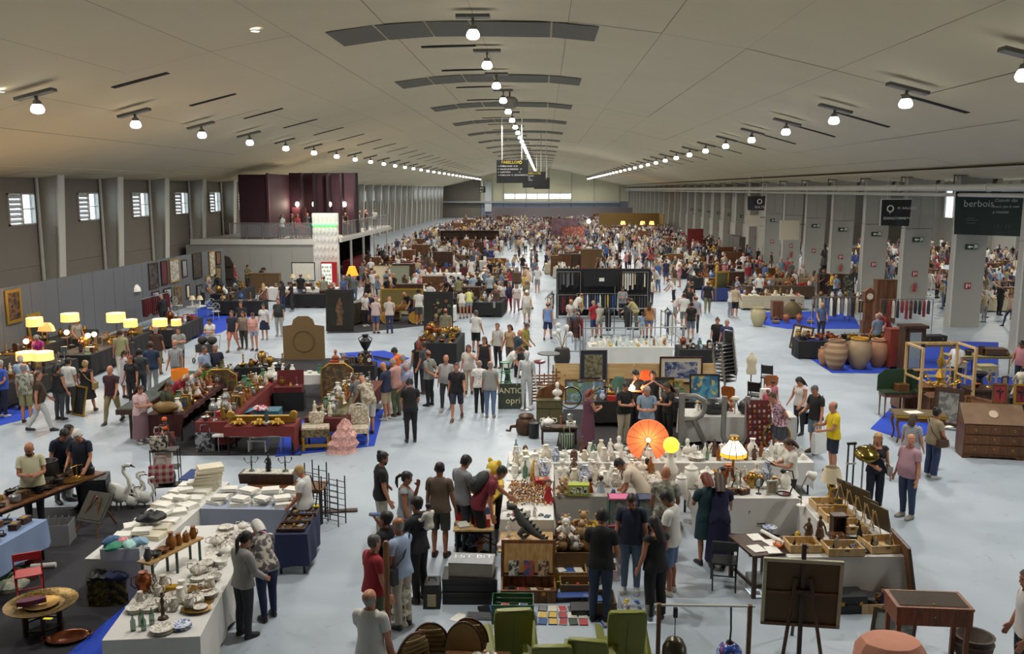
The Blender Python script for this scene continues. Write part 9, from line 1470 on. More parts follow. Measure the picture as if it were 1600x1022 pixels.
# left mid (feet or heads)
for args in(((-14.02,23.9),1.78,-60,T,'3a2a20',TR,'b4b4b0','crop:br','@brown shirt and light trousers walking right, left side',WALK,0),((-14.96,24.84),1.74,10,T,'leaf',SHO,'8a8460','fringe:gr','@pale leaf-print shirt and khaki shorts, left side',ST,0),((-16.02,25.4),1.74,-10,T,'2c4aa0',TR,'1c2238','crop:gr','@royal blue polo at the left edge',BEHIND,0),((-15.95,26.34),1.7,0,T,'9fb4c8',TR,'4a4c54','fringe:wh','white-haired person in light blue shirt behind leaf print shirt',ST,0),((-14.16,25.16),1.68,-20,'tank','18181b',TR,'3a3c42','bob:bk','@black vest and dark jeans at lamp stall front',ST,0),((-14.24,25.92),1.72,-10,T,'c9c8c4',TR,'4a4c50','short:bk','@white T-shirt half hidden at lamp stall front',ST,0),((-13.77,26.02),1.66,5,'strap','17171b','dress','17171b','bun:bl','@short black dress with tan bag, from behind',WALK,0),((-12.43,24.86),1.74,175,T,'3a1c26',TR,'7d7352','fringe:gr','@maroon T-shirt and khaki trousers facing forward',WALK,0),((-10.67,22.8),1.62,-110,T,'c8a8a8','skirt','7a5e64','long:br','@pink blouse and long mauve skirt with fan',HOLD,0),((-12.73,26.78),1.64,170,T,'1c1a1e',TR,'26262c','bob:rd','@black T-shirt with dark red hair facing forward',ST,0),((-12.69,27.29),1.76,20,T,'33383c',TR,'3a4048','short:bk','@charcoal printed T-shirt beside lamps',ST,0),((-12.79,28.36),1.8,15,T,'22304c',TR,'8a8e90','short:br','@navy T-shirt and light grey jeans, from behind',ST,0),((-13.5,27.97),1.6,-30,'strap','bcb8c0','dress','b4b0bc','tail:br','@pale lilac dress among the lamp stall shoppers',LOOK,0),((-15.01,30.9),1.78,20,T,'8d8a66',TR,'c2bfb4','short:br','@olive T-shirt and white trousers at the lamps',ST,0),((-14.09,31.72),1.78,10,T,'3c241c',TR,'7a6c50','crop:gr','@brown shirt and khaki trousers behind navy T-shirt',ST,0),((-18.61,34.71),1.64,-120,T,'8a8680',TR,'17171a','bob:bk','seller in grey top with dark curls inside the lamp stall',LOOK,0),((-18.06,31.02),1.6,170,T,'a02a72',TR,'2a2a30','bob:gr','seller in magenta top inside the lamp stall',LOOK,0),((-12.22,28.95),1.76,178,T,'bcheck',TR,'8a8880','fringe:wh','white-bearded person in black and white checked shirt',ST,0),((-13.41,32.1),1.72,-150,T,'8a8c88',TR,'2c2e34','short:bk','@pale grey T-shirt with crossed arms near lamps',CROSS,0),((-10.9,28),1.74,-110,T,'8c9cb8',TR,'2a2c38','short:dg','@light blue shirt at the display case end',ST,0),((-10.66,28.37),1.74,-150,T,'1c2236',TR,'22242c','crop:gr','@navy shirt beside light blue shirt',ST,0),((-10.48,26.1),1.7,-95,T,'5a9a3a',TR,'2a2c30','short:bk','@green T-shirt leaning on the display case',LEAN,0),((-10.36,25.15),1.7,-90,T,'b4b2b4',TR,'3a3c44','fringe:gr','bald person in white shirt leaning on the display case',LEAN,0),((-10.53,24.67),1.66,-90,T,'8a1e2a',TR,'3a2c30','fringe:wh','@red shirt and dark glasses at the display case',LEAN,0),((-10.14,23.24),1.62,-100,'long','3c3e2a','dress','34362a','long:br','person wrapped in olive green shawl at the stall corner',LOOK,0),((-13.27,34.9),1.66,170,T,'c8c6c4',TR,'b8b6b0','tail:bk','@white blouse pushing a black double pushchair',HOLD,0),((-13.71,34.88),.95,-100,T,'c8c4c4',SHO,'a8a8a8','short:bk','small child in white beside the double pushchair',ST,0),((-12.94,36.49),1.78,175,T,'1c2034',SHO,'c07a6c','short:br','@navy T-shirt and salmon shorts walking forward',WALK,0),((-12.68,37.11),1.62,178,T,'8a7c70',TR,'4a4440','bob:br','@taupe patterned top beside pink top',ST,0),((-12.1,36.67),1.64,172,T,'c89a98','hot','8a98b0','tail:br','@pale pink top and denim shorts holding a baby bundle',HOLD,0),((-12.52,39.42),1.64,178,T,'c8c8cc','skirt','1c2038','bob:bk','@white blouse and navy skirt, walking forward',ST,0),((-12.17,40.5),1.78,180,T,'26302f',TR,'a4a29c','crop:br','@dark green polo with white badge walking forward',ST,0),((-13.59,39.56),1.72,175,T,'1b1c24',TR,'2a2c34','bob:br','@black shirt with long brown hair behind navy T-shirt',ST,0),((-18.32,42.2),1.74,60,'long','141416',TR,'17171a','fringe:gr','@black coat bowed at the lamp stall rear',LOOK,0),((-3.52,23.17),1.76,15,T,'141416',TR,'131315','short:bk','@black with cap and black-white sneakers, from behind',LOOK,0),((-4.78,23.89),1.74,35,T,'hawaii',SHO,'c4c0b4','bald:bk','bald person in beige floral shirt leaning over the right wing',LEAN,0),((-5.04,24.21),1.7,40,T,'5a5a60','hot','6a7888','short:br','@denim shorts and lilac sneakers behind the floral shirt',LEAN,0),((-4.58,25.5),1.74,70,T,'242a44',SHO,'a8987c','bald:bk','bald person in navy T-shirt and beige shorts at the right wing',LOOK,0),((-4.37,25.96),1.78,60,T,'bd9088',TR,'5a6248','crop:gr','@salmon pink shirt and olive trousers',LOOK,0),((-4.65,28.01),1.74,75,T,'d0662a',TR,'2c2c30','short:bk','@orange T-shirt and black cap at the glossy tabletop',LOOK,0),((-4.21,26.75),1.74,60,T,'7c8aa8',TR,'3a3c44','fringe:gr','@blue-grey shirt behind pink shirt',LOOK,0),((-3.92,25.6),1.7,75,T,'8a8ca8',TR,'2a2c34','crop:gr','@lilac shirt half hidden by the black-clad person',LOOK,0),((-3.54,27.27),1.76,60,T,'83867f',TR,'1c1c20','crop:br','@grey-green T-shirt with black shoulder bag',BEHIND,0),((-4.13,29.23),1.72,10,'strap','151517',TR,'1b1b1f','bob:rd','@black dress with small backpack, from behind',ST,0),((-3.9,28.95),1.76,60,T,'3a4048',TR,'26262c','short:br','@slate T-shirt beside the black dress',ST,0),((-2.95,26.8),1.76,178,T,'check',TR,'26262c','fringe:br','smiling bald person in checked shirt walking forward',WALK,0),((-2.51,25.57),1.76,178,T,'17171a',SHO,'26283a','crop:bk','@black printed T-shirt and navy shorts striding forward',WALK,0),((-2.44,29),1.66,175,T,'c4bab2','wide','b09a88','long:br','@white blouse and beige trousers on the phone',CALL,0),((-2.02,30.5),1.68,170,'strap','18181b','dress','18181b','long:br','@black sundress with long wavy hair',ST,0),((-1.91,26.43),1.62,0,T,'dots',TR,'1c1c20','crop:gr','@white dotted blouse and black trousers from behind',ST,0),((-1.55,25.9),1.7,-5,T,'8d8c88',TR,'5c7090','fringe:gr','@grey T-shirt and blue jeans with crossbody strap',ST,0),((-4.1,37.26),1.8,0,T,'7a775e',TR,'4e4c32','crop:br','@olive T-shirt and olive trousers walking away',WALK,0),((-2.76,36.4),1.8,-20,T,'cfcdc8',SHO,'18181a','short:dg','@white T-shirt with round back print and black shorts',CALL,0),((-1.7,33.35),1.74,150,T,'b4b2aa',TR,'1c1c20','crop:br','@pale polo with black shoulder bag, centre aisle',ST,0),((-1.24,33.36),1.68,150,T,'a88a68',TR,'5a4c40','bob:br','@tan top beside pale polo in centre aisle',ST,0),((-1.17,29.33),1.7,-100,T,'d0d0cc',TR,'2c2c32','short:br','@white T-shirt bending at the green stools',LEAN,0),((-0.9,31.62),1.76,-60,T,'2a4048',TR,'1c1c20','bald:br','@dark teal T-shirt behind the mannequin',LOOK,0),((-0.68,33.38),1.76,-120,T,'8a843a',TR,'3a3c30','short:br','@olive yellow T-shirt behind the mannequin',LOOK,0),((-3.2,53.14),1.76,5,T,'96a0a4',TR,'17171a','crop:gr','@pale blue shirt and black trousers at block end',ST,0),((-6.21,44.29),1.8,10,T,'c9c8c2',SHO,'4a4a44','short:bk','@white T-shirt and grey shorts at the writing desk',ST,0),((-7.84,41.4),1.74,-20,T,'c0aaa4',SHO,'3a4a78','crop:gr','@pale pink shirt and blue shorts at the writing desk',LOOK,0),((-7.2,41.42),1.76,5,T,'bcb0a6',TR,'2a3454','bald:br','@pink striped shirt and jeans at the writing desk',LOOK,0),((-8.78,43.56),1.7,-120,T,'c8c8c6',TR,'1c1c24','crop:gr','@white polo seated behind the showcase',LOOK,0),((-4.24,46.39),1.6,10,T,'c0bcb2','hot','b8b4a8','tail:br','@white top and cream shorts leaning at the left block',LEAN,0),((-3.89,46.64),1.66,5,T,'b8b870','hot','8a9cb4','tail:bk','@yellow top and pale denim shorts leaning at left block',LEAN,0),((-2.26,49.46),1.64,175,T,'c4c2c0',TR,'7a7c78','bob:bk','@white top with black bag in the main aisle',ST,0),((-1.91,49.47),1.66,175,T,'26284a',TR,'8a2434','long:bk','@navy top and red trousers in the main aisle',WALK,0),((-1.46,48.96),1.64,178,T,'c8c0bc',TR,'b08088','long:br','@white top and pink trousers in the main aisle',WALK,0),((-0.82,44.91),1.74,178,T,'cac8c0',SHO,'b0a890','short:wh','@white cap and white polo with shorts, main aisle',WALK,0),((-0.64,65.21),1.78,178,T,'5c6c7c',TR,'8a8c8c','crop:br','@slate blue shirt walking up the main aisle',WALK,0),((0.22,39.86),1.76,-10,'tank','6f88b8',SHO,'1c284c','crop:br','@light blue vest and navy shorts by the clothes rail',WALK,0),((1.18,22.68),1.62,-60,'tank','5c3444','dress','5c3444','bob:rd','@long maroon dress with white dotted side panel',HOLD,0),((2.15,23.12),1.74,-150,T,'141416',TR,'b0a48c','short:bk','@black polo and khaki trousers facing the dress',HOLD,0),((2.67,22.5),1.78,175,T,'7c8ea0',SHO,'141416','crop:gr','@blue-grey polo and black shorts at the plywood stall',HOLD,0),((3.35,23.35),1.68,115,T,'151517',TR,'141416','long:br','@black top counting money with blue-grey polo',HOLD,0),((2.58,24.55),1.76,175,T,'19191c',TR,'26262a','short:bk','@black cap with hand at chin behind the orange lampshade',dict(CROSS,arm0=(35,8,125,-30)),0),((3.05,24.49),1.74,178,T,'1d1d22',TR,'26262a','short:bk','@dark cap taking a photo toward the camera',dict(arm0=(60,30,115,-45),arm1=(60,30,115,-45),head=(5,0)),0),((6.9,35.33),1.7,170,T,'131315',TR,'131315','bun:br','@black T-shirt and trousers behind the chair stack',ST,0),((7.12,34.54),1.74,160,T,'2c3560',TR,'1c1e2c','crop:gr','@dark blue shirt behind the chair stack',ST,0),((9.01,49.07),1.8,-10,T,'131315',TR,'6f6c50','crop:bk','@black T-shirt and olive trousers walking away',WALK,0),((9.91,47.36),1.66,-60,'tank','c8c0bc',TR,'8a8a98','tail:br','@white vest at the gilt mirror table',LOOK,0),((10.1,47.12),1.76,-40,T,'a8987c',SHO,'17171a','crop:br','@tan T-shirt and black shorts at gilt mirror table',LOOK,0),((6.8,43.08),1.78,-5,T,'cfcdc8',SHO,'6a6c68','short:br','@white T-shirt with black back print near clothes rails',ST,0),((6.68,40.26),1.7,-5,T,'131315',SHO,'5a6470','short:bk','youth in black T-shirt and grey shorts near clothes rails',ST,0),((7.19,42.11),1.76,-5,T,'stripe',TR,'2a2c34','crop:bk','@grey striped T-shirt near clothes rails',ST,0),((7.53,46.33),1.76,175,T,'1c1c20',TR,'24242a','short:bk','@dark shirt facing forward near clothes rails',ST,0),((6.7,45.18),1.7,-100,T,'c4c0bc',SHO,'8a8a80','crop:bl','@white T-shirt reaching to the clothes rail',REACH,0),((1.31,41.53),1.66,175,T,'c4c0b8',TR,'22283c','long:bl','blonde person in white blouse holding garments at the clothes stall',HOLD,0),((2.33,40.47),1.74,30,T,'9a2030',SHO,'2a3a6a','crop:gr','@red T-shirt and blue shorts at the jacket rail',LOOK,0),((2.56,40.47),1.62,20,T,'bcb8a8','hot','b8b4a8','bob:gr','@cream top beside red T-shirt at the jacket rail',LOOK,0),((1.59,44.35),1.72,-60,T,'c8c6c0',TR,'3a3c44','crop:br','@white shirt reaching over left rail',REACH,0),((4.52,40.54),1.2,10,T,'8aa0b8',SHO,'c8c4bc','tail:br','child in light blue top and white shorts at the jacket rail',ST,0),((4.84,40.55),1.66,-20,'strap','b07a48','hot','5a6c94','long:br','@tan top and denim shorts at jacket rail',ST,0),((4.48,43),1.68,70,'long','a89c6a',TR,'5a5a4a','bob:br','@mustard patterned shirt reaching into jackets',REACH,0),((4.11,46.21),1.78,175,'long','8a8a8c',TR,'26262a','short:bk','seller in grey jacket showing a picture at the clothes stall',HOLD,0),((6.24,51.98),1.66,150,T,'c8c4b0',TR,'3a3c44','bob:bk','@yellow and white top beside black stall frame',ST,0),((13.55,36.4),1.74,20,T,'6a7c90',TR,'3a4050','crop:gr','@blue-grey shirt at the copper pot table, from behind',ST,0),((14.61,38.07),1.72,100,T,'7a1c24',TR,'26262c','fringe:wh','@dark red shirt bending at the copper pots',LEAN,0),((12.56,40.47),1.7,175,T,'4a5c78',TR,'2a2c38','fringe:gr','@denim shirt and sunglasses seated behind copper pots',LOOK,0),((13.81,29.86),1.72,120,T,'c9c7c2',TR,'2a2c34','crop:bk','seller in white polo seated at the dark counter',LOOK,2),((16.06,30.13),1.74,130,T,'b0787c',TR,'2a2c34','short:bk','@pink T-shirt behind the white wooden horse',LOOK,2),((12.99,54.02),1.74,160,T,'c8c8c6',TR,'2a2c34','fringe:wh','seller in white shirt behind the lace-cloth table',LOOK,0),((17.89,66.32),1.74,170,T,'b0505c',TR,'8a8a80','crop:br','@coral T-shirt among the bronzes',ST,0),((11.88,63.87),1.7,0,T,'131319','hot','3a4a6c','short:br','@black T-shirt and denim shorts in right aisle',ST,0),((8.76,64.2),1.78,5,T,'1c2240',SHO,'3a4668','crop:bk','@navy T-shirt and blue shorts in right aisle',ST,0),((8.3,65.98),1.68,170,'tank','8a846a','dress','8a846a','bob:br','@long olive printed dress in right aisle',ST,0),((-11.74,53.78),1.7,90,T,'3a4c3c',TR,'5a6a84','crop:bk','@black shirt walking by the sign tower',WALK,0),((-11.75,52.24),1.68,170,T,'4a5a80',TR,'8a90a0','bob:gr','@blue blouse beside the sign tower',ST,0),((-12.71,51.32),1.76,0,T,'8a8a74',SHO,'26304c','crop:bk','@olive T-shirt and navy shorts at the vending machine',ST,0),((-11.69,48.87),1.64,170,'strap','18181b',TR,'2a2c30','bob:bl','@black vest before the vending machine',ST,0),((-12.55,61.74),1.76,170,T,'6a6a68',SHO,'4a5a70','short:bk','@grey T-shirt and denim shorts near the amber lamp',WALK,0),((-14.37,52.45),1.78,0,T,'141416',SHO,'5a6a88','crop:bk','@black T-shirt and denim shorts at black-cloth table',ST,0),((-13.99,49.05),1.66,90,T,'1a1a1e','wide','2a2a2c','tail:bk','@black top and long dark skirt-like trousers',LOOK,0),((-14.42,48.77),1.72,60,T,'2a2624',TR,'2c3658','bob:bk','@brown T-shirt and jeans at black-cloth table',ST,0),((-15.21,47.97),1.66,20,'strap','6a4640','dress','6a4640','long:bl','blonde person in brown dress with pale bag',ST,0),((-20.57,58.68),1.74,-100,T,'a02a34',TR,'2a2c34','fringe:gr','seller in red T-shirt seated by the picture wall',LOOK,0),((-19.63,58.71),1.76,-120,T,'5a5c38',TR,'2a2c34','short:bk','seller in olive T-shirt with crossed arms',CROSS,0),((-18.9,58.74),1.72,-90,T,'1c1c22',TR,'2a2c34','bob:bk','seller in black shirt leaning at the long table',LEAN,0),((-19.57,53.51),1.74,60,'long','141416',TR,'17171a','short:bk','seller in black bending by the picture wall',LEAN,0),((-19.53,50.51),1.74,-60,T,'6a6c74',TR,'2a2c34','crop:gr','seller in grey bowed over the silverware table',LEAN,0)):
 pos,h,hd,tk,tc,bk,bc,hair,label,pose,skin=args;st_=hair.split(':')[0];fem=1 if st_ in('long','bob','tail','bun')and h<1.7 else 0;near=pos[1]<27
 k=dict(fem=fem,fat=RN.choice((0,.2,.4,.8))if h>1.3 else 0,shoes=RN.choice(('26262a','8a8a88','c4c4c0','4a3a30','1c1c20')))
 if 'cap'in label and 'black'in label:k['cap']=BLK
 if 'white cap'in label:k['cap']=WHT
 if 'long maroon dress'in label or 'olive printed'in label or 'shawl'in label:k.update(skirtz=.12,flare=.35)
 if 'mauve'in label:k.update(skirtz=.18,flare=.3)
 if 'white-bearded'in label:k['beard']=HC['wh']
 a=p(pos,h,hd,tk,tc,bk,bc,hair,label,pose,skin,1,None,**k)
 if 'bag'in label:shoulder_bag(a,RN.randrange(2),M('9a8050')if 'tan'in label else CRM if 'pale'in label else BLK,'small bag of the '+' '.join(label.replace('@','person in ').split()[:8]),(.26,.1,.2))
 if 'pushchair'in label and 'pushing'in label:
  g=(pos[0]+.1,pos[1]-.75);t=thing('double_pushchair','black double pushchair in the left aisle','pushchair',at(g),rad(175))
  for x in(-.2,.2):ob('hood',EL((x,-.1,.85),(.19,.2,.16),0,10),M('26262a',.7),t);ob('seat',BX((x,.05,.55),(.34,.3,.3)),M('2c2c30',.7),t)
  ob('handle',TU([(-.38,-.3,.5),(-.38,-.45,1.0),(.38,-.45,1.0),(.38,-.3,.5)],.018),SILV,t)
  for x in(-.38,0,.38):
   for y in(-.3,.35):ob('wheel',RI((0,0,0),.09,.025,12,6,mat=Euler((0,PI/2,0)).to_matrix().to_4x4()),BLK,t,(x,y,.115));ob('strut',TU([(x,y,.11),(x*.8,y*.4,.5)],.015),SILV,t)
# ---------- far stalls and the crowd ----------
STALL=[];r=random.Random(21)
FAR=[]
for y in range(73,190,7):
 for x0,L_ in((-13.6,3.4),(-9.2,4.4),(.4,4.6),(10.0,3.8),(14.6,3.6)):
  if r.random()<.9:FAR.append((x0+r.uniform(-.5,.5),y+r.uniform(-1.5,1.5),L_,r.uniform(1.1,1.8)))
for y in(52,57.5,63):FAR.append((.8+r.uniform(0,.4),y,3.8,1.4))
FAR+=[(-9.5,68,4,1.3),(-13.8,66,2.6,1.2),(9.8,54.2,2.2,1.2),(14.2,71,3.6,1.3),(9.6,71.5,3,1.3),(.8,68,1,1.2),(-4.6,68.5,1.6,1.5)]
for x,y in((24,36),(27,44),(31,40),(24.5,50),(28,54),(33,52),(25,61),(30,64),(34.5,60),(24,70),(29,74),(34,70),(38,48),(38,63),(27,82),(34,82)):FAR.append((x,y,3.2,1.3))
CN=['white','cream','black','brown','dark red','navy','grey']
CMm={'white':CLW,'cream':CLT['cream'],'black':CLK,'brown':CLT['brown'],'dark red':M('4e181c',.8),'navy':CLB,'grey':CLG}
def wares(x,y,L_,W_,z,n,seed):
 q=random.Random(seed);m=MB()
 for k in range(n):
  px,py=q.uniform(.15,L_-.15),q.uniform(.15,W_-.15);h=q.uniform(.1,.5);w=q.uniform(.06,.16)
  if q.random()<.5:m.lathe([(w*.6,0),(w,h*.4),(w*.4,h*.8),(w*.5,h)],6,(px,py,0),k%6)
  else:m.box((px,py,h/2),(w*1.6,w*1.4,h),k%6)
 o=ob('market_wares',m,[WHT,DWD,BRASS,[M('7a2a2a'),M('2a4a7a'),M('3a5a3a'),M('b0902a')][seed%4],CRM,BLK],None,(x,y,z));o['kind']='stuff';return o
for i,(x,y,L_,W_)in enumerate(FAR):
 c=r.choice(CN);wh='side hall'if x>21 else['left','centre','right'][0 if x<-3 else 1 if x<7 else 2]+' block'
 t=thing('draped_stall_table',f'far stall table draped in {c} cloth, {wh}','table',(x,y,0));o=cloth_over((0,0),0,L_,W_,.8,'','x'and CMm[c],(.74,)*4,400+i,wav=.03);ALL.pop();o.parent=t;del o['label'],o['category'];ob('tabletop',BX((L_/2,W_/2,.77),(L_,W_,.04)),PINE,t)
 tag(wares(x,y,L_,W_,.8,26,i),f'mixed wares heaped on the far {c} stall table, {wh}','wares')
 if r.random()<.75:
  hh=r.uniform(1.1,1.9);cabinet((x+r.uniform(.6,L_-.6),y+W_+.6),r.uniform(-.1,.1),r.uniform(.9,1.7),.5,hh,('tall 'if hh>1.5 else 'low ')+r.choice(('dark','brown','pale'))+f' wooden cabinet standing at a far stall, {wh}',r.choice((DWD,MWD,BW)),r.choice((0,2)),2)
 STALL.append((x-.5,y-.55,x+L_+.5,y+W_+1.2))
# special far pieces
def hang(loc,w,h,label,m,rz=0):
 t=thing('hanging_rug',label,'rug',loc,rz);ob('rug',BX((0,0,h/2),(w,.04,h)),m,t)
 for x in(-w/2,w/2):ob('post',TU([(x,.05,0),(x,.05,h+.1)],.04),DWD,t)
 ob('rail',TU([(-w/2,.05,h+.05),(w/2,.05,h+.05)],.035),DWD,t)
hang((2.6,109,0),3.2,3.2,'big mauve curtain rug hung at the far centre stall',FL('5a4048','6a5058',2));hang((3.6,107.5,0),2.7,2.3,'red and gold patterned rug hung before mauve curtain',MP('spots','6a2c24','8a6a48',5,thr=.5))
lb=thing('work_light','bright white work light on a stand beside the hung rugs','lamp',(5.3,106,0));ob('stand',TU([(0,0,0),(0,0,2.9)],.04),IRON,lb);ob('lamp_head',EL((0,-.1,3.0),(.22,.16,.22)),M('ffffff',.5,0,0,1,40),lb);bulb(lb,(0,-.5,3.0),300,(1,1,1),.2)
cabinet((3.7,69.5),0,1.6,.6,2.1,'tall carved brown armoire at the centre block front',M('5a4020'),0,2,'armoire','wardrobe');cabinet((2.1,70),0,1.8,.6,1.7,'dark plain sideboard left of the carved armoire',DWD,0,2)
pw2=thing('ochre_partition','ochre yellow stall partition at the far right with lit lamps','partition',(13.5,143,0));ob('panel',BX((0,0,1.5),(9.5,.1,3.0)),M('6a5426',.8),pw2);ob('panel',BX((4.7,-3,1.5),(.1,6,3.0)),M('6a5426',.8),pw2)
for k,x in enumerate((12.2,15.2,16.6)):lit_lamp((x,139,.85),0,'lit warm lamp before the ochre partition','ffc060',BRASS,.5,.4,.3,.5,60,3.0);tag(ob('lamp_plinth',BX((0,0,.42),(.6,.6,.84)),DWD,None,(x,139,0)),'dark plinth carrying a lit lamp before the ochre partition','plinth')
bsf=thing('bookcase','long dark open bookcase of wares at the far left block','bookcase',(-8.2,100,0));ob('back',BX((0,.2,1.1),(6.5,.05,2.2)),DWD,bsf)
for z in(.05,.75,1.45,2.15):ob('shelf',BX((0,0,z),(6.5,.4,.05)),DWD,bsf)
for x in(-3.25,-1.1,1.1,3.25):ob('upright',BX((x,0,1.1),(.06,.42,2.2)),DWD,bsf)
cabinet((15.9,95),rad(-4),1.6,.8,2.6,'tall red lacquer cabinet at far right block',M('6a1c14',.4),0,2)
for k in range(3):cabinet((17.6,81+k*1.7),rad(-88),1.6,.5,2.5,'tall grey glazed display cabinet along the right wall',M('4a463e',.5),0,2)
for o,(x,y,z)in zip((0,0,0,0),((-17.6,62.0,3.33),(-16.4,62.3,3.33),(-15.2,63.6,3.33),(-16.9,64.4,3.33))):
 t=thing('cafe_table','small round dark table on the café balcony','table',(x,y,z));ob('top',LA([(.4,.72),(.4,.75)],14),DWD,t);ob('stem',TU([(0,0,0),(0,0,.72)],.04),IRON,t);ob('base',LA([(.25,0),(.04,.04)],12),IRON,t)
 for k in range(3):a=k*2.1+x;chair_simple((x+.62*cos(a),y+.62*sin(a),z),a-PI/2,'red café chair on the balcony',M('7a1c24',.5),M('7a1c24',.5),'pad')
for x,y,m_,l in((-7.6,50.6,DWD,'dark'),(-6.9,56.4,BW,'reddish'),(-9.5,60.8,DWD,'black-brown'),(12.2,58.2,DWD,'dark'),(15.6,63.3,BW,'reddish'),(12.4,64.8,MWD,'mid-brown'),(18.3,57.6,DWD,'black-brown')):cabinet((x,y),.05,1.5,.5,1.2+.1*(y%7),l+' old cabinet among the '+('left'if x<0 else 'right')+' block stalls',m_,1,2)
# individual crowd
CT=['d0cec8','c8c6c0','d4d2cc','1a1a1d','17171a','26304c','1c2240','8a8c8c','5a5c60','8a2430','b0707c','3a5a8a','6a7c90','a89878','7a7a58','c0a890','c8c8c8','2a2a2e','4a3a30','b8b090','8aa0b8','d4d2cc','17171a','c8c6c0','5a5c60','d0cec8','1a1a1d','17171a','2a2a2e','1c2240','4a3a30','17171a','c9a83a']
CW={'d0cec8':'white','c8c6c0':'white','d4d2cc':'white','c8c8c8':'white','1a1a1d':'black','17171a':'black','2a2a2e':'black','26304c':'navy','1c2240':'navy','8a8c8c':'grey','5a5c60':'grey','8a2430':'red','b0707c':'pink','3a5a8a':'blue','6a7c90':'blue-grey','a89878':'tan','7a7a58':'olive','c0a890':'beige','4a3a30':'brown','b8b090':'cream','8aa0b8':'light blue','c9a83a':'yellow','d0622a':'orange'}
CB=[('26262c','black'),('1c1c20','black'),('1c1c20','black'),('202634','dark blue'),('2c3854','navy'),('5a6c88','denim'),('8a8a88','grey'),('b0a890','beige'),('c4c2bc','white'),('5a5840','olive')]
HK=['short:bk','short:br','crop:gr','fringe:gr','crop:bk','bob:br','long:bk','long:br','tail:bk','bob:bl','bob:gr','bald:bk']
STALL+=[(8.5,137.5,18.5,143.5),(-11.8,99.5,-4.6,100.5),(.8,105.3,5.9,109.5),(1,69,4.8,70.8),(15,94.3,17,95.8),(17,80,18.3,86)]
taken=[]
def free(x,y,d=.55):
 if any(a<x<c and b<y<e for a,b,c,e in STALL):return False
 if any((x-a)**2+(y-b)**2<d*d for a,b in taken):return False
 return True
def zone(x,y):
 if x>21:return 'in the side hall'
 if y>130:return 'at the far end of the hall'
 if y>90:return 'in the far crowd'
 return['near the café terrace','along the left aisle','in the middle aisle','in the right aisle','beside the right pillars'][0 if x<-10.5 else 1 if x<-4.5 else 2 if x<1 else 3 if x<10 else 4]
N_IND=0
def crowd(n,fx,lodf):
 global N_IND
 k=0;tries=0
 while k<n and tries<n*30:
  tries+=1;x,y=fx()
  if not free(x,y):continue
  taken.append((x,y));k+=1;N_IND+=1
  tc=r.choice(CT);bc,bw=r.choice(CB);hair=r.choice(HK);fem=hair.split(':')[0]in('bob','long','tail');sk=r.random()<.45
  bk='dress'if fem and r.random()<.18 else(SHO if sk else TR);h=r.gauss(1.64 if fem else 1.74,.05)
  lab=f'@{CW[tc]} '+('dress'if bk=='dress'else f'top and {bw} '+('shorts'if sk else 'trousers'))+' '+zone(x,y)
  p((x,y),h,r.uniform(0,360),r.choice((T,T,'tank'))if fem else T,tc,bk,tc if bk=='dress'else bc,hair,lab,r.choice((ST,WALK,LOOK,ST,HOLD,BEHIND,LEAN)),r.choice((0,0,1,3)),lodf(y),'shoppers '+zone(x,y),fem=1 if fem else 0,fat=r.choice((0,0,.3,.6)),shoes='2a2a2c'if lodf(y)<2 else None,eyes=False)
for g in[(-20.5,30,-16,41),(-11,42.5,-4,66),(.2,46,5.8,48)]:STALL.append(g)
l12=lambda y:1 if y<52 else 2
crowd(16,lambda:(r.uniform(-4.0,-.3),r.uniform(46,75)),l12);crowd(30,lambda:(r.uniform(5.8,9.6),r.uniform(50,92)),l12);crowd(12,lambda:(r.uniform(-14,-11),r.uniform(50,80)),l12)
STALL[:]=[s for s in STALL if s!=(-11,42.5,-4,66)]
crowd(34,lambda:(r.uniform(-11,-3.5),r.uniform(44,72)),l12);crowd(32,lambda:(r.uniform(9.6,18),r.uniform(50,74)),l12);crowd(8,lambda:(r.uniform(.5,5.5),r.uniform(50,68)),l12);crowd(12,lambda:(r.uniform(22.5,32),r.uniform(36,52)),l12)
crowd(34,lambda:(r.uniform(-13.5,18),r.uniform(72,100)),lambda y:2)
# café guests
for k,(x,y,tc,w)in enumerate(((-17.9,61.1,'c8c6c0','white'),(-17.6,62.5,'17171a','black'),(-16.9,61.4,'8a2430','red'),(-16.0,61.8,'17171a','black'),(-15.9,63.2,'a89878','tan'),(-17.0,64.4,'5a5c60','grey'),(-14.3,64.5,'17171a','black'),(-14.4,66.6,'8a2430','red'),(-14.2,69,'c8c6c0','white'),(-14.5,70.5,'4a3a30','brown'),(-14.3,72.3,'17171a','black'),(-14.6,74,'b0707c','pink'),(-14.3,76,'c8c6c0','white'))):p((x,y),1.7,r.uniform(0,360),T,tc,TR,'26262c',r.choice(HK),f'café guest in {w} top '+('on the balcony front'if y<65 else 'on the long terrace'),ST if k%3 else LOOK,0,2,'café guests',z0=3.33 if x<-15.5 else 3.37,shoes=None,eyes=False)
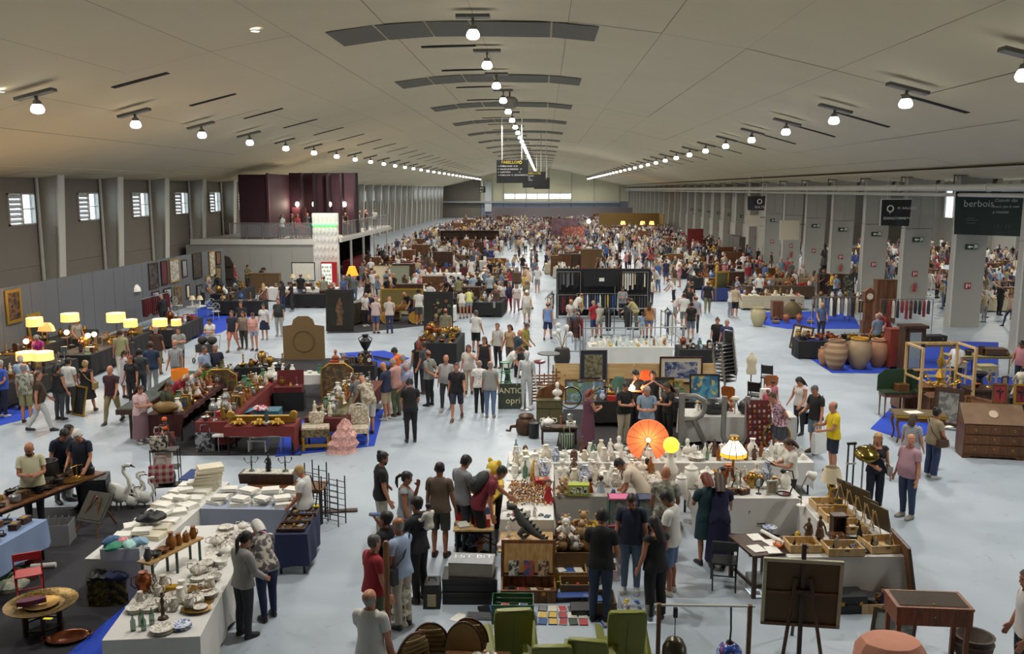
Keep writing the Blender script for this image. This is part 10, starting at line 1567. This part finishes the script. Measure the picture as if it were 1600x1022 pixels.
# the rest of the crowd, past the limit: one object
TPc=Tmpl(170,[],1);cv=[];cf=[];cmi=[];off=0;cen=TPc.c
reg=np.where((cen[:,2]>1.47)&~TPc.arm,np.where((cen[:,2]>1.64)|(cen[:,1]<-.02),2,0),np.where(TPc.arm&(TPc.t>.2),0,np.where(cen[:,2]>.95,1,3)))
poses=[lbs(TPc.v,TPc.w,fk(q))for q in(ST,WALK,LOOK,HOLD,LEAN,CROSS)];poses=[q-np.array((0,0,q[:,2].min()))for q in poses]
pal=[SKIN[0],SKIN[1]]+[M(c,.8,0,0)for c in CT]+[M(c,.8,0,0)for c,_ in CB]+[HC['bk'],HC['br'],HC['gr']]
def mass(n,fx):
 global off
 k=0;tr=0
 while k<n and tr<n*20:
  tr+=1;x,y=fx()
  if not free(x,y,.5):continue
  taken.append((x,y));k+=1;q=r.choice(poses)*r.uniform(.93,1.06);a=r.uniform(0,6.28);c,s=cos(a),sin(a)
  cv.append(np.stack((q[:,0]*c-q[:,1]*s+x,q[:,0]*s+q[:,1]*c+y,q[:,2]),1));cf.append(TPc.f+off);off+=len(q)
  cols=np.array((r.randrange(2),2+r.randrange(len(CT)),len(pal)-1-r.randrange(3),2+len(CT)+r.randrange(len(CB))));cmi.append(cols[reg])
mass(900,lambda:(r.uniform(-16,18.5),r.triangular(90,188,112)));mass(420,lambda:(r.uniform(22.3,45),r.triangular(36,100,55)));mass(260,lambda:(r.choice((r.uniform(-15,-4),r.uniform(.2,5.2),r.uniform(9,18.8))),r.uniform(74,104)))
me=tome('crowd',np.vstack(cv),np.vstack(cf));
for m_ in pal:me.materials.append(m_)
me.polygons.foreach_set('material_index',np.concatenate(cmi).astype(np.int32));cr=ob('crowd',me);cr['kind']='stuff';tag(cr,'dense distant crowd of shoppers filling the far end and side hall','crowd')
# ---------- finish: lettering to meshes, unique labels ----------
bpy.context.view_layer.update();_dg=bpy.context.evaluated_depsgraph_get()
for o in TXT:
 me=D.meshes.new_from_object(o.evaluated_get(_dg));n=D.objects.new('lettering',me);COL.objects.link(n);n.parent=o.parent;n.location=o.location;n.rotation_euler=o.rotation_euler;D.objects.remove(o);n['kind']='stuff'
def sx(o):
 w=o.location if o.type=='EMPTY'or o.location.length>.01 else(o.matrix_world@Vector(o.bound_box[0]))
 d=w.y*cos(rad(2))-w.x*sin(rad(2));return(w.x/max(d,1),w.y)
ORD=['','first','second','third','fourth','fifth','sixth','seventh','eighth','ninth','tenth','eleventh','twelfth']
def ordn(i):return ORD[i]if i<=12 else None
def relabel():
 by={}
 for o in ALL:by.setdefault(o['label'],[]).append(o)
 for l,os_ in by.items():
  n=len(os_)
  if n<2:continue
  nw=len(l.split())
  if n==2 and nw<=13:
   os_.sort(key=sx);os_[0]['label']=l+', the left one';os_[1]['label']=l+', the right one'
  elif n<=12 and nw<=13:
   os_.sort(key=sx)
   for i,o in enumerate(os_):o['label']=l+', '+(ordn(i+1)or '')+' from left'
  elif nw<=10:
# rows by distance, then order in the row
   os_.sort(key=lambda o:sx(o)[1]);k=max(1,math.ceil(n/11));sz=math.ceil(n/k)
   rows=[os_[i:i+sz]for i in range(0,n,sz)]
   for ri,r in enumerate(rows):
    r.sort(key=sx);rn='nearest rows'if len(rows)==1 else ordn(ri+1)
    for i,o in enumerate(r):
     if rn:o['label']=l+f', {rn} row, {ordn(i+1)} from left'if len(rows)>1 else l+f', {ordn(i+1)} from left'
  for o in os_:
   if not o.get('group'):o['group']='look-alike '+o['category']+' pieces: '+l[:40]
relabel()
